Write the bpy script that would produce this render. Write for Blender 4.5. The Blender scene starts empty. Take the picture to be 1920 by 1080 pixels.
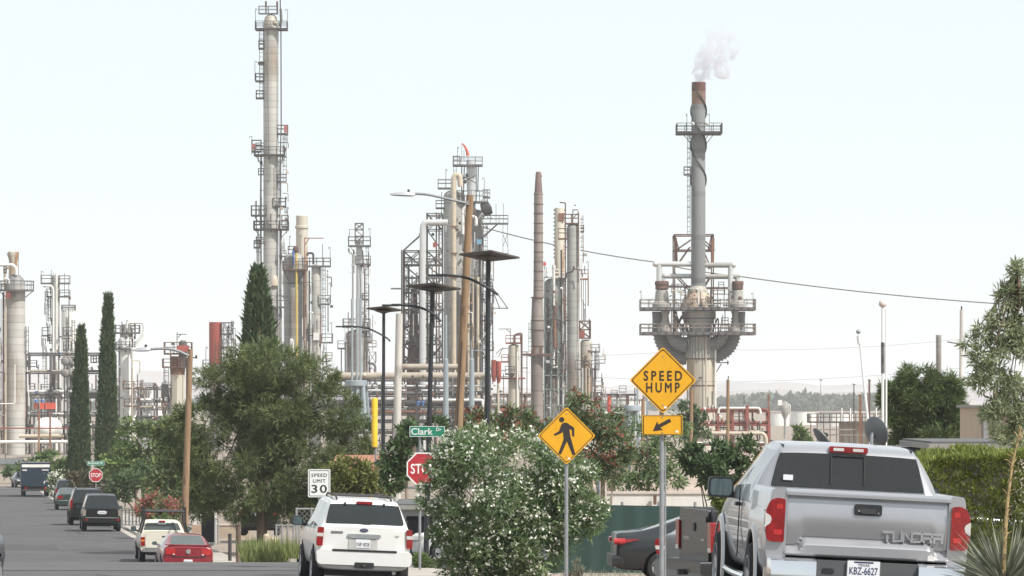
import bpy, bmesh, math, random
import numpy as np
from mathutils import Vector, Matrix, noise as mnoise
sc = bpy.context.scene
COL = sc.collection
R = math.radians
random.seed(7)
RNG = np.random.default_rng(7)

# ------------------------------------------------------------------ camera, sky, sun, exposure
F = 8000.0          # focal length in photo pixels (1920 wide)
HOR = 745.0         # the horizon's row in the photo
CAMZ = 9.0          # eye height above the valley floor datum
cam_d = bpy.data.cameras.new("camera")
cam = bpy.data.objects.new("camera", cam_d); COL.objects.link(cam)
cam.location = (0, 0, CAMZ); cam.rotation_euler = (R(90), 0, 0)
cam_d.sensor_width = 36.0; cam_d.lens = F / 1920 * 36.0
cam_d.shift_y = (HOR - 540) / 1920.0
cam_d.clip_start = 0.5; cam_d.clip_end = 60000
sc.camera = cam

SUN = Vector((0.55, -0.42, 0.80)).normalized()
el = math.asin(SUN.z); az = math.atan2(SUN.x, SUN.y)
wd = bpy.data.worlds.new("World"); sc.world = wd; wd.use_nodes = True
wn = wd.node_tree.nodes; wl = wd.node_tree.links
bg = wn["Background"]
sky = wn.new("ShaderNodeTexSky"); sky.sky_type = 'NISHITA'; sky.sun_disc = False
sky.sun_elevation = el; sky.sun_rotation = az
sky.altitude = 1100; sky.air_density = 1.0; sky.dust_density = 0.6; sky.ozone_density = 1.0
wb = wn.new("ShaderNodeMix"); wb.data_type = 'RGBA'; wb.blend_type = 'MULTIPLY'; wb.inputs[0].default_value = 1
wb.inputs[7].default_value = (1.0, 0.96, 0.895, 1)      # the camera's daylight white balance
hzs = wn.new("ShaderNodeMix"); hzs.data_type = 'RGBA'; hzs.inputs[0].default_value = 0.88   # thin bright high cloud over the blue
hzs.inputs[7].default_value = (3.85, 4.12, 4.25, 1)
wl.new(sky.outputs[0], wb.inputs[6]); wl.new(wb.outputs[2], hzs.inputs[6]); wl.new(hzs.outputs[2], bg.inputs[0]); bg.inputs[1].default_value = 0.13
sun_d = bpy.data.lights.new("sun", 'SUN'); sun_d.energy = 3.2; sun_d.angle = R(0.6); sun_d.color = (1, 0.96, 0.9)
sun = bpy.data.objects.new("sun", sun_d); COL.objects.link(sun)
sun.rotation_euler = (-SUN).to_track_quat('-Z', 'Y').to_euler(); sun.location = (60, -60, 120)
sc.view_settings.view_transform = 'Standard'; sc.view_settings.look = 'None'
sc.view_settings.exposure = 0.8; sc.view_settings.gamma = 1.0
sc.view_settings.use_curve_mapping = False
HAZE = 0.00012
sc.cycles.max_bounces = 8; sc.cycles.transparent_max_bounces = 16; sc.cycles.volume_bounces = 3
sc.cycles.use_denoising = True

# ------------------------------------------------------------------ coordinates and ground
def W(px, py, d):
    return Vector(((px - 960) / F * d, d, CAMZ - (py - HOR) / F * d))
PROF = [(-60, 1.3), (0, 1.7), (25, 2.0), (41.6, 2.3), (60, 2.9), (87, 3.95), (104, 4.28), (113, 4.44), (119, 4.62), (134, 5.6),
        (151, 6.3), (167, 6.52), (190, 6.68), (216, 6.82), (280, 7.5), (348, 8.2), (450, 8.6), (700, 8.7), (40000, 8.7)]
def gz(d):
    for (a, za), (b, zb) in zip(PROF, PROF[1:]):
        if d <= b: return CAMZ - (za + (zb - za) * (d - a) / (b - a))
    return CAMZ - 8.7
def gy(d):                 # photo row of the ground at distance d
    return HOR + (CAMZ - gz(d)) * F / d
def G(px, d):
    p = W(px, 0, d); p.z = gz(d); return p
def curb_x(d):             # kerb on the far side of the road
    return 4.0 - (d - 45) * 0.1365

# ------------------------------------------------------------------ materials
_M = {}
def mat(name, col, rough=0.6, metal=0.0, var=0.12, scale=1.5, col2=None, stain=None, band=None, bump=0.0, spec=0.5, coat=0.0, detail=6, streak=False, bscale=None):
    """painted or bare surface: base colour mottled by noise; stain = (colour, amount); band = seam spacing in metres (lagging)"""
    if name in _M: return _M[name]
    m = bpy.data.materials.new(name); m.use_nodes = True
    n, l = m.node_tree.nodes, m.node_tree.links
    b = n["Principled BSDF"]
    b.inputs['Roughness'].default_value = rough; b.inputs['Metallic'].default_value = metal
    b.inputs['Specular IOR Level'].default_value = spec; b.inputs['Coat Weight'].default_value = coat
    tc = n.new("ShaderNodeTexCoord")
    nz = n.new("ShaderNodeTexNoise"); nz.inputs['Scale'].default_value = scale; nz.inputs['Detail'].default_value = detail
    nz.inputs['Roughness'].default_value = 0.65
    if streak:
        mp = n.new("ShaderNodeMapping"); mp.inputs['Scale'].default_value = (1, 1, 0.12)
        l.new(tc.outputs['Object'], mp.inputs[0]); l.new(mp.outputs[0], nz.inputs[0])
    else:
        l.new(tc.outputs['Object'], nz.inputs[0])
    c2 = col2 or tuple(max(0, c * (1 - 2.2 * var)) for c in col)
    cr = n.new("ShaderNodeValToRGB")
    cr.color_ramp.elements[0].position = 0.32; cr.color_ramp.elements[1].position = 0.62
    cr.color_ramp.elements[0].color = (*c2, 1); cr.color_ramp.elements[1].color = (*col, 1)
    l.new(nz.outputs[0], cr.inputs[0])
    out = cr.outputs[0]
    if stain:
        n2 = n.new("ShaderNodeTexNoise"); n2.inputs['Scale'].default_value = scale * 0.45; n2.inputs['Detail'].default_value = 8
        mp2 = n.new("ShaderNodeMapping"); mp2.inputs['Scale'].default_value = (1, 1, 0.25); mp2.inputs['Location'].default_value = (3.1, 7.7, 1.3)
        l.new(tc.outputs['Object'], mp2.inputs[0]); l.new(mp2.outputs[0], n2.inputs[0])
        r2 = n.new("ShaderNodeValToRGB"); r2.color_ramp.elements[0].position = 0.62 - 0.25 * stain[1]; r2.color_ramp.elements[1].position = 0.72 - 0.2 * stain[1]
        l.new(n2.outputs[0], r2.inputs[0])
        mx = n.new("ShaderNodeMix"); mx.data_type = 'RGBA'
        l.new(r2.outputs[0], mx.inputs[0]); l.new(out, mx.inputs[6]); mx.inputs[7].default_value = (*stain[0], 1)
        out = mx.outputs[2]
    if band:
        sp = n.new("ShaderNodeSeparateXYZ"); l.new(tc.outputs['Object'], sp.inputs[0])
        ma = n.new("ShaderNodeMath"); ma.operation = 'DIVIDE'; l.new(sp.outputs[2], ma.inputs[0]); ma.inputs[1].default_value = band
        fr = n.new("ShaderNodeMath"); fr.operation = 'FRACT'; l.new(ma.outputs[0], fr.inputs[0])
        lt = n.new("ShaderNodeMath"); lt.operation = 'LESS_THAN'; l.new(fr.outputs[0], lt.inputs[0]); lt.inputs[1].default_value = 0.12
        fl = n.new("ShaderNodeMath"); fl.operation = 'FLOOR'; l.new(ma.outputs[0], fl.inputs[0])
        wn_ = n.new("ShaderNodeTexWhiteNoise"); wn_.noise_dimensions = '1D'; l.new(fl.outputs[0], wn_.inputs['W'])
        mr = n.new("ShaderNodeMapRange"); mr.inputs['To Min'].default_value = 0.86; mr.inputs['To Max'].default_value = 1.04; l.new(wn_.outputs['Value'], mr.inputs[0])
        sb = n.new("ShaderNodeMath"); sb.operation = 'MULTIPLY_ADD'; l.new(lt.outputs[0], sb.inputs[0]); sb.inputs[1].default_value = -0.22; l.new(mr.outputs[0], sb.inputs[2])
        m2 = n.new("ShaderNodeMix"); m2.data_type = 'RGBA'; m2.blend_type = 'MULTIPLY'; m2.inputs[0].default_value = 1
        cb = n.new("ShaderNodeCombineColor"); [l.new(sb.outputs[0], cb.inputs[i]) for i in range(3)]
        l.new(out, m2.inputs[6]); l.new(cb.outputs[0], m2.inputs[7]); out = m2.outputs[2]
    l.new(out, b.inputs['Base Color'])
    if bump:
        bp = n.new("ShaderNodeBump"); bp.inputs['Strength'].default_value = bump; bp.inputs['Distance'].default_value = 0.02
        n3 = n.new("ShaderNodeTexNoise"); n3.inputs['Scale'].default_value = bscale or scale * 6; n3.inputs['Detail'].default_value = 4
        l.new(tc.outputs['Object'], n3.inputs[0]); l.new(n3.outputs[0], bp.inputs['Height']); l.new(bp.outputs[0], b.inputs['Normal'])
    _M[name] = m
    return m
def leafmat(name, a, b2, c3=None, trans=0.25, scale=0.8, rough=0.55, gain=1.0):
    if name in _M: return _M[name]
    a, b2 = [tuple(c * gain for c in q) for q in (a, b2)]
    m = bpy.data.materials.new(name); m.use_nodes = True
    n, l = m.node_tree.nodes, m.node_tree.links
    b = n["Principled BSDF"]; b.inputs['Roughness'].default_value = rough; b.inputs['Specular IOR Level'].default_value = 0.3
    ge = n.new("ShaderNodeNewGeometry"); tc = n.new("ShaderNodeTexCoord")
    nz = n.new("ShaderNodeTexNoise"); nz.inputs['Scale'].default_value = scale; nz.inputs['Detail'].default_value = 3
    l.new(tc.outputs['Object'], nz.inputs[0])
    ad = n.new("ShaderNodeMath"); ad.operation = 'MULTIPLY_ADD'; l.new(ge.outputs['Random Per Island'], ad.inputs[0]); ad.inputs[1].default_value = 0.55
    sb = n.new("ShaderNodeMath"); sb.operation = 'SUBTRACT'; l.new(nz.outputs[0], sb.inputs[0]); sb.inputs[1].default_value = 0.27
    l.new(sb.outputs[0], ad.inputs[2])
    cr = n.new("ShaderNodeValToRGB"); e = cr.color_ramp.elements
    e[0].position = 0.1; e[1].position = 0.85; e[0].color = (*a, 1); e[1].color = (*b2, 1)
    if c3: x = e.new(0.97); x.color = (*c3, 1)
    l.new(ad.outputs[0], cr.inputs[0]); l.new(cr.outputs[0], b.inputs['Base Color'])
    tr = n.new("ShaderNodeBsdfTranslucent"); l.new(cr.outputs[0], tr.inputs[0])
    ms = n.new("ShaderNodeMixShader"); ms.inputs[0].default_value = trans
    l.new(b.outputs[0], ms.inputs[1]); l.new(tr.outputs[0], ms.inputs[2])
    l.new(ms.outputs[0], n["Material Output"].inputs[0])
    _M[name] = m
    return m
def glassmat(name, col=(0.02, 0.022, 0.024), rough=0.08):
    """tinted vehicle glass: dark body with a clear-coat reflection"""
    return mat(name, col, rough=rough, var=0.1, scale=2.0, spec=0.4, coat=0.2)

# ------------------------------------------------------------------ mesh builder
class MB:
    def __init__(s): s.v = []; s.f = []; s.mi = []; s.mode = 0
    def add(s, vs, fs, mi=None):
        o = len(s.v); s.v.extend([tuple(x) for x in vs]); s.f.extend([tuple(i + o for i in f) for f in fs])
        s.mi.extend([s.mode if mi is None else mi] * len(fs)); return s
    def box(s, c, size, rot=None):
        c = Vector(c); hx, hy, hz = size[0] / 2, size[1] / 2, size[2] / 2
        vs = [Vector((x, y, z)) for x in (-hx, hx) for y in (-hy, hy) for z in (-hz, hz)]
        if rot is not None: vs = [rot @ v for v in vs]
        return s.add([v + c for v in vs], [(0, 1, 3, 2), (4, 6, 7, 5), (0, 4, 5, 1), (2, 3, 7, 6), (0, 2, 6, 4), (1, 5, 7, 3)])
    def bb(s, lo, hi):
        return s.box([(a + b) / 2 for a, b in zip(lo, hi)], [abs(b - a) for a, b in zip(lo, hi)])
    def bar(s, p0, p1, w, h=None):
        p0, p1 = Vector(p0), Vector(p1); d = p1 - p0; L = d.length
        if L < 1e-6: return s
        h = h or w
        q = d.to_track_quat('Z', 'Y').to_matrix()
        return s.box((p0 + p1) / 2, (w, h, L), q)
    def cyl(s, p0, p1, r0, r1=None, n=12, caps=True):
        p0, p1 = Vector(p0), Vector(p1); r1 = r0 if r1 is None else r1
        q = (p1 - p0).to_track_quat('Z', 'Y').to_matrix()
        vs = []
        for p, r in ((p0, r0), (p1, r1)):
            vs += [p + q @ Vector((r * math.cos(2 * math.pi * i / n), r * math.sin(2 * math.pi * i / n), 0)) for i in range(n)]
        fs = [(i, (i + 1) % n, n + (i + 1) % n, n + i) for i in range(n)]
        if caps: fs += [tuple(reversed(range(n))), tuple(range(n, 2 * n))]
        return s.add(vs, fs)
    def tube(s, pts, r, n=8, caps=True):
        pts = [Vector(p) for p in pts]; k = len(pts)
        rs = r if isinstance(r, (list, tuple)) else [r] * k
        t0 = (pts[1] - pts[0]).normalized()
        up = Vector((0, 0, 1)) if abs(t0.z) < 0.9 else Vector((1, 0, 0))
        u = t0.cross(up).normalized(); vs = []
        for i in range(k):
            a = (pts[i] - pts[i - 1]).normalized() if i else t0
            b = (pts[i + 1] - pts[i]).normalized() if i < k - 1 else a
            t = (a + b).normalized() if (a + b).length > 1e-6 else a
            u = (u - t * u.dot(t)).normalized(); w = t.cross(u)
            m = 1 / max(0.5, math.cos(a.angle(b) / 2)) if i and i < k - 1 else 1
            vs += [pts[i] + (u * math.cos(2 * math.pi * j / n) + w * math.sin(2 * math.pi * j / n)) * rs[i] * (m if m < 1.3 else 1.15) for j in range(n)]
        fs = [(i * n + j, i * n + (j + 1) % n, (i + 1) * n + (j + 1) % n, (i + 1) * n + j) for i in range(k - 1) for j in range(n)]
        if caps: fs += [tuple(reversed(range(n))), tuple(range((k - 1) * n, k * n))]
        return s.add(vs, fs)
    def lathe(s, c, prof, n=20, caps=True):
        c = Vector(c); k = len(prof); vs = []
        for r, z in prof:
            vs += [c + Vector((r * math.cos(2 * math.pi * i / n), r * math.sin(2 * math.pi * i / n), z)) for i in range(n)]
        fs = [(a * n + i, a * n + (i + 1) % n, (a + 1) * n + (i + 1) % n, (a + 1) * n + i) for a in range(k - 1) for i in range(n)]
        if caps: fs += [tuple(reversed(range(n))), tuple(range((k - 1) * n, k * n))]
        return s.add(vs, fs)
    def prism(s, poly, y0, y1, M=None):
        """poly: list of (x, z); extruded from y0 (front) to y1"""
        n = len(poly)
        vs = [Vector((x, y0, z)) for x, z in poly] + [Vector((x, y1, z)) for x, z in poly]
        if M is not None: vs = [M @ v for v in vs]
        fs = [tuple(range(n)), tuple(reversed(range(n, 2 * n)))] + [(i, n + i, n + (i + 1) % n, (i + 1) % n) for i in range(n)]
        return s.add(vs, fs)
    def ring(s, a, b, y0, y1):
        """a, b: outer and inner loops of (x, z) of equal length"""
        n = len(a)
        vs = [(x, y0, z) for x, z in a] + [(x, y0, z) for x, z in b] + [(x, y1, z) for x, z in a] + [(x, y1, z) for x, z in b]
        fs = []
        for i in range(n):
            j = (i + 1) % n
            fs += [(i, j, n + j, n + i), (2 * n + i, 3 * n + i, 3 * n + j, 2 * n + j), (i, 2 * n + i, 2 * n + j, j), (n + i, n + j, 3 * n + j, 3 * n + i)]
        return s.add(vs, fs)
    def sphere(s, c, r, n=12, m=8, sc_=(1, 1, 1)):
        prof = [(max(1e-4, r * math.sin(math.pi * i / m)) , -r * math.cos(math.pi * i / m)) for i in range(m + 1)]
        o = len(s.v); s.lathe((0, 0, 0), prof, n)
        c = Vector(c)
        for i in range(o, len(s.v)):
            v = s.v[i]; s.v[i] = (c.x + v[0] * sc_[0], c.y + v[1] * sc_[1], c.z + v[2] * sc_[2])
        return s
    def xf(s, M, start=0):
        for i in range(start, len(s.v)): s.v[i] = tuple(M @ Vector(s.v[i]))
        return s

def mkmesh(name, mb, mats, off=(0, 0, 0), angle=35):
    me = bpy.data.meshes.new(name)
    o = Vector(off)
    me.from_pydata([tuple(Vector(v) - o) for v in mb.v], [], mb.f)
    ms = mats if isinstance(mats, (list, tuple)) else [mats]
    for m in ms: me.materials.append(m)
    if len(ms) > 1: me.polygons.foreach_set('material_index', mb.mi)
    me.update()
    bm = bmesh.new(); bm.from_mesh(me); bmesh.ops.recalc_face_normals(bm, faces=bm.faces); bm.to_mesh(me); bm.free()
    if angle:
        me.polygons.foreach_set('use_smooth', [True] * len(me.polygons)); me.set_sharp_from_angle(angle=R(angle))
    return me
def tag(o, label=None, cat=None, group=None, kind=None):
    if label: o['label'] = label
    if cat: o['category'] = cat
    if group: o['group'] = group
    if kind: o['kind'] = kind
    return o
class Thing:
    """an Empty at the thing's base with its parts as children; verts are given in world space unless local=True"""
    def __init__(s, name, label, cat, loc=(0, 0, 0), rot=(0, 0, 0), group=None, d=None):
        o = bpy.data.objects.new(name, None); COL.objects.link(o); o.empty_display_size = 0.3
        o.location = loc; o.rotation_euler = rot
        tag(o, label, cat, group); s.o = o; s.loc = Vector(loc); s.d = d
    def part(s, name, mb, m, parent=None, local=False, label=None, angle=35):
        me = mkmesh(name, mb, m, (0, 0, 0) if local else s.loc, angle)
        return s.link(name, me, parent, label)
    def link(s, name, me, parent=None, label=None):
        o = bpy.data.objects.new(name, me); COL.objects.link(o); o.parent = parent or s.o
        if label: o['label'] = label
        return o
    def P(s, px, py, dd=0): # photo pixel -> world at this thing's own distance (dd metres beyond it keeps its size)
        p = W(px, py, s.d); p.y += dd; return p
def single(name, mb, m, label, cat, group=None, kind=None, angle=35, loc=None):
    if loc is None:
        a = np.array(mb.v); loc = Vector(((a[:, 0].min() + a[:, 0].max()) / 2, (a[:, 1].min() + a[:, 1].max()) / 2, a[:, 2].min()))
    me = mkmesh(name, mb, m, loc, angle)
    o = bpy.data.objects.new(name, me); COL.objects.link(o); o.location = loc
    return tag(o, label, cat, group, kind)
def struct(name, mb, m, angle=0, kind='structure'):
    me = mkmesh(name, mb, m, (0, 0, 0), angle)
    o = bpy.data.objects.new(name, me); COL.objects.link(o); return tag(o, kind=kind)
def arc(c, r, a0, a1, n=8, ax=(1, 0, 0), ay=(0, 0, 1)):
    c = Vector(c); ax = Vector(ax); ay = Vector(ay)
    return [c + ax * r * math.cos(a0 + (a1 - a0) * i / n) + ay * r * math.sin(a0 + (a1 - a0) * i / n) for i in range(n + 1)]
def bend(pts, r, n=4):
    """round the corners of a polyline"""
    pts = [Vector(p) for p in pts]; out = [pts[0]]
    for i in range(1, len(pts) - 1):
        a = (pts[i - 1] - pts[i]); b = (pts[i + 1] - pts[i]); k = min(r, a.length * 0.49, b.length * 0.49)
        p0 = pts[i] + a.normalized() * k; p2 = pts[i] + b.normalized() * k
        for j in range(n + 1):
            t = j / n; out.append(p0 * (1 - t) ** 2 + pts[i] * 2 * t * (1 - t) + p2 * t * t)
    return out + [pts[-1]]
def roundpoly(pts, r, n=4):
    v = bend([Vector((x, 0, z)) for x, z in list(pts)] + [Vector((*pts[0][:1], 0, pts[0][1]))], r, n)
    k = len(pts); P = [Vector((x, 0, z)) for x, z in pts]; out = []
    for i in range(k):
        a = P[i - 1] - P[i]; b = P[(i + 1) % k] - P[i]; q = min(r, a.length * .49, b.length * .49)
        p0 = P[i] + a.normalized() * q; p2 = P[i] + b.normalized() * q
        for j in range(n + 1):
            t = j / n; w = p0 * (1 - t) ** 2 + P[i] * 2 * t * (1 - t) + p2 * t * t; out.append((w.x, w.z))
    return out
def text_mb(s, size, depth=0.004, bold=0.012, wide=1.0, space=1.0, align='CENTER'):
    """lettering in the x-z plane facing -y, centred on the origin"""
    cu = bpy.data.curves.new('t', 'FONT'); cu.body = s; cu.size = size; cu.extrude = depth / 2; cu.offset = bold * size
    cu.space_character = space; cu.align_x = align; cu.align_y = 'CENTER'; cu.resolution_u = 3
    ob = bpy.data.objects.new('t', cu); COL.objects.link(ob)
    dg = bpy.context.evaluated_depsgraph_get(); dg.update()
    me = bpy.data.meshes.new_from_object(ob.evaluated_get(dg))
    mb = MB()
    mb.add([(v.co.x * wide, -v.co.z, v.co.y) for v in me.vertices], [tuple(p.vertices) for p in me.polygons])
    bpy.data.objects.remove(ob); bpy.data.curves.remove(cu); bpy.data.meshes.remove(me)
    return mb
def merge(mb, other, M=None):
    o = len(mb.v)
    mb.v.extend([tuple(M @ Vector(v)) if M is not None else v for v in other.v])
    mb.f.extend([tuple(i + o for i in f) for f in other.f]); mb.mi.extend(other.mi); return mb
T = Matrix.Translation

# ------------------------------------------------------------------ foliage
def np_mesh(name, V, Fc, m):
    me = bpy.data.meshes.new(name); k = Fc.shape[1]
    me.vertices.add(len(V)); me.vertices.foreach_set('co', V.astype(np.float32).ravel())
    me.loops.add(Fc.size); me.loops.foreach_set('vertex_index', Fc.astype(np.int32).ravel())
    me.polygons.add(len(Fc)); me.polygons.foreach_set('loop_start', np.arange(0, Fc.size, k, dtype=np.int32))
    me.polygons.foreach_set('loop_total', np.full(len(Fc), k, dtype=np.int32))
    for x in (m if isinstance(m, (list, tuple)) else [m]): me.materials.append(x)
    me.update(); me.validate(); return me
def unit(n):
    v = RNG.normal(size=(n, 3)); return v / np.linalg.norm(v, axis=1, keepdims=True)
def norm(v): return v / np.maximum(1e-9, np.linalg.norm(v, axis=1, keepdims=True))
def leaves(P, L, wid, D=None, spread=1.0, jitter=0.35):
    """one pointed leaf (a kite of 4 corners) per point; D = preferred direction"""
    n = len(P); d = unit(n)
    if D is not None: d = norm(D + d * spread)
    s = norm(np.cross(d, unit(n)))
    l = L * (1 + jitter * RNG.normal(size=(n, 1))).clip(0.4, 2)
    w = wid * (1 + jitter * RNG.normal(size=(n, 1))).clip(0.4, 2)
    V = np.stack([P, P + d * l * 0.45 + s * w / 2, P + d * l, P + d * l * 0.45 - s * w / 2], axis=1).reshape(-1, 3)
    Fc = np.arange(4 * n).reshape(n, 4)
    return V, Fc
def clumps(ells, n, sub=14, sub_r=0.33, fill=0.35, flat=0.8, seed=None):
    """points in lumpy sub-clumps over the surface of ellipsoids [(c, (rx, ry, rz), weight)]; returns points and outward directions"""
    tot = sum(e[2] for e in ells); Ps, Ds = [], []
    for c, r, w in ells:
        c = np.array(c); r = np.array(r); k = max(3, int(n * w / tot / sub)) if sub > 60 else sub
        k = max(4, int(sub)); m = int(n * w / tot)
        dirs = unit(k); rad = (RNG.random((k, 1)) * (1 - fill) + fill)
        cen = c + dirs * r * rad
        idx = RNG.integers(0, k, m)
        off = unit(m) * (RNG.random((m, 1)) ** 0.5)
        rr = r.mean() * sub_r * (0.6 + 0.8 * RNG.random((k, 1)))
        off2 = off * rr[idx] * np.array([1, 1, flat])
        P = cen[idx] + off2
        Ps.append(P); Ds.append(norm(norm(off) * 0.8 + norm((P - c) / r) * 0.7))
    return np.concatenate(Ps), np.concatenate(Ds)
def needles(P, D, L, wid, k=5, spread=0.7):
    P2 = np.repeat(P, k, axis=0); D2 = np.repeat(D, k, axis=0)
    return leaves(P2, L, wid, D2, spread)
# ------------------------------------------------------------------ ground, roads, hills
asphalt = mat('asphalt', (0.088, 0.082, 0.082), rough=0.9, var=0.13, scale=0.35, stain=((0.058, 0.054, 0.054), 0.1), bump=0.25, bscale=25)
asphalt2 = mat('asphalt_cross', (0.10, 0.094, 0.094), rough=0.9, var=0.12, scale=0.5, bump=0.25, bscale=25)
dirt = mat('dirt', (0.30, 0.24, 0.19), rough=0.95, var=0.16, scale=0.4, stain=((0.20, 0.18, 0.13), 0.2), bump=0.4, bscale=9)
concrete = mat('concrete', (0.42, 0.38, 0.33), rough=0.9, var=0.1, scale=1.2, stain=((0.25, 0.22, 0.19), 0.05), bump=0.15)
DS = sorted(set([d for d, _ in PROF] + list(range(-60, 130, 6)) + list(range(130, 400, 15)) + [420, 480, 560, 640, 700, 800, 1000, 1400, 2000, 3000, 5000, 9000, 15000]))
def strip(mb, fa, fb, d0, d1, lift):
    ds = [d0] + [d for d in DS if d0 < d < d1] + [d1]
    vs, fs = [], []
    for d in ds: vs += [(fa(d), d, gz(d) + lift), (fb(d), d, gz(d) + lift)]
    for i in range(len(ds) - 1): fs.append((2 * i, 2 * i + 1, 2 * i + 3, 2 * i + 2))
    return mb.add(vs, fs)
m = MB(); xs = [-9000, -2500, -700, -250, -90, -30, 0, 30, 90, 250, 700, 2500, 9000]
vs = [(x, d, gz(d)) for d in DS for x in xs]; k = len(xs)
m.add(vs, [(i * k + j, i * k + j + 1, (i + 1) * k + j + 1, (i + 1) * k + j) for i in range(len(DS) - 1) for j in range(k - 1)])
struct('ground', m, dirt)
m = strip(MB(), lambda d: curb_x(d) - 11.5, curb_x, -60, 388, 0.02); struct('road', m, asphalt)
m = MB()
for a, b in ((-70, curb_x(112) - 11.6), (curb_x(112) - 11.6, curb_x(112)), (curb_x(112), 60)):
    strip(m, lambda d: a, lambda d: b, 105.5, 118.5, 0.028)
struct('cross_street', m, asphalt2)
m = strip(MB(), lambda d: -110, lambda d: curb_x(388) + 60, 388, 402, 0.024); struct('end_street', m, asphalt2)
def kerb(name, d0, d1, off=0.0):
    ds = [d0] + [d for d in DS if d0 < d < d1] + [d1]; mb = MB(); vs, fs = [], []
    for d in ds:
        x, z = curb_x(d) + off, gz(d)
        vs += [(x, d, z - .1), (x, d, z + .13), (x + .03, d, z + .15), (x + .18, d, z + .15), (x + .18, d, z - .1)]
    for i in range(len(ds) - 1):
        for j in range(4): fs.append((5 * i + j, 5 * i + j + 1, 5 * i + j + 6, 5 * i + j + 5))
    k_ = 5 * (len(ds) - 1); fs += [(0, 1, 2, 3, 4), (k_ + 4, k_ + 3, k_ + 2, k_ + 1, k_)]
    mb.add(vs, fs); struct(name, mb, concrete)
    m2 = strip(MB(), lambda d: curb_x(d) + off + .18, lambda d: curb_x(d) + off + 2.0, d0, d1, 0.145); struct(name.replace('kerb', 'pavement'), m2, concrete)
tar = mat('tar_seal', (0.035, 0.033, 0.033), rough=0.8, var=0.15, scale=2)
rnd = random.Random(11)
for i in range(16):       # sealed cracks and patches lying on the asphalt
    d0 = rnd.choice([rnd.uniform(60, 100), rnd.uniform(125, 330), rnd.uniform(125, 330)]); off = rnd.uniform(-10.5, -1.5); L_ = rnd.uniform(4, 16); w_ = rnd.uniform(.04, .10); ph = rnd.uniform(0, 6)
    f0 = lambda d: curb_x(d) + off + .25 * math.sin(d * .6 + ph) + .1 * math.sin(d * 1.9)
    struct('road_crack', strip(MB(), f0, lambda d: f0(d) + w_, d0, d0 + L_, .024), tar)
for d0, a, b, L_ in ((97, -7, -2, 1.6), (140, -9, -5, 5), (185, -8, -4.5, 7), (245, -10, -6, 10), (122, -11, -1, .5), (158, -11, -.6, .4), (206, -11, -.6, .6), (262, -11, -.6, .8)):
    struct('road_patch', strip(MB(), lambda d: curb_x(d) + a, lambda d: curb_x(d) + b, d0, d0 + L_, .023), mat('patch', (0.066, 0.062, 0.062), rough=.9, var=.12, scale=1.5))
m = strip(MB(), lambda d: curb_x(d) - .42, lambda d: curb_x(d) - .02, 120, 380, .0232); struct('road_gutter', m, concrete)
kerb('kerb', 20, 104); kerb('kerb', 120, 380); 
# a pale stony bank behind the green fence
def bank(name, x0, x1, d0, d1, h, m_):
    mb = MB(); nx, ny = 40, 8; vs = []
    for j in range(ny + 1):
        for i in range(nx + 1):
            x = x0 + (x1 - x0) * i / nx; d = d0 + (d1 - d0) * j / ny; t = j / ny
            e = min(1, i / 5, (nx - i) / 5)
            vs.append((x, d, gz(d) - 0.05 + h * e * math.sin(min(1, t * 1.5) * math.pi / 2) * (1 if t < .75 else 1 - (t - .75) * 4) + 0.25 * e * mnoise.noise(Vector((x * .5, d * .5, 0))) * min(1, t * 4, (1 - t) * 4)))
    mb.add(vs, [(j * (nx + 1) + i, j * (nx + 1) + i + 1, (j + 1) * (nx + 1) + i + 1, (j + 1) * (nx + 1) + i) for j in range(ny) for i in range(nx)])
    struct(name, mb, m_, angle=60)
stony = mat('stony', (0.42, 0.33, 0.27), rough=0.95, var=0.2, scale=1.4, stain=((0.5, 0.43, 0.36), 0.1), bump=0.8, bscale=5)
bank('hillside', 0, 14, 131, 160, 4.3, stony)
# distant hills, very pale through the haze
hillm = mat('hills_far', (0.36, 0.31, 0.29), rough=1, var=0.2, scale=0.002)
def ridge(name, x0, x1, d, ypts, depth, seed):
    mb = MB(); n = 90; vs = []
    for i in range(n + 1):
        px = x0 + (x1 - x0) * i / n
        y = np.interp(px, [p[0] for p in ypts], [p[1] for p in ypts])
        y += 5 * mnoise.noise(Vector((px * .012, seed, 0))) + 3 * mnoise.noise(Vector((px * .05, seed, 4)))
        p = W(px, y, d); g = gz(d)
        top = max(p.z, g + 2)
        vs += [(p.x, d - depth, g - 1), (p.x, d - depth * .4, g + (top - g) * .55), (p.x, d, top), (p.x, d + depth, g - 1)]
    mb.add(vs, [(4 * i + j, 4 * i + j + 1, 4 * i + j + 5, 4 * i + j + 4) for i in range(n) for j in range(3)])
    struct(name, mb, hillm, angle=80)
ridge('mountains', -500, 2500, 8800, [(-500, 702), (100, 692), (300, 696), (420, 716), (700, 726), (1100, 730), (1250, 718), (1400, 715), (1560, 720), (1680, 722), (2500, 712)], 700, 1.3)
ridge('hills', -500, 2500, 5600, [(-500, 730), (300, 726), (700, 738), (1100, 734), (1400, 731), (1600, 735), (2500, 731)], 500, 5.1)
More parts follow.
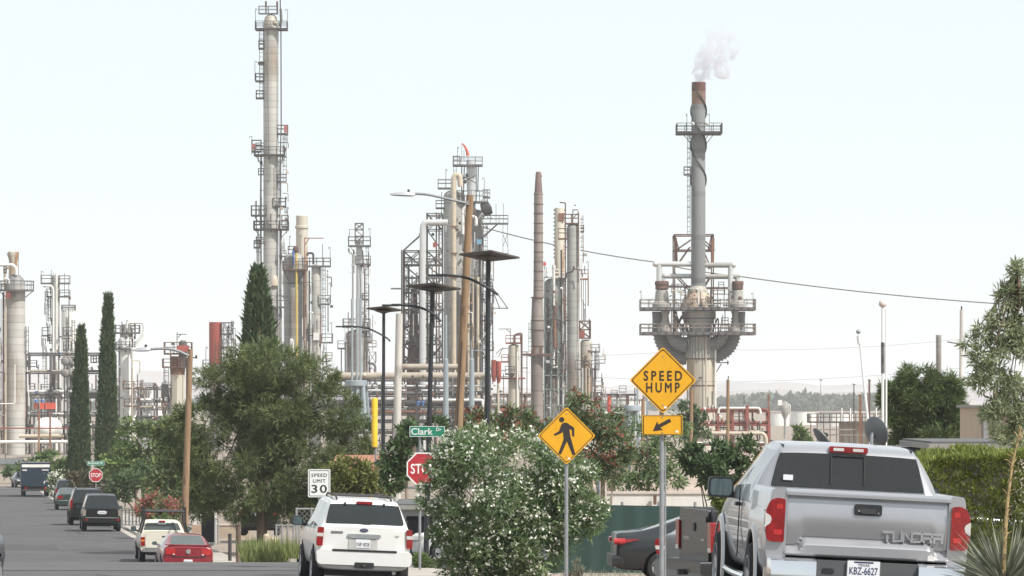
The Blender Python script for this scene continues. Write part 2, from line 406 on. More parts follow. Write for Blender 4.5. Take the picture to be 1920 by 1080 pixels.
# ------------------------------------------------------------------ refinery
ST = mat('steel_grey', (0.125, 0.12, 0.12), rough=0.7, var=0.15, scale=1.0)
SD = mat('steel_dark', (0.055, 0.05, 0.05), rough=0.75, var=0.2, scale=1.0)
SB = mat('steel_brown', (0.15, 0.085, 0.065), rough=0.8, var=0.2, scale=1.0)
SR = mat('steel_red', (0.30, 0.085, 0.06), rough=0.75, var=0.2, scale=1.0)
LAG = mat('lagging_grey', (0.36, 0.355, 0.33), rough=0.5, var=0.08, scale=0.5, band=1.05, stain=((0.20, 0.165, 0.14), 0.16), streak=True)
LAGW = mat('lagging_pale', (0.49, 0.475, 0.435), rough=0.5, var=0.08, scale=0.5, band=1.1, stain=((0.29, 0.24, 0.19), 0.16), streak=True)
LAGC = mat('lagging_cream', (0.47, 0.435, 0.37), rough=0.55, var=0.07, scale=0.5, band=1.2, stain=((0.30, 0.19, 0.11), 0.2), streak=True)
GRV = mat('vessel_grey', (0.25, 0.25, 0.24), rough=0.55, var=0.08, scale=0.5, band=1.3, streak=True, stain=((0.17, 0.12, 0.09), 0.2))
CREAM = mat('cream_paint', (0.53, 0.485, 0.395), rough=0.6, var=0.1, scale=0.8, streak=True, stain=((0.32, 0.18, 0.09), 0.24))
WHITE = mat('white_paint', (0.74, 0.73, 0.69), rough=0.5, var=0.06, scale=0.8, stain=((0.45, 0.36, 0.26), -0.1))
TAN = mat('tan_pipe', (0.40, 0.34, 0.27), rough=0.5, var=0.1, scale=1.0, stain=((0.25, 0.18, 0.13), 0.0))
CPIPE = mat('cream_pipe', (0.52, 0.45, 0.345), rough=0.4, var=0.08, scale=1.0, stain=((0.36, 0.22, 0.12), 0.05))
ALU = mat('bright_pipe', (0.62, 0.62, 0.61), rough=0.3, metal=0.35, var=0.06, scale=1.0)
RUST = mat('rust', (0.24, 0.12, 0.075), rough=0.85, var=0.2, scale=1.2, stain=((0.30, 0.20, 0.14), 0.1))
RUSTG = mat('rusty_grey', (0.27, 0.225, 0.20), rough=0.75, var=0.14, scale=0.6, streak=True, stain=((0.22, 0.12, 0.08), 0.12), band=2.4)
REDT = mat('red_paint', (0.36, 0.07, 0.045), rough=0.6, var=0.15, scale=0.8, streak=True, stain=((0.25, 0.12, 0.09), 0.1))
ORANGE = mat('orange_red', (0.62, 0.10, 0.06), rough=0.6, var=0.08)
BLUE = mat('blue_paint', (0.06, 0.16, 0.42), rough=0.5, var=0.1)
YEL = mat('yellow_paint', (0.62, 0.46, 0.10), rough=0.5, var=0.1, scale=2)
YELP = mat('yellow_guard', (0.80, 0.50, 0.03), rough=0.45, var=0.1, scale=3, stain=((0.5, 0.38, 0.15), 0.0))
BLK = mat('matt_black', (0.02, 0.02, 0.022), rough=0.6, var=0.2)
GSTK = mat('stack_grey', (0.215, 0.225, 0.22), rough=0.65, var=0.07, scale=0.4, streak=True, band=6.3)
CLAD = mat('ribbed_cladding', (0.34, 0.325, 0.295), rough=0.55, var=0.08, scale=0.6, streak=True, stain=((0.25, 0.15, 0.09), 0.28))
COLC = mat('column_cream', (0.50, 0.46, 0.38), rough=0.7, var=0.08, scale=0.4, streak=True, stain=((0.33, 0.24, 0.16), 0.25))
DUCT = mat('duct_grey', (0.22, 0.225, 0.225), rough=0.6, var=0.1, scale=0.8, band=0.55)
GREEN_ST = mat('steel_green', (0.22, 0.28, 0.25), rough=0.7, var=0.12)
TUBEG = mat('tube_grey', (0.27, 0.31, 0.33), rough=0.6, var=0.08, scale=0.8, streak=True)
LAMPW = mat('white_globe', (0.75, 0.74, 0.72), rough=0.4, var=0.03)

class RT(Thing):
    def __init__(s, name, label, cat, px, d, group=None):
        super().__init__(name, label, cat, tuple(G(px, d)), group=group, d=d)
        s.k = d / F; s.px = px; s.g = gz(d); s.yb = gy(d) + 2
    def shell(s, x0, x1, ytop, m, ybase=None, top='dome', name='shell', dd=0, n=24):
        yb = s.yb if ybase is None else ybase
        c = s.P((x0 + x1) / 2, yb, dd); r = (x1 - x0) / 2 * s.k; h = (yb - ytop) * s.k
        pr = [(r, 0), (r, h)]
        if top == 'dome':
            hh = r * 0.6; pr = [(r, 0), (r, h - hh)] + [(r * math.cos(t * math.pi / 16), h - hh + hh * math.sin(t * math.pi / 16)) for t in range(1, 8)] + [(0.02, h)]
        elif top == 'open': pr = [(r, 0), (r, h), (r * .88, h), (r * .88, h - 2)]
        return s.part(name, MB().lathe(c, pr, n), m)
    def prof(s, cx, pts, m, name='shell', dd=0, n=24, angle=35):
        """pts: (half width px, y) from the top down"""
        yb = pts[-1][1]; c = s.P(cx, yb, dd)
        return s.part(name, MB().lathe(c, [(w * s.k, (yb - y) * s.k) for w, y in reversed(pts)], n), m, angle=angle)
    def rail(s, mb, path, h, t, closed=True, step=1.25):
        """path: world points round the deck edge; posts and two rails"""
        n = len(path)
        for i in range(n if closed else n - 1):
            a, b = path[i], path[(i + 1) % n]; L = (b - a).length
            for q in (h, h * .55): mb.bar(a + Vector((0, 0, q)), b + Vector((0, 0, q)), t)
            c = max(1, int(L / step + .5))
            for j in range(c):
                p = a.lerp(b, j / c); mb.bar(p, p + Vector((0, 0, h + t / 2)), t)
        if not closed: mb.bar(path[-1], path[-1] + Vector((0, 0, h)), t)
    def plat(s, x0, x1, y, m=None, rail=13, depth=None, dd=0, ring=False, thick=3.0, brace=None, t=None, rm=None):
        m = m or ST; k = s.k; mb = MB(); h = rail * k; th = thick * k; t = t or 0.085
        if ring:
            c = s.P((x0 + x1) / 2, y, dd); r = (x1 - x0) / 2 * k
            mb.lathe(c - Vector((0, 0, th)), [(r * .25, 0), (r, 0), (r, th), (r * .25, th)], 20)
            path = [c + Vector((r * .98 * math.cos(a), r * .98 * math.sin(a), 0)) for a in [2 * math.pi * i / 16 for i in range(16)]]
            for a in range(0, 16, 4):
                v = (path[a] - c); mb.bar(c + v * .95 - Vector((0, 0, th)), c + v * .45 - Vector((0, 0, th + r * .4)), t * 1.4)
        else:
            dp = (depth if depth is not None else max(1.6 / k, min((x1 - x0) * .9, 40))) * k
            a, b = s.P(x0, y, dd), s.P(x1, y, dd)
            mb.bb((a.x, a.y - dp / 2, a.z - th), (b.x, a.y + dp / 2, a.z))
            i_ = .04
            path = [Vector((a.x + i_, a.y - dp / 2 + i_, a.z)), Vector((b.x - i_, a.y - dp / 2 + i_, a.z)), Vector((b.x - i_, a.y + dp / 2 - i_, a.z)), Vector((a.x + i_, a.y + dp / 2 - i_, a.z))]
            if brace:
                for (bx, by) in brace[1:]:
                    e = s.P(bx, by, dd); f = s.P(brace[0], y, dd)
                    for yy in (-dp * .4, dp * .4): mb.bar((f.x, f.y + yy, f.z - th), (e.x, f.y + yy * .5, e.z), t * 1.5)
        o = s.part('platform', mb, m)
        if h > 0:
            r_ = MB(); s.rail(r_, path, h, t); s.part('railing', r_, rm or m, parent=o)
        return o
    def ladder(s, x, y0, y1, m=None, w=5, dd=-1.5, cage=True):
        mb = MB(); k = s.k; a, b = s.P(x, y1, dd), s.P(x, y0, dd); hw = w * k / 2; t = .075
        mb.bar((a.x - hw, a.y, a.z), (b.x - hw, b.y, b.z), t); mb.bar((a.x + hw, a.y, a.z), (b.x + hw, b.y, b.z), t)
        z = a.z + .4
        while z < b.z: mb.bar((a.x - hw, a.y, z), (a.x + hw, a.y, z), t * .8); z += .75
        if cage:
            z = a.z + 2.4
            while z < b.z:
                pts = [Vector((a.x + math.cos(q) * hw * 1.35, a.y - .1 + math.sin(q) * .75, z)) for q in [math.pi + math.pi * i / 6 for i in range(7)]]
                mb.tube(pts, t * .6, 4); z += 1.5
            for q in (math.pi * 1.2, math.pi * 1.5, math.pi * 1.8):
                p = Vector((a.x + math.cos(q) * hw * 1.35, a.y - .1 + math.sin(q) * .75, 0)); mb.bar((p.x, p.y, a.z + 2.4), (p.x, p.y, b.z), t * .6)
        return s.part('ladder', mb, m or ST)
    def pipe(s, pts, r, m=None, dd=-1.5, rad=8, name='pipe', n=8):
        P = [s.P(p[0], p[1], p[2] if len(p) > 2 else dd) for p in pts]
        if rad and len(P) > 2: P = bend(P, rad * s.k, 4)
        return s.part(name, MB().tube(P, r * s.k, n), m or ALU, angle=50)
    def bars(s, segs, w, m=None, dd=0, name='frame', deep=None):
        mb = MB()
        for a, b in segs:
            p, q = s.P(a[0], a[1], a[2] if len(a) > 2 else dd), s.P(b[0], b[1], b[2] if len(b) > 2 else dd)
            mb.bar(p, q, w * s.k)
            if deep:
                v = Vector((0, deep, 0)); mb.bar(p + v, q + v, w * s.k)
        if deep:
            done = set()
            for a, b in segs:
                for c in (a, b):
                    if (c[0], c[1]) in done: continue
                    done.add((c[0], c[1])); p = s.P(c[0], c[1], dd); mb.bar(p, p + Vector((0, deep, 0)), w * s.k * .8)
        return s.part(name, mb, m or ST)
    def ball(s, x, y, r, m, dd=-2, name='lamp', sc_=(1, 1, 1)):
        return s.part(name, MB().sphere(s.P(x, y, dd), r * s.k, 12, 8, sc_), m)
    def boxp(s, x0, y0, x1, y1, m, depth=2.0, dd=0, name='panel'):
        a, b = s.P(x0, y1, dd), s.P(x1, y0, dd)
        return s.part(name, MB().bb((a.x, a.y - depth / 2, a.z), (b.x, a.y + depth / 2, b.z)), m)
    def hook(s, x, y0, y1, dx, m=None, dd=0):
        """lamp standard with a hooked tip"""
        return s.pipe([(x, y0), (x, y1), (x + dx, y1 + 1), (x + dx, y1 + 4)], .55, m or ST, dd, rad=3, name='light_standard', n=5)
    def busy(s, x0, x1, y0, y1, n, seed=0, dd=-3.0, sp=3.0, big=1.0):
        r = random.Random(seed * 31 + int(x0)); ms = [SD, SD, ST, ST, SB, TAN, LAG, ALU, RUST, CPIPE, WHITE]
        for i in range(n):
            x, y = r.uniform(x0, x1), r.uniform(y0, y1); q = r.random(); e = dd + r.random() * sp; m_ = r.choice(ms)
            if q < .38: s.pipe([(x, y), (x, min(y1, y + r.uniform(12, 70)))], r.uniform(.5, 1.5) * big, m_, e, 0, n=6)
            elif q < .55: w = r.uniform(6, 26); s.pipe([(x, y), (min(x1, x + w), y), (min(x1, x + w), y + r.uniform(6, 24))], r.uniform(.5, 1.3) * big, m_, e, 3, n=6)
            elif q < .72: s.ball(x, y, r.uniform(.9, 2.2) * big, m_, e, 'valve', (1, 1, r.uniform(.7, 2)))
            elif q < .84: s.boxp(x, y, x + r.uniform(2, 7) * big, y + r.uniform(2, 6) * big, m_, .8, e, 'cabinet')
            elif q < .93: s.plat(x, min(x1, x + r.uniform(10, 26)), y, r.choice([ST, SD, SB]), rail=11, depth=10, dd=e + 1.5, thick=1.6)
            else: s.ladder(x, y, min(y1, y + r.uniform(30, 70)), dd=e)
def latt(x0, x1, ys):
    sg = [((x0, ys[0]), (x0, ys[-1])), ((x1, ys[0]), (x1, ys[-1]))]
    for i, y in enumerate(ys):
        sg.append(((x0, y), (x1, y)))
        if i: sg += [((x0, ys[i - 1]), (x1, y)), ((x1, ys[i - 1]), (x0, y))][:1 + (i % 2)]
    return sg

# --- far left column with a domed top and ring platform
t = RT('distillation_column', 'tall pale banded column at the edge of the photo, domed grey top, one ring platform', 'column', 29, 640)
t.prof(29, [(.3, 512), (8, 515), (15, 522), (17.5, 533)], GRV, 'dome'); t.prof(29, [(18.5, 533), (18.5, t.yb)], LAGW)
t.plat(-4, 64, 543, ring=True, rail=16)
t.pipe([(-12, 497), (26, 497), (32, 504), (32, 516)], 3, WHITE, -1)
t.pipe([(8, 548), (8, 850)], 2, SB, -1); t.pipe([(13, 560), (13, 850)], 1.6, CPIPE, -1.6)
t.pipe([(-4, 757), (31, 757), (31, 684)], 1.1, WHITE, -2.2, rad=4); t.ladder(51, 612, 690, dd=0)
t.pipe([(-12, 640), (1, 634), (3, 640), (3, 735), (-12, 742)], 2, WHITE, -1); t.pipe([(12, 524), (16, 522), (20, 526), (20, 535)], 2, WHITE, -2.2)
t.bars([((-6, 560), (-6, 850)), ((2, 560), (2, 850)), ((-6, 600), (2, 620)), ((2, 640), (-6, 660)), ((-6, 700), (2, 720))], 1.2, SB)
t.boxp(14, 548, 24, 560, SR, .5, -2.2, 'hatch'); t.busy(-6, 12, 500, 840, 26, 1, -2)
t = RT('cream_stack', 'short cream stack with a flared top behind the domed pale column', 'stack', 25, 668)
t.prof(25, [(10, 472), (11, 475), (10, 480), (8, 492), (9, 520), (9, t.yb)], CREAM); t.bars([((36, 474), (36, 520)), ((14, 475), (22, 496))], .9, ST, -1)
t.pipe([(12, 545), (12, 505), (20, 502)], 2.4, TAN, -2)

# --- twin-pipe column and the white tower beside it
t = RT('slim_column', 'slim grey column with twin white risers and stacked side platforms', 'column', 104, 690)
t.shell(97, 112, 515, LAG); t.busy(80, 96, 520, 700, 14, 1, -1.5); t.busy(112, 132, 515, 700, 14, 2, -2); t.pipe([(88, 537), (100, 537), (102, 545), (102, t.yb)], 2, WHITE, -1.6); t.pipe([(108, 513), (108, t.yb)], 2.1, WHITE, -1.6)
t.plat(77, 97, 530, rail=14); t.plat(111, 131, 530, rail=13); t.plat(87, 97, 555, rail=13); t.plat(111, 131, 555, rail=11)
t.plat(79, 91, 628, rail=14); t.plat(118, 134, 628, rail=14); t.plat(118, 134, 655, rail=14)
t.ladder(92, 560, 602, dd=0); t.ladder(83, 634, 700, dd=0); t.bars([((96, 506), (96, 530)), ((121, 512), (121, 555)), ((129, 528), (129, 575)), ((78, 628), (78, 650)), ((100, 512), (100, 530))], 1, ST)
t.hook(77, 530, 508, 4); t.pipe([(82, 640), (87, 652), (87, 700)], 2, WHITE, -.6); t.pipe([(117, 640), (117, t.yb)], 1.2, WHITE, -.8)
t = RT('white_vessel', 'plain bright white upright vessel with a railed roof beside the twin-riser column', 'vessel', 128, 705)
t.shell(115, 142, 582, WHITE, top='flat'); t.plat(115, 142, 582, rail=10, ring=True); t.ladder(140, 600, 700, dd=-2)

# --- white column with a loop pipe
t = RT('white_column', 'white column with a looped overhead pipe between the two cypress trees and the pole', 'column', 238, 650)
t.shell(222, 249, 630, WHITE); t.prof(237, [(9, 608), (12, 616), (12, 634)], LAG, 'head'); t.plat(216, 262, 623, rail=13, depth=26); t.plat(216, 257, 653, rail=12, ring=True)
t.pipe([(239, 620), (239, 605), (271, 605), (271, 625), (256, 645), (256, 662)], 2.2, WHITE, -1); t.shell(248, 257, 652, WHITE, name='side_column', dd=-2)
t.plat(234, 270, 727, rail=12, depth=14, dd=-3, m=SB); t.plat(236, 266, 760, rail=12, depth=14, dd=-3, m=SB); t.bars([((257, 733), (280, 753)), ((232, 604), (232, 623))], 1.6, SD, -3)
t.pipe([(226, 650), (226, 850)], 1.5, ST, -2); t.pipe([(252, 690), (252, 850)], 1.5, TAN, -4)
for a, w in ((228, 4), (236, 3.5), (244, 4)): t.pipe([(a, 624), (a, 610)], w / 2, LAG, -1.5, name='nozzle')
t.hook(237, 608, 600, 3); t.busy(218, 262, 606, 655, 16, 1, -3); t.busy(224, 266, 660, 850, 20, 2, -4.5)
t = RT('storage_tank', 'squat white tank with a railed roof right behind the looped-pipe column', 'tank', 277, 720)
t.shell(262, 291, 727, WHITE, top='flat'); t.plat(262, 291, 727, rail=9, ring=True)

# --- cream octagonal heater stack, rusty crown
t = RT('heater_stack', 'short eight-sided cream stack with a rusty crown and red box behind the wooden pole', 'stack', 333, 600)
t.prof(333, [(13.5, 702), (13.5, t.yb)], CREAM, n=8, angle=20); t.prof(333, [(14.5, 668), (14.5, 688), (13.6, 702)], RUST, 'crown')
t.plat(305, 353, 687, SB, rail=14, depth=34); t.plat(308, 360, 662, SB, rail=20, depth=30)
t.boxp(334, 648, 355, 660, mat('dull_red', (.36, .085, .06), rough=.7, var=.15), 2, -1.2, 'red_box'); t.busy(310, 358, 640, 690, 14, 1, -2.5); t.busy(305, 317, 700, 800, 8, 2, -1); t.ladder(312, 690, 770, dd=0, w=8); t.prof(343, [(4, 638), (8, 642), (8, 668)], ST, 'fan_housing')
t.bars([((333, 623), (333, 665)), ((333, 627), (351, 627)), ((333, 634), (341, 627))], 1.3, SD, -1, 'hoist'); t.pipe([(350, 664), (351, 700), (351, 830)], 1.4, SB, -1)
t.boxp(304, 720, 314, 745, SD, 2, 0, 'cabinet')
# --- red topped vessel with a steel frame
t = RT('red_vessel', 'red upper vessel with a steel access frame rising behind the pine tree', 'vessel', 405, 690)
t.shell(392, 416, 604, REDT, ybase=682, top='flat', name='red_shell'); t.shell(393, 415, 682, GRV, top='flat')
t.bars([((416, 605), (437, 605)), ((435, 602), (435, 730)), ((419, 605), (435, 640)), ((435, 605), (424, 640)), ((416, 650), (436, 650)), ((417, 605), (417, 730))], 1.5, ST, -1, deep=4)
t.plat(416, 442, 650, rail=13); t.plat(380, 394, 690, rail=15); t.ladder(385, 692, 760, dd=0); t.hook(441, 650, 615, -4); t.hook(386, 690, 650, 3); t.bars([((405, 650), (416, 650)), ((406, 636), (406, 680)), ((414, 636), (414, 680))], 1.4, SB, -2.2)
t.plat(416, 436, 625, rail=10); t.busy(414, 438, 605, 720, 20, 1, -1.5)

# --- the tallest tower
t = RT('fractionating_tower', 'tallest pale tower with many small platforms, reaching the top edge of the photo', 'tower', 508, 700)
t.prof(508, [(.3, 27), (7, 28.5), (11.5, 33), (13.5, 42), (14.3, 54)], LAGC, 'head'); t.prof(508, [(14.6, 54), (14.2, 240), (14.0, 300), (14.6, t.yb)], LAGW)
t.ball(516, 43, 4.5, CPIPE, -1.1, 'manway', (1, .5, 1))
t.plat(479, 539, 54, SD, rail=13, depth=40); t.plat(485, 521, 25, ST, rail=13, depth=18, thick=1.5)
for x in (499, 520): t.pipe([(x, 26), (x, 14)], 1.2, SD, -.5, name='davit_post'); 
for x in (499, 520): t.pipe([(x, 13), (x, 3)], 1.9, SB, -.5, name='davit')
t.pipe([(526, -6), (527, 40), (527.5, 60), (528, 240), (526, 300), (525, 700)], 1.1, SD, -1.2, rad=0); t.pipe([(527, 18), (528, 40), (526, 50)], 2.4, ST, -1.2, rad=0, name='vent')
t.ladder(490, 56, 120, dd=0, w=7); t.ladder(490, 122, 185, dd=0, w=6)
for x0, x1, y, r in ((485, 495, 90, 13), (479, 494, 151, 13), (480, 494, 183, 13), (484, 494, 118, 1), (471, 500, 403, 17), (476, 497, 429, 14), (476, 488, 463, 12)): t.plat(x0, x1, y, SD, rail=r)
t.plat(477, 534, 290, SD, rail=14, depth=44); t.plat(472, 490, 283, SD, rail=20, t=.1); t.plat(520, 540, 250, ST, rail=15, rm=SB); t.plat(521, 537, 340, ST, rail=13); t.plat(512, 536, 386, SD, rail=14, depth=30)
t.plat(476, 541, 429, SD, rail=14, depth=44); t.plat(528, 541, 424, SB, rail=20); t.plat(510, 541, 575, ST, rail=20, depth=26, dd=-1)
t.ladder(534, 250, 340, dd=0, w=6); t.ladder(525, 300, 385, dd=-1, w=5); t.ladder(537, 388, 426, dd=0, w=5)
t.boxp(533, 236, 539, 249, mat('faded_red', (.40, .15, .12), rough=.7), .6, -.9, 'red_box'); t.boxp(473, 270, 479, 281, mat('faded_red', (.40, .15, .12)), .6, -.9, 'red_box')
t.pipe([(490, 292), (489, 402), (490, 505)], 1.5, SD, -.5, rad=0); t.pipe([(484, 430), (484, 560)], 1.2, SD, -.4); t.pipe([(527, 430), (526, 720)], 2.2, LAG, -.8)
t.pipe([(503, 56), (503, 185), (505, 300)], .6, ST, -1.35, rad=0); t.pipe([(507, 295), (507, 340), (494, 340)], .5, ST, -1.4, rad=2); t.prof(503, [(4, 163), (4, 168), (3.4, 300)], LAG, 'downcomer', -.7, 10)
t.hook(479, 54, 16, 3); t.hook(539, 54, 17, -4); t.hook(478, 151, 114, 3); t.hook(472, 290, 255, -4); t.hook(538, 424, 388, 3)
t.boxp(498, 500, 510, 575, LAG, 1.2, -1.2, 'access_box'); t.prof(514, [(6, 517), (9, 524), (9, 536)], CPIPE, 'collar', -.9, 12)
t.busy(521, 540, 232, 700, 34, 1, -1.5); t.busy(477, 497, 270, 500, 16, 2, -1); t.busy(494, 522, 380, 435, 8, 3, -1.8); t.bars([((477, 405), (495, 430)), ((480, 293), (494, 312)), ((536, 293), (524, 312)), ((540, 431), (524, 450)), ((478, 431), (494, 450))], 1.2, SD)

# --- the group right of it
t = RT('cream_chimney', 'round cream chimney with one raised ring, behind the group right of the tallest tower', 'chimney', 566, 735)
t.prof(566, [(10, 404), (11, 405), (11, 423), (13, 424), (13, 428), (11, 429), (11.5, t.yb)], CREAM)
t = RT('lagged_vessel', 'wide pale vessel with a yellow riser pipe and rusty hoist arm on top', 'vessel', 551, 705)
t.shell(532, 571, 474, LAG); t.plat(531, 577, 505, SB, rail=14, depth=44, dd=-1); t.bars([((534, 507), (544, 531)), ((572, 507), (560, 531)), ((531, 531), (574, 531)), ((533, 505), (533, 531))], 1.4, SD, -2)
t.pipe([(557, 475), (558, 700)], 2.1, YEL, -2.6); t.bars([((572, 446), (572, 505)), ((571, 447), (607, 447)), ((572, 460), (580, 448))], 1.7, SR, -1, 'hoist')
t.ball(555, 468, 7, SB, -1, 'valve', (.8, .5, 1)); t.pipe([(551, 470), (551, 500)], 2, BLUE, -1.9, name='actuator'); t.plat(540, 558, 475, SD, rail=13, depth=14); t.hook(543, 470, 442, 2)
for x, c, r in ((571, SB, 2.2), (576, TAN, 2.2), (581, SD, 1.6)): t.pipe([(x, 508), (x, 850)], r, c, -2)
t.pipe([(550, 690), (551, 640), (547, 636), (548, 720)], 2, WHITE, -3); t.hook(563, 474, 440, 2)
t = RT('slim_pale_column', 'slim pale column with three side platforms and a caged ladder next to the yellow riser', 'column', 593, 690)
t.shell(584, 602, 495, LAGW, top='dome'); t.plat(567, 620, 498, ST, rail=14, depth=30); t.plat(597, 619, 569, rail=15); t.plat(602, 624, 641, rail=15)
t.ladder(607, 500, 640, dd=0, w=6); t.ladder(609, 645, 700, dd=0, w=5); t.hook(619, 498, 463, -3); t.hook(620, 569, 530, -3); t.hook(622, 641, 604, -3); t.bars([((605, 458), (605, 498))], 1.2, SD); t.boxp(588, 624, 600, 638, WHITE, .3, -1, 'cap_plate')
t.pipe([(577, 480), (577, 475), (588, 475), (588, 496)], 2, SD, -1, rad=4); t.bars([((603, 678), (618, 678)), ((612, 672), (612, 684))], 2, SD, -1, 'valve'); t.plat(584, 600, 520, rail=0, depth=10); t.busy(566, 588, 500, 720, 22, 1, -3); t.busy(600, 622, 500, 720, 14, 2, -1.5)

# --- slim column over the fanned grey tubes
t = RT('slender_column', 'slender bright column with a boxy head frame above the splayed grey tubes', 'column', 674, 720)
t.shell(667.5, 679.5, 452, ALU, top='flat'); t.bars(latt(666, 681, [419, 431, 443, 456]), 1.4, ST, -1, 'head_frame', deep=2)
t.plat(653, 695, 460, ST, rail=16, depth=34); t.plat(666, 695, 494, ST, rail=14, depth=20); t.bars([((655, 430), (655, 446)), ((655, 430), (666, 430)), ((694, 496), (680, 512)), ((656, 462), (667, 476))], 1, ST); t.hook(694, 460, 428, -3)
t.pipe([(654, 466), (655, 474), (662, 476), (662, 724)], 1.7, LAG, -1); t.ladder(688, 496, 660, dd=0, w=6); t.ladder(689, 462, 492, dd=0); t.plat(680, 692, 560, rail=10); t.plat(680, 694, 620, rail=12); t.busy(679, 694, 470, 700, 20, 1, -1.5); t.busy(655, 668, 460, 700, 8, 2, -1.5)
t.pipe([(680, 470), (684, 520), (683, 720)], 1.2, SB, -1, rad=0)
t = RT('dark_vessel', 'dark grey stubby vessel with side platforms behind the slender column', 'vessel', 667, 760)
t.shell(646, 690, 618, GRV); t.plat(643, 694, 612, ST, rail=14, depth=44); t.plat(633, 647, 652, ST, rail=13); t.pipe([(640, 655), (640, 724)], 1, ST, 0)
t.pipe([(690, 680), (704, 683), (704, 720)], 2.2, ST, -1); t.bars(latt(692, 704, [660, 680, 700, 720]), 1, ST, 0); t.bars([((653, 585), (653, 612)), ((660, 574), (660, 612)), ((655, 600), (665, 600))], 1.6, SB, 0)
t.plat(686, 697, 640, SB, rail=14); t.busy(640, 706, 590, 720, 26, 1, -4)
t = RT('steel_tube_tower', 'cluster of splayed grey steel tubes under a flat collar, below the slender column', 'tower base', 668, 560)
for i, (a, b) in enumerate(((656, 645), (661, 654), (666, 662), (671, 669), (676, 677), (681, 686), (685, 691))):
    dy = (-1) ** i * .6; t.part('leg', MB().tube([t.P(a, 722, dy), t.P(b, 800, dy * 2.5)], 4.0 * t.k, 10), TUBEG)
t.prof(668, [(19, 713), (20, 714), (20, 723), (19, 724)], TUBEG, 'collar', n=16); t.plat(680, 698, 718, TUBEG, rail=0, thick=1.5, depth=10)
for x in (660, 669, 676): t.pipe([(x, 714), (x, 560)], 2.0, TUBEG, 0, name='riser')
t.part('foot_plate', MB().lathe(t.P(676, 783), [(28 * t.k, 0), (28 * t.k, .3)], 16), TUBEG)

# --- catalytic reactor block in the middle
t = RT('reactor_tower', 'massive grey reactor vessel with cream riser, narrow crown tower and cluttered platforms', 'reactor', 855, 690)
t.shell(832, 872, 356, LAG); t.shell(884, 906, 392, LAG, name='regenerator', dd=2); t.shell(864, 894, 404, LAG, name='standpipe', dd=2)
t.prof(883, [(8, 300), (8.5, 306), (8.5, 345), (7, 362), (9, 372), (9, 400)], ALU, 'crown_shell', 0)
t.pipe([(851, 705), (851, 338), (854, 330), (862, 330), (864, 352)], 5.2, CPIPE, -3.4, rad=9, n=12, name='riser')
t.plat(850, 905, 309, ST, rail=14, depth=40, dd=0); t.plat(849, 862, 309, ST, rail=16); t.plat(821, 851, 352, ST, rail=15); t.plat(817, 835, 389, ST, rail=13); t.plat(852, 915, 378, ST, rail=20, depth=44); t.plat(905, 919, 369, ST, rail=13)
t.ladder(853, 310, 325, dd=0, cage=False); t.bars([((866, 311), (866, 378)), ((871, 311), (869, 378)), ((893, 311), (893, 378)), ((897, 311), (896, 360))], 2, SD, -2); t.bars([((866, 330), (893, 345)), ((866, 345), (893, 330)), ((862, 333), (875, 336))], 1.4, SD, -2.4)
for x, y in ((866, 336), (872, 342), (862, 345), (876, 330)): t.ball(x, y, 3.4, SD, -2.8, 'valve', (1, 1, 1.2))
t.plat(902, 953, 418, ST, rail=14, depth=26, brace=(932, (902, 446), (908, 444))); t.bars([((943, 418), (943, 480)), ((951, 418), (953, 480)), ((943, 440), (952, 462)), ((951, 440), (943, 462)), ((930, 382), (930, 418)), ((944, 381), (944, 418)), ((940, 475), (954, 475))], .8, SD)
t.part('muffler', MB().lathe((0, 0, 0), [(.3 * t.k, -.9), (12 * t.k, -.7), (14 * t.k, 0), (12 * t.k, .7), (.3 * t.k, .9)], 18).xf(T(t.P(912, 392, -1)) @ Matrix.Rotation(R(68), 4, 'Y') @ Matrix.Scale(1.0, 4)), SD)
t.plat(893, 910, 560, ST, rail=14); t.plat(896, 922, 530, ST, rail=13); t.plat(868, 926, 655, ST, rail=14, depth=20); t.plat(880, 925, 600, SB, rail=12, depth=18)
t.pipe([(900, 448), (900, 700)], 2, SD, -1.6); t.pipe([(893, 425), (893, 410), (886, 406), (882, 412), (882, 430)], 3, WHITE, -2.6); t.pipe([(868, 440), (868, 395), (873, 390)], 3, WHITE, -2.8)
t.ladder(910, 420, 560, dd=0, w=7); t.ladder(905, 562, 700, dd=0, w=6); t.ladder(920, 532, 655, dd=0, w=6); t.bars([((905, 446), (905, 720)), ((924, 530), (924, 720)), ((905, 560), (924, 590)), ((924, 600), (905, 640)), ((905, 660), (924, 700))], 1.5, SD, 0, deep=5)
t.boxp(894, 450, 903, 459, mat('pale_blue', (.16, .34, .46), rough=.5), 1, -2.4, 'blue_cabinet'); t.busy(868, 926, 385, 700, 60, 1, dd=-4); t.busy(834, 846, 380, 700, 6, 2, dd=-3.6); t.boxp(838, 470, 842, 473, SD, .4, -3.6, 'hatch')
t.hook(858, 309, 275, 2); t.hook(836, 352, 317, 2); t.bars([((866, 268), (866, 300)), ((870, 282), (870, 300))], .8, SD); t.hook(908, 378, 333, -4)
for x, r_, c in ((878, 3.2, CPIPE), (887, 2.2, TAN), (896, 3, CPIPE), (874, 1.5, SB)): t.pipe([(x, 520), (x, 860)], r_, c, -3)
for x, y, c in ((863, 420, SD), (858, 432, SB), (870, 470, SD), (880, 500, RUST), (873, 540, SD), (884, 570, RUST), (878, 610, SD)): t.ball(x, y, 3, c, -3.6, 'valve')
for y in (425, 475, 520): t.boxp(843, y, 859, y + 2, RUST, 1.2, -3.4, 'pipe_clamp')
t.bars([((828, 360), (828, 400)), ((832, 390), (832, 420))], 1.2, SD)
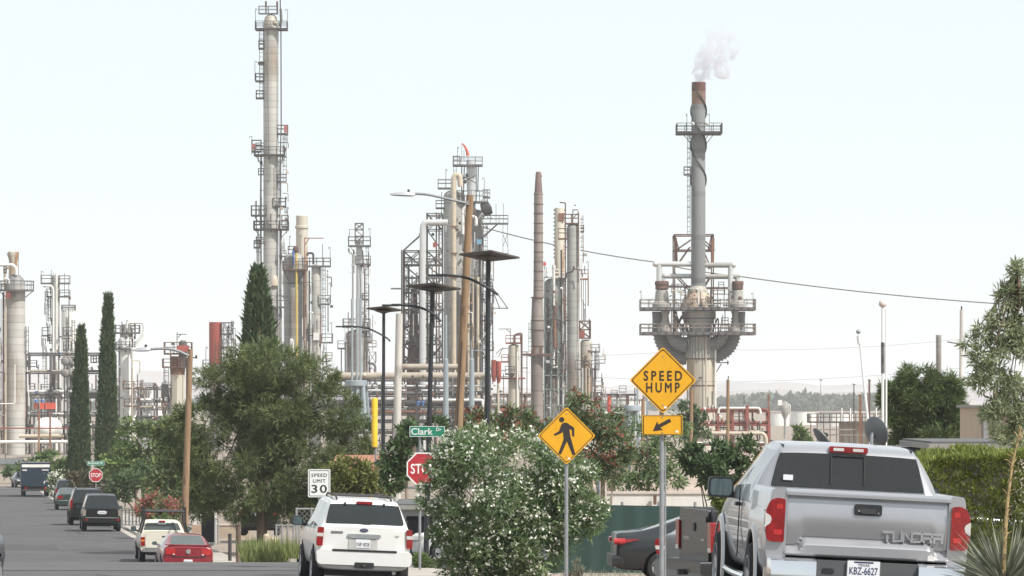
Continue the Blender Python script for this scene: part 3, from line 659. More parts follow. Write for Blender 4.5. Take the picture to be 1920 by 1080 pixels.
# windsock on its crown
mb = MB(); s = t.k
mb.tube([t.P(877.5, 292), t.P(876, 284), t.P(872, 275), t.P(867, 269)], [3.2 * s, 2.6 * s, 2 * s, 1.1 * s], 8)
single('windsock', mb, ORANGE, 'limp red windsock hanging on top of the reactor crown', 'windsock')
t = RT('pipe_structure', 'dark lattice steel structure with a thick bright looped pipe beside the reactor vessel', 'steel structure', 790, 676)
ys = [470, 496, 520, 548, 580, 612, 645, 680, 715]
t.bars(latt(756, 786, ys), 1.9, SD, 0, deep=7); t.bars(latt(800, 829, [400, 430] + ys), 1.7, SD, 0, deep=7); t.bars([((756, y), (829, y)) for y in ys], 1.8, ST, 0, 'beam', deep=7)
t.bars([((753, 468), (753, 720)), ((758, 468), (758, 720)), ((818, 398), (818, 720)), ((823, 400), (823, 720))], 2.6, SB, 1, 'post'); t.pipe([(793, 860), (793, 427), (797, 418), (840, 418)], 5.8, ALU, -2, rad=13, n=14, name='loop_pipe')
t.prof(775, [(6, 540), (8, 600), (14, 690), (14, 860)], SB, 'tapered_stack', 4); t.pipe([(757, 470), (787, 443), (788, 437)], 1.6, ST, -1, rad=0, name='inclined_pipe')
for y in (496, 548, 580, 645): t.plat(757, 830, y, ST, rail=12, depth=60, thick=1.6, dd=3.5)
t.plat(733, 757, 540, ST, rail=0, thick=2.5); t.boxp(812, 455, 819, 464, SR, 1, -1, 'red_box'); t.ball(812, 440, 3, SD, -1, 'valve'); t.plat(806, 832, 420, ST, rail=14)
t.ladder(826, 430, 470, dd=-1); t.ladder(762, 500, 548, dd=-1); t.ladder(806, 550, 640, dd=-1)
for i in range(26):
    x, y = random.uniform(760, 828), random.choice(ys[1:8]) - random.uniform(2, 16)
    t.ball(x, y, random.uniform(1.5, 4), random.choice([SD, SB, ST, TAN, RUST]), random.uniform(-1, 6), 'valve', (1, 1, random.uniform(.6, 1.6)))
for i in range(9):
    x = random.uniform(760, 828); y = random.choice(ys[1:6]); t.pipe([(x, y), (x, y + random.uniform(25, 110))], random.uniform(.8, 2), random.choice([SD, ST, TAN, ALU]), random.uniform(-1, 6))

t.busy(757, 830, 480, 700, 60, 1, dd=-1, sp=7)
# --- bracket beyond the lamp pole
t = RT('hanging_bracket', 'triangular dark steel bracket with a flat bar, past the tallest solar lamp post', 'bracket', 935, 700)
t.bars([((905, 515), (932, 551)), ((922, 540), (937, 578)), ((930, 547), (952, 578)), ((912, 578), (953, 578))], 1.6, SD)
t.bars([((912, 578), (912, t.yb))], 2.2, SD, 0, 'post')

# --- rusty brown stack
t = RT('rusty_stack', 'tall rusty brown stack with a pointed tip and banded shaft', 'stack', 1008, 690)
t.prof(1009.5, [(4.2, 322), (5.2, 325), (7.6, 362)], mat('rust_tip', (0.20, 0.13, 0.115), rough=.8, var=.12, streak=True), 'tip'); t.prof(1009.5, [(8.9, 362), (8.9, 365), (8.2, 366), (8.6, 450), (9.3, 550), (10, 557)], RUSTG)
t.prof(1007.5, [(10, 557), (11.6, 600), (12, 601), (12, 620), (11.5, 645), (11.5, 655)], RUSTG, 'flare'); t.prof(1007, [(11.5, 655), (11.5, t.yb)], RUSTG, 'lower_shaft')
for y in (382, 400, 418, 436, 454, 472, 490, 508, 526, 544): t.prof(1009.5, [(9.4, y), (9.4, y + 1.4)], SB, 'band')
for y in (557, 600, 618, 648): t.prof(1007.5, [(12.6, y), (12.6, y + 2)], SB, 'band')
t.plat(980, 1034, 663, SB, rail=0, depth=40, thick=4); t.ladder(994, 605, 663, dd=-.5, w=5); t.bars([((1013, 323), (1016, 332)), ((980, 665), (996, 668)), ((1033, 665), (1019, 668))], 1.4, ST)
for x in (998, 1003, 1012, 1016): t.bars([((x, 648), (x, 662))], 1.6, RUST, -.9, 'strut')

# --- cream fin-tube stack, pale column, green-grey structure
t = RT('finned_stack', 'cream stack with rust streaks and small knobs down both sides', 'stack', 1049, 715)
t.prof(1049, [(9, 390), (9.3, 391), (9.3, t.yb)], CREAM)
for i in range(13):
    y = 394 + i * 7.4
    for sx in (-1, 1):
        t.part('knob', MB().sphere(t.P(1049 + sx * 9.6, y), 1.7 * t.k, 8, 5), SD) if i % 1 == 0 else None
t.boxp(1047, 400, 1058, 415, RUST, .3, -.75, 'rust_patch')
t = RT('grey_column', 'smooth grey column with a reddish head frame and a caged ladder, right of the finned stack', 'column', 1074, 690)
t.shell(1063, 1086, 419, LAG); t.plat(1060, 1086, 418, SB, rail=16, depth=24); t.bars([((1074, 393), (1074, 420)), ((1084, 396), (1084, 500)), ((1074, 394), (1084, 394)), ((1074, 410), (1084, 400)), ((1071, 402), (1071, 418))], 1.7, SB, -1, 'head_frame')
t.pipe([(1060, 700), (1060, 381), (1049, 380)], 1.2, SB, -1, rad=2); t.pipe([(1086.5, 400), (1086.5, 720)], 1.3, WHITE, -1); t.ladder(1090, 404, 492, SB, dd=0, w=6); t.plat(1086, 1103, 522, SR, rail=16); t.hook(1103, 522, 490, -3)
t.plat(1046, 1063, 447, SB, rail=18, depth=16, dd=-1); t.pipe([(1061, 522), (1062, 512), (1074, 510), (1076, 500)], 1.6, SD, -2, rad=4); t.pipe([(1076, 505), (1090, 507), (1092, 520)], 1.2, SB, -2, rad=2)
t.bars([((1090, 524), (1090, 600)), ((1094, 524), (1094, 600)), ((1098, 524), (1098, 600)), ((1090, 560), (1098, 575))], 1, SB, 0); t.plat(1080, 1095, 433, SB, rail=10); t.ball(1078, 385, 1.6, ST, 0, 'lamp')
t.boxp(1063, 600, 1068, 603, SD, .5, -1.2, 'hatch'); t.busy(1086, 1103, 420, 760, 16, 1, -1.5)
t = RT('regenerator_block', 'crowded green-grey vessel block with pale railings between rusty stack and grey column', 'process block', 1040, 705)
t.shell(1021, 1050, 522, GRV); t.shell(1046, 1062, 515, GRV, name='side_vessel', dd=1); t.plat(1020, 1064, 518, WHITE, rail=13, depth=40); t.pipe([(1038, 500), (1038, 690)], 2.6, WHITE, -3); t.pipe([(1038, 498), (1038, 505)], 3.5, WHITE, -3, name='relief_valve')
t.pipe([(1039, 575), (1040, 650)], 3.4, RUST, -3.4); t.pipe([(1046, 548), (1046, 760)], 1.6, WHITE, -3); t.pipe([(1054, 540), (1055, 770)], 1.6, ALU, -3); t.pipe([(1052, 470), (1053, 700)], 1.7, SD, -3.6); t.pipe([(1027, 560), (1027, 700)], 1.4, SD, -3)
for y in (570, 600, 652, 690, 697): t.plat(1020, 1064, y, GREEN_ST, rail=12, depth=40, thick=2.2)
t.boxp(1022, 700, 1062, 770, SD, 4, 1, 'interior_shade'); t.bars([((1020, y), (1064, y)) for y in (704, 730, 760)] + [((x, 520), (x, 860)) for x in (1020, 1033, 1048, 1064)], 1.7, GREEN_ST, -3.4)  # solid dark box stands for the shade inside the frame
t.bars([((1021, 490), (1021, 518)), ((1024, 500), (1024, 518))], 1.2, SD); t.boxp(1018, 492, 1024, 498, ORANGE, .8, 0, 'red_box'); t.busy(1021, 1064, 530, 790, 70, 1, -4.2)
for i in range(26): t.ball(random.uniform(1022, 1062), random.uniform(525, 700), random.uniform(1.2, 3), random.choice([SD, WHITE, RUST, TAN, ST]), -3.6, 'valve')

# --- small column, rust hopper
# small
t = RT('small_column', 'small cream column with an inverted brown pipe and a tall brown post', 'column', 964, 670)
t.shell(953, 974, 645, CREAM); t.plat(948, 976, 642, SR, rail=13, depth=22); t.pipe([(965, 648), (965, 628), (978, 625), (978, 800)], 2, SB, -1.4, rad=4); t.bars([((957, 617), (957, 642)), ((935, 617), (957, 617)), ((957, 624), (950, 618))], 1.2, SB, -1, 'hoist')
t.plat(947, 965, 700, SD, rail=13, dd=-1.5); t.plat(935, 985, 708, SR, rail=0, depth=16, dd=-1); t.pipe([(970, 660), (970, 800)], 1.5, WHITE, -2); t.bars([((980, 690), (990, 690)), ((978, 660), (990, 660)), ((988, 660), (988, 800))], 1.6, SB, -1); t.plat(940, 953, 677, SR, rail=12)
t = RT('rust_hopper', 'rust red hopper with a tapered bottom on a tan leg pipe', 'hopper', 931, 660)
t.prof(926, [(4.5, 675), (4.8, 677), (4.8, 704), (3, 716)], REDT, n=12); t.prof(935, [(4.5, 677), (5, 679), (5, 705), (3, 718)], REDT, 'second_barrel', n=12)
t.pipe([(934, 716), (934, 820)], 2.3, CPIPE, 0); t.bars([((938, 655), (952, 653)), ((935, 668), (943, 652)), ((930, 664), (938, 655)), ((941, 695), (950, 695)), ((916, 706), (952, 706))], 1.3, SB, -1)
t.bars([((920, 700), (920, t.yb)), ((944, 700), (944, t.yb))], 1.5, SB, .6, 'post')
# --- domed vessel right
t = RT('domed_vessel', 'pale domed vessel with a reddish frame on top and two side platforms', 'vessel', 1100, 680)
t.shell(1088, 1111, 636, LAGC); t.plat(1104, 1125, 658, ST, rail=12); t.plat(1078, 1124, 691, ST, rail=15, depth=26); t.bars(latt(1087, 1107, [602, 618, 634]), 2, SB, -1, 'head_frame', deep=3); t.boxp(1086, 620, 1096, 634, SR, 1.5, -1, 'red_box'); t.bars([((1105, 598), (1105, 636))], 2, SD)
for x, c in ((1092, ALU), (1098, TAN), (1104, CPIPE), (1110, LAG), (1115, SB)): t.pipe([(x, 690), (x, 820)], random.uniform(1.2, 2.6), c, -2)
t.plat(1112, 1130, 722, ST, rail=13); t.plat(1095, 1130, 735, ST, rail=0, depth=20); t.hook(1123, 691, 665, -3); t.ladder(1117, 660, 690, dd=0); t.bars([((1090, 690), (1090, 640)), ((1094, 676), (1094, 690))], 1.6, SD, -2)
t.bars([((1128, 700), (1128, 820)), ((1120, 735), (1128, 770))], 1.3, ST); t.busy(1080, 1135, 640, 800, 40, 1, -3)

# --- helical stack and its cyclone block
t = RT('flue_stack', 'tall grey smoking stack with spiral fins and a rusty mouth over twin cyclone decks', 'stack', 1309, 620)
rustmouth = mat('rusty_mouth', (0.20, 0.13, 0.10), rough=.8, var=.2, streak=True, stain=((0.30, 0.19, 0.09), .1))
t.prof(1310, [(12.2, 154), (13.2, 155), (13.2, 171)], mat('scorched', (0.13, 0.055, 0.04), rough=.85, var=.2), 'mouth'); t.prof(1310, [(13.1, 171), (13.1, 196)], rustmouth, 'upper_shell')
t.prof(1309.3, [(13.1, 196), (13.3, 360), (13.6, 545)], GSTK)
mb = MB()
for ph in (0, math.pi):
    A, B = [], []; n = 150
    for i in range(n + 1):
        y = 158 + 200 * i / n; a = ph + 2 * math.pi * i / n * 1.55 + .6; cx = 1310 - .7 * i / n
        c = t.P(cx, y); r0, r1 = 12.9 * t.k, 15.9 * t.k
        A.append((c.x + math.cos(a) * r0, c.y + math.sin(a) * r0, c.z)); B.append((c.x + math.cos(a) * r1, c.y + math.sin(a) * r1, c.z))
    vs = []
    for p, q in zip(A, B): vs += [p, q, (p[0], p[1], p[2] + .14), (q[0], q[1], q[2] + .14)]
    mb.add(vs, [f for i in range(n) for f in ((4 * i, 4 * i + 1, 4 * i + 5, 4 * i + 4), (4 * i + 2, 4 * i + 6, 4 * i + 7, 4 * i + 3), (4 * i + 1, 4 * i + 3, 4 * i + 7, 4 * i + 5))])
t.part('spiral_fin', mb, SD)
t.plat(1268, 1353, 248, SD, rail=15, depth=74, thick=4); t.bars([((1281, 252), (1298, 272)), ((1338, 252), (1322, 272)), ((1329, 252), (1322, 262)), ((1290, 252), (1297, 262))], 1.3, SD)
for x in (1298, 1325): t.ball(x, 234, 3.6, LAMPW, -2.2, 'beacon')
t.hook(1288, 247, 213, -1); t.hook(1330, 247, 213, -3); t.ladder(1291, 252, 330, dd=-.6, w=5); t.ladder(1291, 330, 440, dd=-.6, w=5); t.plat(1282, 1296, 326, rail=13)
t.prof(1308.5, [(13.6, 536), (18, 545), (19, 551)], LAGC, 'collar'); t.prof(1308, [(19, 549), (26, 558), (31, 571), (32, 582)], mat('rusty_hood', (0.47, 0.38, 0.29), rough=.6, var=.15, scale=.7, stain=((0.24, 0.10, 0.05), .42)), 'hood')
for a in range(-3, 4):
    p0 = t.P(1308 + 19 * math.sin(a * .45), 549); t.pipe([(1308 + 19 * math.sin(a * .45), 550, -19 * t.k * math.cos(a * .45)), (1308 + 31.5 * math.sin(a * .45), 571, -31.5 * t.k * math.cos(a * .45))], .8, SB, 0, 0, 'rib', 5)
t.prof(1310, [(32, 584), (31, 594), (22, 622), (22, 634)], CLAD, 'cone'); t.plat(1278, 1341, 596, ST, rail=0, ring=True, thick=2)
mb = MB(); c = t.P(1314.5, 672); n = 64
mb.lathe(c, [(28 * t.k, 0), (28 * t.k, 40 * t.k)], 24); 
for i in range(30):
    a = 2 * math.pi * i / 30; p = c + Vector((28.4 * t.k * math.cos(a), 28.4 * t.k * math.sin(a), 0)); mb.bar(p, p + Vector((0, 0, 40 * t.k)), .22)
t.part('clad_drum', mb, CLAD); t.prof(1314.5, [(27, 672), (27, t.yb)], COLC, 'base_column', n=12, angle=20)
for y in (672, 722): t.prof(1314.5, [(27.6, y), (27.6, y + 2)], SB, 'band', n=12)
t.pipe([(1322, 630), (1322, 850)], 1.3, LAGC, -2.4); t.pipe([(1340.5, 632), (1340.5, 775), (1352, 782)], 1.7, WHITE, -1.4, rad=6); t.bars([((1337, 680), (1366, 680)), ((1341, 700), (1352, 682)), ((1364, 676), (1364, 684))], 2, ST, -1)
t.pipe([(1312, 548), (1312, 572), (1335, 572)], 1.3, LAGC, -2.5, rad=3)
for y, nm in ((580, 1), (626, 2)):
    t.plat(1200, 1415, y - 3, ST, rail=15, depth=90, thick=5.5, t=.1, rm=mat('rail_brown', (.25, .2, .17), var=.15))
    for x in range(1206, 1415, 14): t.boxp(x, y - 3.5, x + 1.2, y + 3, SB, .15, -3.6, 'deck_stiffener')
t.hook(1202, 580, 545, -2); t.hook(1412, 580, 549, -3)
# cyclones and their ducts
for cx, lab, w in ((1241, 'a', 1.0), (1383, 'b', .85)):
    t.prof(cx, [(12 * w, 527), (13.2 * w, 529), (13.2 * w, 534), (12 * w, 536), (12.6 * w, 541), (11.5 * w, 543)], SB, 'rust_ring'); t.prof(cx, [(9 * w, 543), (12 * w, 546), (13.5 * w, 565), (18 * w, 570), (18 * w, 576)], CLAD, 'cyclone_head')
    sg = -1 if cx < 1300 else 1; t.prof(cx + sg * 3, [(15 * w, 584), (14 * w, 600), (15 * w, 622)], DUCT, 'cyclone_barrel', 1.5)
    t.prof(cx - sg * 6, [(9 * w, 584), (6 * w, 592), (7 * w, 602), (12 * w, 616), (12 * w, 622)], CLAD, 'cyclone_cone', -1.6)
t.pipe([(1236, 528), (1236, 494)], 5.2, ALU, 0, 0, 'drop_leg'); t.pipe([(1228, 495), (1297, 495)], 5, ALU, 0, 0, 'header', 12); t.pipe([(1243, 517), (1297, 517)], 4.6, ALU, 2, 0, 'header', 12); t.pipe([(1244, 534), (1244, 517)], 4.6, ALU, 2, 0, 'drop_leg')
t.ball(1229, 495, 5.6, ALU, 0, 'end_cap'); t.ball(1375, 497, 5.6, ALU, 0, 'end_cap'); t.ball(1245, 517, 5.6, LAG, 2, 'end_cap')
t.pipe([(1321, 497), (1376, 497)], 5, LAG, 0, 0, 'header', 12); t.pipe([(1321, 518), (1388, 518)], 4.6, LAG, 2, 0, 'header', 12); t.pipe([(1370, 497), (1370, 574)], 5, ALU, 0, 0, 'drop_leg'); t.pipe([(1384, 518), (1384, 530)], 4.6, ALU, 2, 0, 'drop_leg')
t.ball(1386, 560, 4, SB, -2.4, 'valve')
def quarter(cx, cy, rc, a0, a1, rt, n=10, ribs=True, dd=0):
    pts = [(cx + rc * math.cos(a0 + (a1 - a0) * i / n), cy - rc * math.sin(a0 + (a1 - a0) * i / n)) for i in range(n + 1)]
    P = [t.P(x, y, dd) for x, y in pts]; mb = MB().tube(P, rt * t.k, 16)
    if ribs:
        for i in range(1, n):
            v = (P[i + 1] - P[i - 1]).normalized() * .09; mb.tube([P[i] - v, P[i] + v], rt * t.k * 1.13, 16)
    t.part('duct_elbow', mb, DUCT)
quarter(1288, 622, 48, math.pi, 1.5 * math.pi, 14, 14, dd=1.5); quarter(1286, 622, 26, math.pi, 1.5 * math.pi, 12, 10, dd=-1.5)
quarter(1330, 622, 45, 2 * math.pi, 1.5 * math.pi, 14, 14, dd=1.5); quarter(1330, 622, 24, 2 * math.pi, 1.5 * math.pi, 11, 10, dd=-1.5)
t.busy(1256, 1374, 538, 576, 42, 1, -4); t.busy(1258, 1290, 590, 640, 14, 2, -3); t.busy(1338, 1366, 590, 640, 14, 3, -3); t.busy(1290, 1342, 640, 780, 10, 4, -2.6)
# frame behind
fs_ = [((1267, 438), (1267, 640)), ((1340, 438), (1340, 640)), ((1267, 438), (1340, 438)), ((1267, 467), (1340, 467)), ((1267, 438), (1275, 467)), ((1340, 438), (1333, 467)), ((1270, 467), (1297, 448)), ((1322, 448), (1342, 467)), ((1275, 492), (1296, 462)), ((1322, 470), (1335, 500)), ((1267, 510), (1296, 540)), ((1340, 510), (1322, 540)), ((1255, 535), (1300, 535)), ((1322, 538), (1372, 538)), ((1267, 580), (1283, 622)), ((1267, 622), (1283, 590))]
t.bars(fs_, 2.4, SB, 4, deep=6); t.bars([((1268, 445), (1270, 495)), ((1339, 445), (1338, 495))], 5, RUST, 3, 'column_guard')
t.bars([((x, 538), (x, 578)) for x in (1276, 1284, 1345, 1357, 1365)] + [((1270, 548), (1290, 548)), ((1340, 552), (1372, 552))], 1.4, ST, -1)
for i in range(22): t.ball(random.uniform(1255, 1372), random.choice([random.uniform(545, 575), random.uniform(598, 620)]), random.uniform(1, 2.6), random.choice([SD, ST, RUST, LAGC, SB]), -3, 'valve')
t.bars([((x, 580), (x, 622)) for x in (1258, 1268, 1286, 1340, 1358, 1372)], 1.6, SB, -2, 'deck_post'); t.bars([((1262, 592), (1288, 622)), ((1345, 596), (1335, 622))], 2.4, SD, -1)
t.bars([((1214, 626), (1214, t.yb)), ((1290, 640), (1290, t.yb)), ((1400, 626), (1400, 640)), ((1345, 640), (1345, t.yb))][1:2], 2.2, SB, 2, 'leg')

# --- chimney and posts on the right
t = RT('grey_chimney', 'plain pale grey chimney stub standing behind the round dark pine', 'chimney', 1760, 520)
t.prof(1760, [(5.6, 628), (5.6, 631), (5.2, 632), (5.4, t.yb)], LAG)

# --- pipe racks
def rack(name, label, x0, x1, d, levels, posts, seed, dens=14, low=None, pm=None):
    rnd = random.Random(seed); t = RT(name, label, 'pipe rack', (x0 + x1) / 2, d)
    yb = t.yb; top = min(l[0] for l in levels)
    mb = MB()
    for x in posts:
        for dd in (-2.5, 2.5):
            a, b = t.P(x, yb, dd), t.P(x, top, dd); mb.bar(a, b, .32)
        for y, *_ in levels: mb.bar(t.P(x, y + 1, -2.5), t.P(x, y + 1, 2.5), .28)
    for y, *_ in levels:
        for dd in (-2.5, 2.5): mb.bar(t.P(min(posts), y + 2, dd), t.P(max(posts), y + 2, dd), .24)
    for a, b in zip(posts, posts[1:]):
        if rnd.random() < .5: mb.bar(t.P(a, top, 2.5), t.P(b, yb, 2.5), .16)
    t.part('frame', mb, pm or SD)
    for y, kinds in levels:
        dd = -2.2
        for r, m_ in kinds:
            a, b = x0 + rnd.uniform(0, 12), x1 - rnd.uniform(0, 12)
            if rnd.random() < .35: b = a + (b - a) * rnd.uniform(.5, .9)
            pts = [(a, y - r), (b, y - r)]
            if rnd.random() < .45: pts += [(b, y + rnd.uniform(10, 40))]
            t.pipe(pts, r, m_, dd, rad=4, n=10); dd += max(.5, r * t.k * 2.3)
    for i in range(dens):
        x = rnd.uniform(x0, x1); y = rnd.choice(levels)[0]; c = rnd.choice([WHITE, TAN, ST, SD, SB, ALU, CPIPE, RUST, LAG])
        t.pipe([(x, y), (x, y + rnd.uniform(12, 45))], rnd.uniform(.6, 1.6), c, rnd.uniform(-2.6, 1))
    for i in range(int(dens * 1.4)):
        x = rnd.uniform(x0, x1); y = rnd.choice(levels)[0] - rnd.uniform(0, 9)
        t.ball(x, y, rnd.uniform(1.0, 2.6), rnd.choice([WHITE, TAN, SD, RUST, RUST, LAG, BLUE if rnd.random() < .2 else ST]), -2.8, 'valve', (1, 1, rnd.uniform(.7, 2)))
    return t
rack('pipe_rack', 'dense pipe rack topped by a thick tan header, between pine and wooden pole', 612, 915, 650,
     [(712, [(7, TAN), (3, LAG)]), (726, [(2.2, WHITE), (1.5, SD), (2.5, LAG)]), (741, [(4, ST), (3, SD)]), (762, [(6.5, SD), (3.2, TAN)]), (776, [(4, RUST), (2, TAN), (2.5, ALU)]), (790, [(2, SD), (1.5, ALU)]), (810, [(2.5, LAG), (3, SD)])],
     list(range(618, 915, 33)), 3, 46).busy(615, 912, 700, 830, 90, 5, -4.5, 5)
t = RT('tan_header', 'second thick tan pipe in front of the reactor feet, above the dense rack', 'pipe', 812, 655)
t.pipe([(755, 688), (868, 688)], 6, TAN, 0, 0, 'barrel', 14); t.bars([((770, 688), (770, t.yb)), ((850, 688), (850, t.yb))], 3, SB, .5, 'stand')
t = RT('white_crosspipe', 'bright white crossing pipe low between the grey monopoles', 'pipe', 860, 640)
t.pipe([(808, 750), (905, 750), (905, 800)], 2.4, WHITE, 0, 4, 'barrel'); t.bars([((830, 750), (830, t.yb)), ((880, 750), (880, t.yb))], 1.5, SD, 0, 'stand')
for x, y in ((784, 757), (793, 757)):
    t = RT('control_valve', f'blue control valve on the pipe rack, {"closer to the wooden pole" if x > 790 else "further from the wooden pole"}', 'valve', x, 640)
    t.prof(x, [(3.4, y - 5), (3.8, y - 3), (2, y), (2, y + 4)], BLUE, 'actuator'); t.pipe([(x, y + 4), (x, y + 14)], 1, SD, 0, 0, 'stem'); t.bars([((x, y + 14), (x, t.yb))], 1.6, SD, 0, 'stand')
rack('pipe_rack', 'cluttered pipe rack with exchangers left of the first cypress', 44, 215, 655,
     [(664, [(1.5, ST)]), (698, [(2, TAN), (1.5, SD), (2.2, ST)]), (737, [(3, WHITE), (2.5, SD), (2, RUST)]), (744, [(2.5, CPIPE), (3, LAG)]), (778, [(2.2, WHITE), (3, SD)]), (800, [(2.5, LAG), (2.2, SB)]), (822, [(3.4, CPIPE), (2, SD)])],
     [52, 98, 130, 160, 190, 214], 5, 52, pm=ST).busy(46, 214, 660, 850, 120, 5, -4.5, 6, 1.15)
rack('pipe_rack', 'low pipe rack behind the white looped-pipe column and the wooden pole', 200, 345, 690,
     [(728, [(1.5, ST)]), (752, [(2.5, WHITE), (2, SD)]), (766, [(3, TAN), (2, SB)]), (785, [(2.5, SD), (3, LAG)]), (806, [(2.5, SB), (2, WHITE)])],
     [206, 232, 262, 292, 318, 342], 8, 44, pm=ST).busy(204, 345, 725, 850, 60, 5, -4, 6)
rack('pipe_rack', 'far pipe rack at the foot of the small column and rusty stack', 915, 1200, 720,
     [(742, [(2, SD), (1.5, WHITE)]), (762, [(2.6, TAN), (2, WHITE), (2, SD)]), (778, [(3, WHITE), (2.5, SB)]), (795, [(2, SD), (2.5, LAG)])],
     list(range(920, 1200, 32)), 12, 50, pm=SB).busy(918, 1200, 720, 830, 80, 5, -4, 6)
t = rack('pipe_rack', 'low red-posted pipe rack right of the smoking stack', 1285, 1445, 600,
     [(770, [(2.4, SR), (1.6, WHITE)]), (795, [(3, SR), (2, LAG), (1.6, WHITE)]), (812, [(3, CPIPE), (2, SD)]), (832, [(2, WHITE), (2, SB)])],
     [1300, 1345, 1372, 1399, 1440], 17, 36, pm=SR)
t.pipe([(1345, 775), (1346, 765), (1422, 765), (1424, 775)], 2.2, WHITE, -3, 5); t.pipe([(1330, 812), (1428, 812), (1434, 820), (1434, 842)], 3.6, CPIPE, -3.2, 8); t.bars([((1399, 760), (1399, t.yb))], 5.5, SR, -3, 'main_post'); t.busy(1290, 1442, 765, 850, 50, 5, -3.5, 5)
t = RT('brown_goalpost', 'rusty goalpost frame of two posts and a long bar, left of the cypress', 'steel frame', 84, 560)
t.bars([((73, 770), (73, t.yb)), ((94, 772), (94, t.yb))], 3.4, RUST, 0, 'post'); t.bars([((-30, 803), (140, 803))], 2.4, SR, 0, 'crossbar')
t = RT('long_white_pipe', 'long white ground pipe with a tan pipe above it, left of the cypress', 'pipe', 70, 570)
t.pipe([(-20, 829), (132, 828)], 3, WHITE, 0, 0, 'barrel'); t.pipe([(35, 818), (110, 817)], 3.4, CPIPE, .6, 0, 'tan_barrel'); t.bars([((x, 829), (x, t.yb)) for x in (10, 60, 120)], 2, ST, 0, 'stand')
t = RT('horizontal_drum', 'white round-ended drum gleaming behind the rusty goalpost', 'drum', 86, 610)
c = t.P(84, 803); mb = MB().sphere(c, 20 * t.k, 20, 12, (1, 1.0, .95)); mb.cyl(c, c + Vector((0, 9, 0)), 20 * t.k, n=24); t.part('shell', mb, WHITE); t.bars([((72, 812), (72, t.yb)), ((97, 812), (97, t.yb))], 4, ST, 3, 'saddle')
for i, (x, y) in enumerate(((122, 677), (122, 699))):
    t = RT('heat_exchanger', f'grey round exchanger end {("above", "below")[i]} another, beside the pale column rack', 'exchanger', x, 645)
    c = t.P(x, y); mb = MB().cyl(c, c + Vector((0, 6, 0)), 7.5 * t.k, n=18); mb.sphere(c, 7 * t.k, 14, 8, (1, .4, 1)); t.part('shell', mb, GRV); t.part('flange', MB().cyl(c + Vector((0, .3, 0)), c + Vector((0, .6, 0)), 8.4 * t.k, n=18), SD)
    t.bars([((x - 5, y + 5), (x - 5, t.yb)), ((x + 5, y + 5), (x + 5, t.yb))], 1.5, SD, 3, 'stand')
for i, x in enumerate((68, 80, 91, 99)):
    t = RT('pump', ['red pump first in the row of four red blocks', 'orange-red pump second in the row of four red blocks', 'orange-red pump third in the row of four red blocks', 'orange-red pump last in the row, closest to the cypress'][i], 'pump', x, 640, group='red pumps on the left rack')
    t.boxp(x - 4.2, 755, x + 4.2, 767, (SR, ORANGE, ORANGE, ORANGE)[i], 1.5, 0, 'casing'); t.prof(x, [(2.2, 749), (2.6, 750), (2.6, 755)], BLUE if i < 2 else SD, 'motor', n=12); t.bars([((x - 3, 767), (x - 3, t.yb)), ((x + 3, 767), (x + 3, t.yb))], 1.2, ST, 0, 'stand')
# low white store sheds and tanks far off
for i, (a, b, y0, d) in enumerate(((1150, 1215, 752, 1000), (1440, 1480, 776, 1300), (1482, 1530, 773, 1350), (1536, 1600, 776, 1280), (270, 305, 748, 1100), (620, 640, 770, 900))):
    t = RT('storage_tank', ['wide low white tank behind the speed hump sign', 'low white tank left of the water tower', 'low white tank right of the water tower', 'low white tank behind the lean flag mast', 'low white tank behind the rusty heater stack', 'low white tank just past the pine'][i], 'tank', (a + b) / 2, d, group='low white storage tanks in the distance')
    t.shell(a, b, y0, WHITE, top='flat'); t.plat(a, b, y0, ST, rail=3, ring=True, thick=.5, t=.07)
t = RT('water_tower', 'pale rounded water vessel on a short stem before the far trees', 'water tower', 1472, 900)
t.prof(1472, [(.3, 752), (5, 754), (8, 760), (8.5, 770), (6, 778), (2.5, 786), (2.5, t.yb)], LAG); t.boxp(1458, 750, 1466, 760, WHITE, 1, -1, 'white_panel'); t.pipe([(1480, 790), (1482, 760), (1478, 757)], .8, WHITE, 0, 3)
t = RT('platform_structure', 'low open steel platform with pale posts behind the silver pickup roof', 'steel structure', 1578, 500)
t.plat(1515, 1662, 790, ST, rail=14, depth=60); t.bars([((x, 776), (x, t.yb)) for x in range(1518, 1662, 12)], 1.7, SB, -2, 'post'); t.bars([((1530, 805), (1600, 805)), ((1520, 815), (1640, 815))], 2, LAG, -3, 'rail')
for x in (1576, 1592, 1640): t.pipe([(x, 788), (x, 765)], 1.4, WHITE, -2, 0, 'vent')
t.boxp(1575, 790, 1650, 840, CREAM, 2, 1, 'wall_panel')
for i, (x, y0, c) in enumerate(((1395, 742, SD), (1441, 740, RUST), (1213, 705, TUBEG), (1195, 705, TUBEG), (1601, 720, SD), (1630, 712, SB), (1539, 712, LAG), (1613, 740, RUST), (1658, 712, SD))):
    t = RT('steel_post', ['thin dark post over the low red rack', 'rusty post by the water tower', 'grey tube pole closest to the speed hump sign', 'grey tube pole second from the speed hump sign', 'thin dark post by the leaning mast', 'dark brown post with a bent top by the tall mast', 'pale floodlight mast far off over the trees', 'rusty pipe post behind the pickup roof', 'dark post hidden beside the tall white mast'][i], 'post', x, [600, 620, 560, 560, 420, 400, 1000, 380, 400][i])
    t.bars([((x, y0), (x, t.yb))], [1.6, 3.6, 5, 4, 1.8, 3.5, 1.0, 4.5, 3][i], c, 0, 'shaft')
    t.bars([((x - 3, y0), (x + 3, y0 + 1))], [1.4, 1.6, 3, 3, 1.4, 2, 2.4, 2, 2][i], c, 0, 'cap')
t = RT('tube_base', 'bunch of splayed grey tubes beside the speed hump arrow plate', 'tower base', 1185, 560)
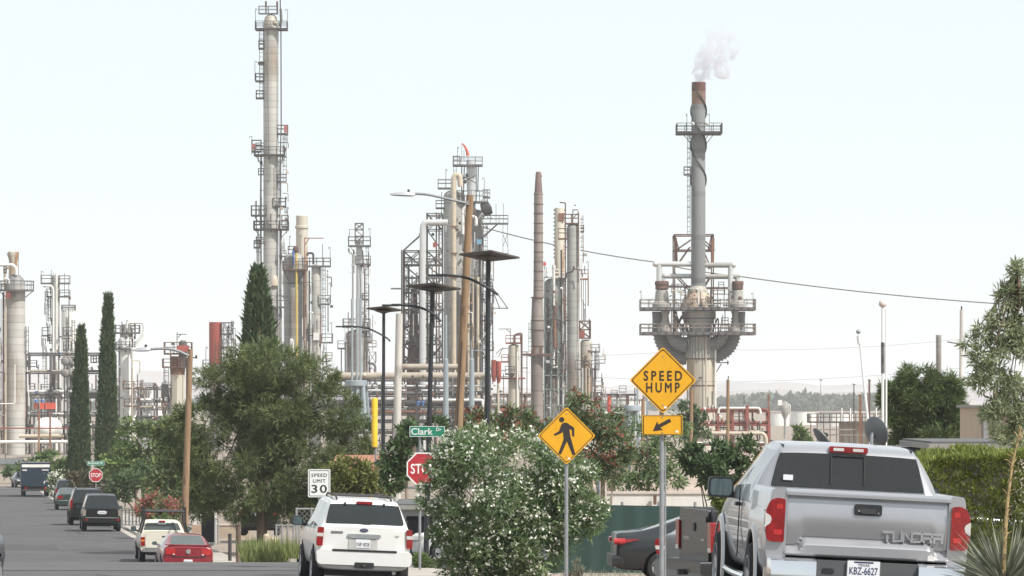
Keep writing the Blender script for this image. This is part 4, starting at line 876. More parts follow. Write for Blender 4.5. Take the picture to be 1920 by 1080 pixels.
for i, (a, b) in enumerate(((1176, 1170), (1182, 1178), (1188, 1188), (1195, 1198))): t.part('leg', MB().tube([t.P(a, 768, (-1) ** i * .4), t.P(b, 825, (-1) ** i)], 4 * t.k, 10), TUBEG)
t.prof(1186, [(15, 760), (16, 762), (16, 770), (15, 771)], TUBEG, 'collar', n=14)
single('warning_sleeve', MB().lathe(W(1142, 773, 640), [(3 * .08, 0), (3.4 * .08, .2), (3.4 * .08, 2.2), (2.6 * .08, 2.5)], 10), ORANGE, 'bright orange-red upright sleeve between domed vessel and yellow sign', 'sleeve')
# an overhead cable beyond the plant
def wire(name, label, pts, d, r, m_):
    P = []
    for (a, b) in zip(pts, pts[1:]):
        for i in range(12):
            q = i / 12; x = a[0] + (b[0] - a[0]) * q; y = a[1] + (b[1] - a[1]) * q + 4 * q * (1 - q) * (a[2] if len(a) > 2 else 0); P.append(W(x, y, d))
    P.append(W(pts[-1][0], pts[-1][1], d)); single(name, MB().tube(P, r, 5), m_, label, 'cable')
wire('power_cable', 'thick grey cable sagging across the sky behind the smoking stack', [(905, 426, 6), (1225, 491, 3), (1385, 518, 6), (1930, 573)], 800, .11, ST)
wire('power_cable', 'thin upper line of two crossing behind the speed hump sign', [(880, 668, 6), (1320, 655, 8), (1800, 636)], 450, .013, ST)
wire('power_cable', 'thin lower line of two crossing behind the speed hump sign', [(900, 690, 5), (1365, 716, 5), (1800, 690)], 450, .013, ST)

# --- smoke
def smoke_mesh():
    blobs = [(1312, 150, 11), (1311, 140, 15), (1320, 130, 20), (1328, 118, 24), (1344, 118, 22), (1354, 134, 16), (1336, 98, 24), (1340, 80, 20), (1348, 66, 22), (1360, 72, 22), (1372, 88, 16), (1350, 52, 16), (1334, 60, 14), (1374, 100, 12)]
    bm = bmesh.new(); k = 620 / F
    for x, y, r in blobs:
        c = W(x, y, 620); bmesh.ops.create_icosphere(bm, subdivisions=3, radius=r * k, matrix=T(c))
    me = bpy.data.meshes.new('smoke'); bm.to_mesh(me); bm.free(); return me
me = smoke_mesh(); o = bpy.data.objects.new('smoke_plume', me); COL.objects.link(o)
md = o.modifiers.new('r', 'REMESH'); md.mode = 'VOXEL'; md.voxel_size = .16
dg = bpy.context.evaluated_depsgraph_get(); dg.update(); me2 = bpy.data.meshes.new_from_object(o.evaluated_get(dg)); o.modifiers.clear(); o.data = me2
p0 = W(1312, 158, 620)
for v in me2.vertices:
    q = Vector(v.co); nn = mnoise.noise_vector(q * .5) * .55 + mnoise.noise_vector(q * 1.3) * .30 + mnoise.noise_vector(q * 3) * .12; q = q + nn; q.z = max(q.z, p0.z + .05); v.co = q - p0
o.location = p0; tag(o, 'soft white plume of smoke drifting off the spiral-finned stack', 'smoke')
sm = bpy.data.materials.new('smoke'); sm.use_nodes = True; n, l = sm.node_tree.nodes, sm.node_tree.links; n.remove(n['Principled BSDF'])
pv = n.new('ShaderNodeVolumePrincipled'); pv.inputs['Color'].default_value = (.86, .855, .90, 1); pv.inputs['Anisotropy'].default_value = 0.2
tc = n.new('ShaderNodeTexCoord'); nz = n.new('ShaderNodeTexNoise'); nz.inputs['Scale'].default_value = .75; nz.inputs['Detail'].default_value = 7; l.new(tc.outputs['Object'], nz.inputs[0])
sp = n.new('ShaderNodeSeparateXYZ'); l.new(tc.outputs['Object'], sp.inputs[0])
hm = n.new('ShaderNodeMapRange'); l.new(sp.outputs[2], hm.inputs[0]); hm.inputs['From Min'].default_value = 0; hm.inputs['From Max'].default_value = 8.5; hm.inputs['To Min'].default_value = 2.3; hm.inputs['To Max'].default_value = .24
rm = n.new('ShaderNodeMapRange'); l.new(nz.outputs[0], rm.inputs[0]); rm.inputs['From Min'].default_value = .38; rm.inputs['From Max'].default_value = .74; rm.inputs['To Max'].default_value = 1.0
mm = n.new('ShaderNodeMath'); mm.operation = 'MULTIPLY'; l.new(rm.outputs[0], mm.inputs[0]); l.new(hm.outputs[0], mm.inputs[1]); l.new(mm.outputs[0], pv.inputs['Density'])
l.new(pv.outputs[0], n['Material Output'].inputs['Volume']); me2.materials.clear(); me2.materials.append(sm)
# ------------------------------------------------------------------ signs, lamps, poles
SYEL = mat('sign_yellow', (0.72, 0.36, 0.012), rough=0.45, var=0.04, scale=4, spec=0.4)
SEDGE = mat('sign_edge', (0.66, 0.42, 0.09), rough=0.5, var=0.03)
SBLK = mat('sign_black', (0.028, 0.022, 0.018), rough=0.5, var=0.1)
SWHT = mat('sign_white', (0.78, 0.78, 0.76), rough=0.45, var=0.04, scale=4)
SREDM = mat('sign_red', (0.42, 0.025, 0.035), rough=0.5, var=0.08, scale=5)
SGRN = mat('sign_green', (0.01, 0.22, 0.13), rough=0.45, var=0.08, scale=5)
GALV = mat('galvanised', (0.30, 0.31, 0.32), rough=0.5, var=0.1, scale=6, metal=0.3)
WOOD = mat('pole_wood', (0.30, 0.195, 0.115), rough=0.9, var=0.16, scale=9, streak=True, stain=((0.13, 0.085, 0.055), 0.1), bump=0.3)
WOODG = mat('pole_wood_grey', (0.55, 0.52, 0.48), rough=0.9, var=0.1, scale=6, streak=True, stain=((0.3, 0.27, 0.24), 0.1))
POLEB = mat('lamp_black', (0.022, 0.026, 0.030), rough=0.5, var=0.2, scale=4)
PANELU = mat('panel_underside', (0.085, 0.072, 0.062), rough=0.6, var=0.25, scale=5)
PANELT = mat('panel_cells', (0.02, 0.025, 0.05), rough=0.2, var=0.2, scale=12)
def fit(s, w, h, depth=0.003, bold=0.02, space=1.0, fat=0.016):
    mb = text_mb(s, 1.0, 0.1, 0.0, 1.0, space); a = np.array(mb.v); lo, hi = a.min(0), a.max(0); c = (lo + hi) / 2
    if fat:
        v0, f0 = list(mb.v), list(mb.f); mb.v, mb.f, mb.mi = [], [], []
        for q, (ux, uz) in enumerate(((0, 0), (1, 0), (-1, 0), (0, 1), (0, -1), (.7, .7), (-.7, .7), (.7, -.7), (-.7, -.7))): mb.add([(x + ux * fat, y + q * .012, z + uz * fat) for x, y, z in v0], f0)
        a = np.array(mb.v); lo, hi = a.min(0), a.max(0); c = (lo + hi) / 2
    mb.v = [((x - c[0]) * w / (hi[0] - lo[0]), (y - c[1]) / max(1e-6, hi[1] - lo[1]) * depth, (z - c[2]) * h / (hi[2] - lo[2])) for x, y, z in mb.v]; return mb
def disc_poly(cx, cz, r, n=16): return [(cx + r * math.cos(2 * math.pi * i / n), cz + r * math.sin(2 * math.pi * i / n)) for i in range(n)]
def signpost(name, label, cat, px, d, top_y, r=.03, x_low=None, lean=0.0, square=False):
    g = G(px, d); t = Thing(name, label, cat, tuple(g), d=d); a = W(px, top_y, d)
    mb = MB()
    if square: mb.bar(g + Vector((0, .03, -.2)), a + Vector((0, .03, 0)), r * 2)
    else: mb.cyl(g + Vector((lean, .085, -.2)), a + Vector((0, .085, 0)), r, n=10)
    t.part('post', mb, GALV); return t
def plate(t, c, poly, m, inset=None, bord=None, bm_=None, nm='plate', th=.004, r=.03, yaw=0, back=GALV):
    """c: world centre; poly in (x, z) metres about it; a border band set in from the edge"""
    M = T(c) @ Matrix.Rotation(yaw, 4, 'Z')
    o = t.part(nm, MB().prism(roundpoly(poly, r), 0, th, M), m)
    if bord:
        def sh(k): return roundpoly([(x * k, z * k) for x, z in poly], r * k)
        mx = max(abs(x) + abs(z) for x, z in poly) if len(poly) == 4 and abs(poly[0][0]) < 1e-6 else max(max(abs(x), abs(z)) for x, z in poly)
        k0, k1 = 1 - bord[0] / mx, 1 - (bord[0] + bord[1]) / mx
        t.part('border', MB().ring(sh(k0), sh(k1), -.003, 0).xf(M), bm_, parent=o)
    return o, M
def bolts(t, o, M, pts):
    for x, z in pts: t.part('bolt', MB().cyl((x, -.008, z), (x, 0, z), .012, n=8).xf(M), GALV, parent=o)
def stickers(t, o, M, pts):
    for x, z in pts: t.part('sticker', MB().bb((x - .022, -.0035, z - .016), (x + .022, 0, z + .016)).xf(M), SWHT, parent=o)

# SPEED HUMP with its arrow plate
t = signpost('warning_sign', 'yellow diamond sign reading SPEED HUMP with a small arrow plate below', 'road sign', 1241, 69, 655, .036)
h = 63 / 8000 * 69
o, M = plate(t, W(1243, 713, 69), [(0, h), (h, 0), (0, -h), (-h, 0)], SYEL, bord=(.028, .02), bm_=SBLK, r=.045)
for s_, w, z in (('SPEED', .625, .072), ('HUMP', .545, -.118)): t.part('lettering', fit(s_, w, .165, space=1.45, fat=.024).xf(M @ T((0, -.002, z))), SBLK, parent=o)
bolts(t, o, M, [(0, .39), (0, -.4)]); stickers(t, o, M, [(.04, -.44)])
o, M = plate(t, W(1242, 797, 69), [(-.325, .16), (.325, .16), (.325, -.16), (-.325, -.16)], SYEL, bord=(.012, .013), bm_=SBLK, r=.03, nm='arrow_plate')
ar = [(-.155, -.10), (-.085, .06), (-.065, .008), (.115, .105), (.145, .055), (-.035, -.042), (.01, -.078)]
t.part('arrow', MB().prism(ar, -.003, 0, M), SBLK, parent=o); stickers(t, o, M, [(.235, -.105)]); bolts(t, o, M, [(0, .13), (0, -.12)])
g = G(1247.5, 69.3); t.part('second_post', MB().bar(g, W(1247.5, 836, 69.3), .028), GALV)
# pedestrian diamond
t = signpost('warning_sign', 'yellow diamond sign showing a black walking figure before the white-flowered bush', 'road sign', 1062, 80, 770, .036)
h = 54.5 / 100
o, M = plate(t, W(1062.5, 817, 80), [(0, h), (h, 0), (0, -h), (-h, 0)], SYEL, bord=(.03, .018), bm_=SBLK, r=.045)
q = lambda x, y: ((x / 4.153 + 1000 - 1062.5) * .01, (817 - (y / 4.153 + 640)) * .01)
fig = [(228, 636), (258, 632), (318, 672), (320, 740), (303, 740), (299, 690), (281, 684), (290, 742), (327, 878), (305, 886), (262, 778), (216, 881), (194, 875), (236, 762), (231, 706), (210, 718), (166, 737), (160, 722), (200, 700), (215, 655)]
t.part('walking_figure', MB().prism([q(*p) for p in fig], -.003, 0, M), SBLK, parent=o); t.part('figure_head', MB().prism(disc_poly(*q(221, 610), .05), -.003, 0, M), SBLK, parent=o)
bolts(t, o, M, [(0, .41), (0, -.4)]); stickers(t, o, M, [(.045, -.43)])
# stop signs
def stop(label, cx, cy, d, R_, yaw, street, sy, sw, sx, stxt, lean=0):
    t = signpost('stop_sign', label, 'stop sign', cx + lean, d, sy, .032)
    c = W(cx, cy, d); oc = [(R_ * math.cos(math.pi / 8 + i * math.pi / 4) / math.cos(math.pi / 8), R_ * math.sin(math.pi / 8 + i * math.pi / 4) / math.cos(math.pi / 8)) for i in range(8)]
    o, M = plate(t, c, oc, SREDM, r=.01, yaw=yaw)
    t.part('border', MB().ring([(x, z) for x, z in oc], [(x * .925, z * .925) for x, z in oc], -.003, 0).xf(M), SWHT, parent=o)
    t.part('lettering', fit('STOP', R_ * 1.5, R_ * .62, bold=.03).xf(M @ T((0, -.002, 0))), SWHT, parent=o)
    o, M = plate(t, W(sx, sy, d), [(-sw / 2, .125), (sw / 2, .125), (sw / 2, -.125), (-sw / 2, -.125)], SGRN, r=.015, yaw=street, nm='street_name_plate')
    t.part('border', MB().ring([(-sw / 2, .125), (sw / 2, .125), (sw / 2, -.125), (-sw / 2, -.125)], [(-sw / 2 + .012, .113), (sw / 2 - .012, .113), (sw / 2 - .012, -.113), (-sw / 2 + .012, -.113)], -.003, 0).xf(M), SWHT, parent=o)
    main, sup = stxt
    t.part('lettering', fit(main, sw * (.62 if sup else .85), .16, bold=.03).xf(M @ T((-sw * .15 if sup else 0, -.002, 0))), SWHT, parent=o)
    if sup: t.part('lettering', fit(sup, sw * .15, .08, bold=.03).xf(M @ T((sw * .33, -.002, .05))), SWHT, parent=o)
stop('red stop sign under a green Clark street plate, half hidden by the flowering bush', 793, 879, 101, .385, R(3), R(-7), 809, .84, 801, ('Clark', 'Dr'), lean=-6)
stop('small distant red stop sign under a green street plate, among the far trees', 179.5, 891, 262, .41, 0, 0, 868.5, 1.08, 179.5, ('Burgundy Dr', None))
# speed limit
t = signpost('speed_limit_sign', 'white rectangular sign reading SPEED LIMIT 30 above the white SUV', 'road sign', 598, 120, 884, .03)
o, M = plate(t, W(598.5, 906, 120), [(-.315, .395), (.315, .395), (.315, -.395), (-.315, -.395)], SWHT, r=.04); 
t.part('border', MB().ring(roundpoly([(-.285, .365), (.285, .365), (.285, -.365), (-.285, -.365)], .03), roundpoly([(-.27, .35), (.27, .35), (.27, -.35), (-.27, -.35)], .02), -.003, 0).xf(M), SBLK, parent=o)
for s_, w, hh, z, b_ in (('SPEED', .44, .10, .225, .03), ('LIMIT', .35, .10, .065, .03), ('30', .44, .23, -.16, .04)): t.part('lettering', fit(s_, w, hh, bold=b_*.5, space=1.15).xf(M @ T((0, -.002, z))), SBLK, parent=o)
# solar street lamps
def solar(label, px, ytop, pw, d, arm, lean=0):
    g = G(px - lean, d); t = Thing('solar_street_lamp', label, 'street lamp', tuple(g), group='black solar street lamps', d=d); k = d / F
    top = W(px, ytop + 8, d)
    t.part('pole', MB().cyl(g, top, .068, .055, 12), POLEB)
    t.part('base_flange', MB().cyl(g, g + Vector((0, 0, .12)), .16, .13, 12), POLEB)
    c = W(px + 2, ytop, d); hs = pw * k / 2 / math.sqrt(2)
    M = T(c) @ Matrix.Rotation(R(-8), 4, 'X') @ Matrix.Rotation(R(2.5), 4, 'Y') @ Matrix.Rotation(R(45 + 4), 4, 'Z')
    o = t.part('solar_panel', MB().bb((-hs, -hs, -.02), (hs, hs, .02)).xf(M), PANELU)
    t.part('panel_cells', MB().bb((-hs * .97, -hs * .97, .02), (hs * .97, hs * .97, .024)).xf(M), PANELT, parent=o)
    t.part('bracket', MB().lathe(top - Vector((0, 0, .02)), [(.055, 0), (.06, .02), (.30, .10), (.30, .13)], 4), PANELU)
    pts = [W(x, y, d) for x, y in arm]; pp = []
    for i in range(len(pts) - 1):
        for j in range(5):
            q = j / 5; p_1 = pts[max(0, i - 1)]; p0 = pts[i]; p1 = pts[i + 1]; p2 = pts[min(len(pts) - 1, i + 2)]
            pp.append(.5 * ((2 * p0) + (p1 - p_1) * q + (2 * p_1 - 5 * p0 + 4 * p1 - p2) * q * q + (3 * p0 - p_1 - 3 * p1 + p2) * q ** 3))
    pp.append(pts[-1])
    for p in pp: p.y -= .1
    t.part('arm', MB().tube(pp, .03, 8), POLEB)
    e = pp[-1]; t.part('lamp_head', MB().box(e + Vector((-.02, 0, -.01)), (.42, .2, .05)), POLEB)
solar('shortest black solar lamp, standing behind the white SUV', 719.5, 580, 70, 150, [(732, 640), (721, 631), (690, 616), (660, 612), (642, 612)], 1)
solar('middle black solar lamp with a slightly leaning pole by the Clark plate', 811, 539, 102, 106, [(827, 603), (812, 588), (785, 576), (755, 572), (734, 572)], 13)
solar('tallest black solar lamp, right of the leaning wooden pole', 915.5, 480, 114, 97, [(934, 553), (915, 540), (880, 523), (850, 517), (822, 516)], 4)
# wooden poles
def cobra(t, pts, head, d, k, m_=GALV):
    P = bend([W(x, y, d) for x, y in pts], 20 * k, 5); t.part('lamp_arm', MB().tube(P, 2.4 * k, 8), m_)
    (x0, y0), (x1, y1) = head; a, b = W(x0, y0, d), W(x1, y1, d); L = (b - a).length; v = (b - a).normalized()
    mb = MB(); u = Vector((0, .13, 0)); w = Vector((0, 0, 1)); rings = []
    for q, hw, up, dn in ((0, .25, 1.2, 1.0), (.15, .7, 3.0, 2.4), (.5, 1.0, 4.2, 3.2), (.85, .9, 4.6, 3.6), (1, .4, 3.0, 2.0)):
        c = a + v * L * q; rings.append([c + u * hw * .6 + w * up * k, c + u * hw - w * dn * .4 * k, c + u * hw * .7 - w * dn * k, c - u * hw * .7 - w * dn * k, c - u * hw - w * dn * .4 * k, c - u * hw * .6 + w * up * k])
    n = 6; mb.add([p for r_ in rings for p in r_], [(i * n + j, i * n + (j + 1) % n, (i + 1) * n + (j + 1) % n, (i + 1) * n + j) for i in range(4) for j in range(n)] + [tuple(range(n)), tuple(range(4 * n, 5 * n))])
    o = t.part('lamp_head', mb, mat('lamp_alu', (.42, .43, .45), rough=.45, var=.06, metal=.2))
    c = a + v * L * .75; t.part('photocell', MB().cyl(c + w * 4 * k, c + w * 9.5 * k, 2.4 * k, n=10), SD, parent=o)
g = G(845, 106); t = Thing('utility_pole', 'leaning brown wooden pole with a street light arm, in front of the reactor', 'utility pole', tuple(g), d=106); k = 106 / F
t.part('shaft', MB().tube([g - Vector((0, 0, .3)), W(862, 760, 106), W(873, 540, 106), W(881, 366, 106)], [.118, .105, .098, .09], 14), WOOD)
cobra(t, [(874, 381), (845, 374), (800, 364), (776, 363)], ((731, 364.5), (778, 365)), 105.8, k)
t.part('bracket', MB().bb(W(870, 384, 105.85), W(880, 377, 105.95)), GALV); t.part('conduit', MB().tube([W(856, 820, 105.85), W(866, 640, 105.85)], .018, 6), SD)
g = G(342.5, 171); t = Thing('utility_pole', 'light brown wooden pole with a street light arm beside the heater stack', 'utility pole', tuple(g), d=171); k = 171 / F
t.part('shaft', MB().tube([g, W(347, 960, 171), W(357, 655, 171)], [.15, .14, .105], 12), WOOD); cobra(t, [(354, 667), (330, 656), (305, 653), (280, 655)], ((248, 657), (282, 655)), 170.8, k)
t.part('insulator', MB().cyl(W(368, 672, 171), W(368, 666, 171), .04, n=8), SD); t.part('insulator_arm', MB().bar(W(357, 669, 171), W(369, 672, 171), .04), SD)
g = G(744, 165); t = Thing('utility_pole', 'bleached whitish pole left of the reactor, no lamp', 'utility pole', tuple(g), d=165)
t.part('shaft', MB().tube([g, W(745, 780, 165), W(748.5, 588, 165)], [.155, .15, .13], 12), WOODG)
for i, (x, yt, d_) in enumerate(((836, 590, 480), (884.5, 655, 480))):
    t = RT('steel_monopole', ['pale grey steel pole with a thin upper mast between reactor and lamp', 'pale grey steel pole with a small crossarm right of the wooden pole'][i], 'pole', x, d_)
    t.prof(x, [(2.4, yt), (2.6, 672), (4.6, 674), (4.9, 700), (5.4, 790), (5.6, t.yb)], TUBEG, 'shaft', n=14)
    if i: t.bars([((876, 657), (912, 657)), ((884, 640), (884, 657))], 1.6, TUBEG, 0, 'crossarm')
    else: t.bars([((833, 672), (839, 672))], 1.6, TUBEG, 0, 'joint')
for i, (x0, y0, x1, d_, r_) in enumerate(((1365, 712, 1364, 260, .10), (1297, 728, 1294, 250, .10), (1803, 581, 1799, 200, .085), (1206, 748, 1204, 270, .12), (1866, 725, 1866, 180, .1))):
    g = G(x1, d_); t = Thing('utility_pole', ['brown wooden pole with a small top pin over the red rack', 'brown wooden pole standing behind the arrow plate edge', 'slender grey pole between the round pine and the feathery tree', 'short brown pole just left of the arrow plate', 'short brown pole carrying a grey transformer can'][i], 'utility pole', tuple(g), d=d_)
    t.part('shaft', MB().tube([g, W(x0, y0, d_)], [r_ * 1.15, r_], 10), WOODG if i == 2 else WOOD); t.part('top_pin', MB().cyl(W(x0, y0, d_), W(x0 + (1 if i < 2 else 0), y0 - 7, d_), .035, n=6), SD)
    if i == 4: t.part('transformer', MB().cyl(W(1867, 800, d_ - .3), W(1867, 775, d_ - .3), .17, n=14), TUBEG)
    if i == 2: t.part('crossarm', MB().bar(W(1776, 641, d_), W(1800, 645, d_), .05), SD)
# yellow guard on a thin guy post
g = G(704, 152); t = Thing('marker_post', 'tall yellow ribbed guard on a thin grey post, right of the big pine', 'marker post', tuple(g), d=152); k = 152 / F
t.part('post', MB().tube([g, W(705, 745, 152)], .035, 8), GALV); mb = MB()
mb.lathe(W(702.5, 838, 151.9), [(5.4 * k, 0), (5.6 * k, 20 * k), (5.4 * k, 21 * k), (5.7 * k, 45 * k), (5.4 * k, 46 * k), (5.8 * k, 90 * k), (5 * k, 92 * k)], 14); t.part('guard', mb, YELP)
# white masts
g = G(1655.5, 71); t = Thing('ball_mast', 'tall white twin mast with a pale ball on top, behind the silver pickup', 'mast', tuple(g), d=71); k = 71 / F
t.part('mast', MB().tube([g, W(1655, 577, 71)], .024, 8), SWHT); t.part('ball', MB().sphere(W(1655, 569.5, 71), 7.4 * k, 16, 10), mat('pinkish_ball', (.62, .54, .50), rough=.5, var=.06)); t.part('second_mast', MB().tube(bend([G(1661.5, 71), W(1662, 582, 71), W(1659, 579, 71), W(1657, 590, 71)], .03), .016, 6), SWHT)
t.part('wrap', MB().tube([W(1655.2, 642, 71), W(1655.4, 700, 71)], .031, 8), mat('wrap_dark', (.16, .15, .14), var=.4, scale=14))
g = G(1634, 68); t = Thing('ball_mast', 'short leaning white mast with a small metal ball on top', 'mast', tuple(g), d=68); k = 68 / F
t.part('mast', MB().tube([g, W(1632, 835, 68), W(1613, 648, 68), W(1611, 628, 68)], [.024, .022, .018, .02], 8), SWHT); t.part('ball', MB().sphere(W(1609.5, 622, 68), 4.4 * k, 14, 8), GALV); t.part('fitting', MB().tube([W(1610, 630, 68), W(1612, 646, 68)], .035, 8), SWHT)
# dishes
def dish(label, cx, cy, rad, d, dirv, m_):
    g = G(cx, d); t = Thing('satellite_dish', label, 'satellite dish', tuple(g), d=d); k = d / F; mb = MB(); rr = rad * k
    prof = [(rr * q, rr * .28 * q * q) for q in (0.02, .25, .5, .75, 1)] + [(rr * .98, rr * .28 + .015)] + [(rr * q, rr * .28 * q * q + .015) for q in (.75, .5, .25, .02)]
    q_ = Vector(dirv).to_track_quat('Z', 'Y').to_matrix().to_4x4(); c = W(cx, cy, d)
    t.part('reflector', mb.lathe((0, 0, 0), prof, 28).xf(T(c) @ q_), m_)
    t.part('mast', MB().tube([g, c - Vector(dirv).normalized() * .03 + Vector((0, 0, -.05)), c], .025, 8), GALV)
    f = c + Vector(dirv).normalized() * rr * .7; t.part('feed_arm', MB().tube([c + Vector((0, 0, -rr * .5)), f], .012, 6), GALV); t.part('feed', MB().sphere(f, .04, 10, 6), SD)
dark = mat('dish_grey', (.16, .17, .175), rough=.5, var=.08)
dish('small dark satellite dish seen edge-on over the silver pickup cab', 1536, 826, 24, 62, (.75, .25, .62), dark); dish('large grey satellite dish seen from behind by the tall white mast', 1637, 812, 30, 64, (.75, .62, .22), dark)
# ------------------------------------------------------------------ vehicles
GLASS = glassmat('tinted_glass', (0.020, 0.024, 0.025), .07)
GLASSL = glassmat('clear_dark_glass', (0.07, 0.085, 0.08), .06)
TYRE = mat('tyre', (0.022, 0.022, 0.023), rough=.85, var=.2, scale=20)
RIMM = mat('rim_alloy', (0.48, 0.48, 0.49), rough=.35, metal=.6, var=.05)
RIMD = mat('rim_dark', (0.16, 0.16, 0.165), rough=.45, metal=.4, var=.1)
BLKP = mat('black_plastic', (0.022, 0.022, 0.024), rough=.5, var=.2, scale=6)
CHROME = mat('chrome', (0.78, 0.78, 0.79), rough=.12, metal=1.0, var=.03)
TAIL = mat('tail_lens', (0.27, 0.008, 0.010), rough=.15, var=.2, scale=9, coat=.4)
TAILB = mat('tail_lens_bright', (0.48, 0.022, 0.02), rough=.2, var=.15, scale=8, coat=.5)
LENSW = mat('clear_lens', (0.62, 0.60, 0.58), rough=.15, var=.1, coat=.5)
PLATEW = mat('plate_white', (0.72, 0.73, 0.75), rough=.5, var=.04)
PLATEN = mat('plate_navy', (0.02, 0.03, 0.10), rough=.5)
WELL = mat('wheel_well', (0.012, 0.012, 0.013), rough=.95)
def section(s, pin=.2):
    y, wb, wm, wbelt, wr, zb, zm, zbelt, zr = s[:9]
    half = [(0, zb), (wb - .1, zb), (wb, zb + .07), (wm, zm), (wbelt, zbelt), (wr, zr - .07), (wr - .07, zr - .012), (wr - pin, zr), (0, zr + .018)]
    return y, half
class Car(Thing):
    def __init__(s, name, label, cat, px, d, heading, roll=0.0, pitch=0.0, group=None, dz=0.0):
        g = G(px, d); g.z += dz + .025
        super().__init__(name, label, cat, tuple(g), (R(pitch), R(roll), R(heading)), group)   # heading: degrees to the left of straight ahead
    def add(s, name, mb, m, parent=None, label=None, angle=35): return s.part(name, mb, m, parent, True, label, angle)
    def shell(s, st, paint, pin=.2, sub=2, arches=(), glass=GLASS, crease=.9):
        """loft of cross-sections; st rows end with (side glass?, top glass: 0 none, 1 rear, 2 windscreen)"""
        vs, fs, mi = [], [], []; n = 9; m = 2 * n - 2
        for q in st:
            y, h = section(q, pin); vs += [(x, y, z) for x, z in h] + [(-x, y, z) for x, z in reversed(h[1:-1])]
        for i in range(len(st) - 1):
            sg, tg = st[i][9], st[i][10]
            for j in range(m):
                fs.append((i * m + j, i * m + (j + 1) % m, (i + 1) * m + (j + 1) % m, (i + 1) * m + j)); k = 0
                if sg and j == 4: k = 1
                if sg and j == m - 5: k = 2
                if tg and j in (7, 8): k = 2 + tg
                mi.append(k)
        for o in (0, (len(st) - 1) * m):
            for j in range(n - 1):
                a, b = o + j, o + j + 1; c, d = o + (m - j) % m, o + (m - j - 1) % m
                f = [a, b, d, c]; f = [v for k, v in enumerate(f) if v not in f[:k]]; fs.append(tuple(f)); mi.append(0)
        me = bpy.data.meshes.new('shell'); me.from_pydata(vs, [], fs); mats = [paint, glass, glass, glass, glass, WELL]
        for x in mats: me.materials.append(x)
        me.polygons.foreach_set('material_index', mi); me.update()
        bm = bmesh.new(); bm.from_mesh(me); bmesh.ops.recalc_face_normals(bm, faces=bm.faces); bm.to_mesh(me); bm.free()
        em = {}
        for p in me.polygons:
            for k_ in p.edge_keys: em.setdefault(k_, []).append(p.material_index)
        cr_ = me.attributes.new('crease_edge', 'FLOAT', 'EDGE')
        cr_.data.foreach_set('value', [crease if len(set(em[tuple(sorted(e.vertices))])) > 1 else 0.0 for e in me.edges])
        cv = me.attributes.new('crease_vert', 'FLOAT', 'POINT'); vd = {}
        for k_, q in em.items():
            if len(set(q)) > 1:
                for a_, b_ in (k_, k_[::-1]): vd.setdefault(a_, []).append((me.vertices[b_].co - me.vertices[a_].co).normalized())
        for a_, ds_ in vd.items():
            if any(u.dot(v) > -.8 for i_, u in enumerate(ds_) for v in ds_[:i_]): cv.data[a_].value = .8
        ob = bpy.data.objects.new('shell', me); COL.objects.link(ob)
        sm_ = ob.modifiers.new('s', 'SUBSURF'); sm_.levels = sub; sm_.render_levels = sub
        tmp = []
        for (ay, az, ar, xo) in arches:
            mb = MB()
            for sx in (-1, 1): mb.cyl((sx * (xo - .34), ay, az), (sx * (xo + .4), ay, az), ar, n=28)
            cm = mkmesh('cut', mb, WELL, angle=0); cm.materials.clear(); [cm.materials.append(x) for x in mats]; cm.polygons.foreach_set('material_index', [5] * len(cm.polygons))
            co = bpy.data.objects.new('cut', cm); COL.objects.link(co); tmp.append(co)
            b = ob.modifiers.new('b', 'BOOLEAN'); b.operation = 'DIFFERENCE'; b.object = co; b.solver = 'EXACT'; b.material_mode = 'INDEX'
        dg = bpy.context.evaluated_depsgraph_get(); dg.update()
        ev = bpy.data.meshes.new_from_object(ob.evaluated_get(dg))
        for o in tmp: bpy.data.objects.remove(o)
        bpy.data.objects.remove(ob)
        V = [tuple(v.co) for v in ev.vertices]; out = {}
        for k, nm in enumerate(('body', 'side_window', 'side_window', 'rear_window', 'windscreen', 'wheel_well')):
            F_ = [tuple(p.vertices) for p in ev.polygons if p.material_index == k]
            if not F_: continue
            used = sorted({i for f in F_ for i in f}); mp = {o: i for i, o in enumerate(used)}; mb = MB(); mb.add([V[i] for i in used], [tuple(mp[i] for i in f) for f in F_])
            me2 = bpy.data.meshes.new(nm); me2.from_pydata(mb.v, [], mb.f); me2.materials.append(mats[k]); me2.update()
            me2.polygons.foreach_set('use_smooth', [True] * len(me2.polygons)); me2.set_sharp_from_angle(angle=R(40))
            out[k] = s.link(nm, me2)
        return out
    def wheel(s, x, y, r=.34, w=.23, rim=RIMM, spokes=5):
        sg = 1 if x > 0 else -1; pr = [(r * .66, -w / 2), (r * .93, -w / 2), (r, -w * .32), (r, w * .32), (r * .93, w / 2), (r * .66, w / 2)]
        Mx = T((x, y, r)) @ Matrix.Rotation(R(90) * sg, 4, 'Y'); o = s.add('wheel', MB().lathe((0, 0, 0), pr, 28, caps=False).xf(Mx), TYRE)
        mb = MB(); mb.lathe((0, 0, w * .02), [(r * .12, .05), (r * .16, .02)], 12); rr = r * .68
        mb.lathe((0, 0, 0), [(rr, w * .5), (rr * .93, w * .5), (rr * .9, w * .1), (rr * .9, -w * .45)], 28, caps=False)
        for i in range(spokes):
            a = 2 * math.pi * i / spokes; ca, sa = math.cos(a), math.sin(a); pa, pb = -sa, ca
            P = []
            for q, hw, z in ((.08, .055, w * .34), (.93, .075, w * .47)):
                for e in (-1, 1): P += [(ca * rr * q + pa * hw * e, sa * rr * q + pb * hw * e, z), (ca * rr * q + pa * hw * e, sa * rr * q + pb * hw * e, z - .05)]
            mb.add(P, [(0, 2, 6, 4), (1, 5, 7, 3), (0, 4, 5, 1), (2, 3, 7, 6), (0, 1, 3, 2), (4, 6, 7, 5)])
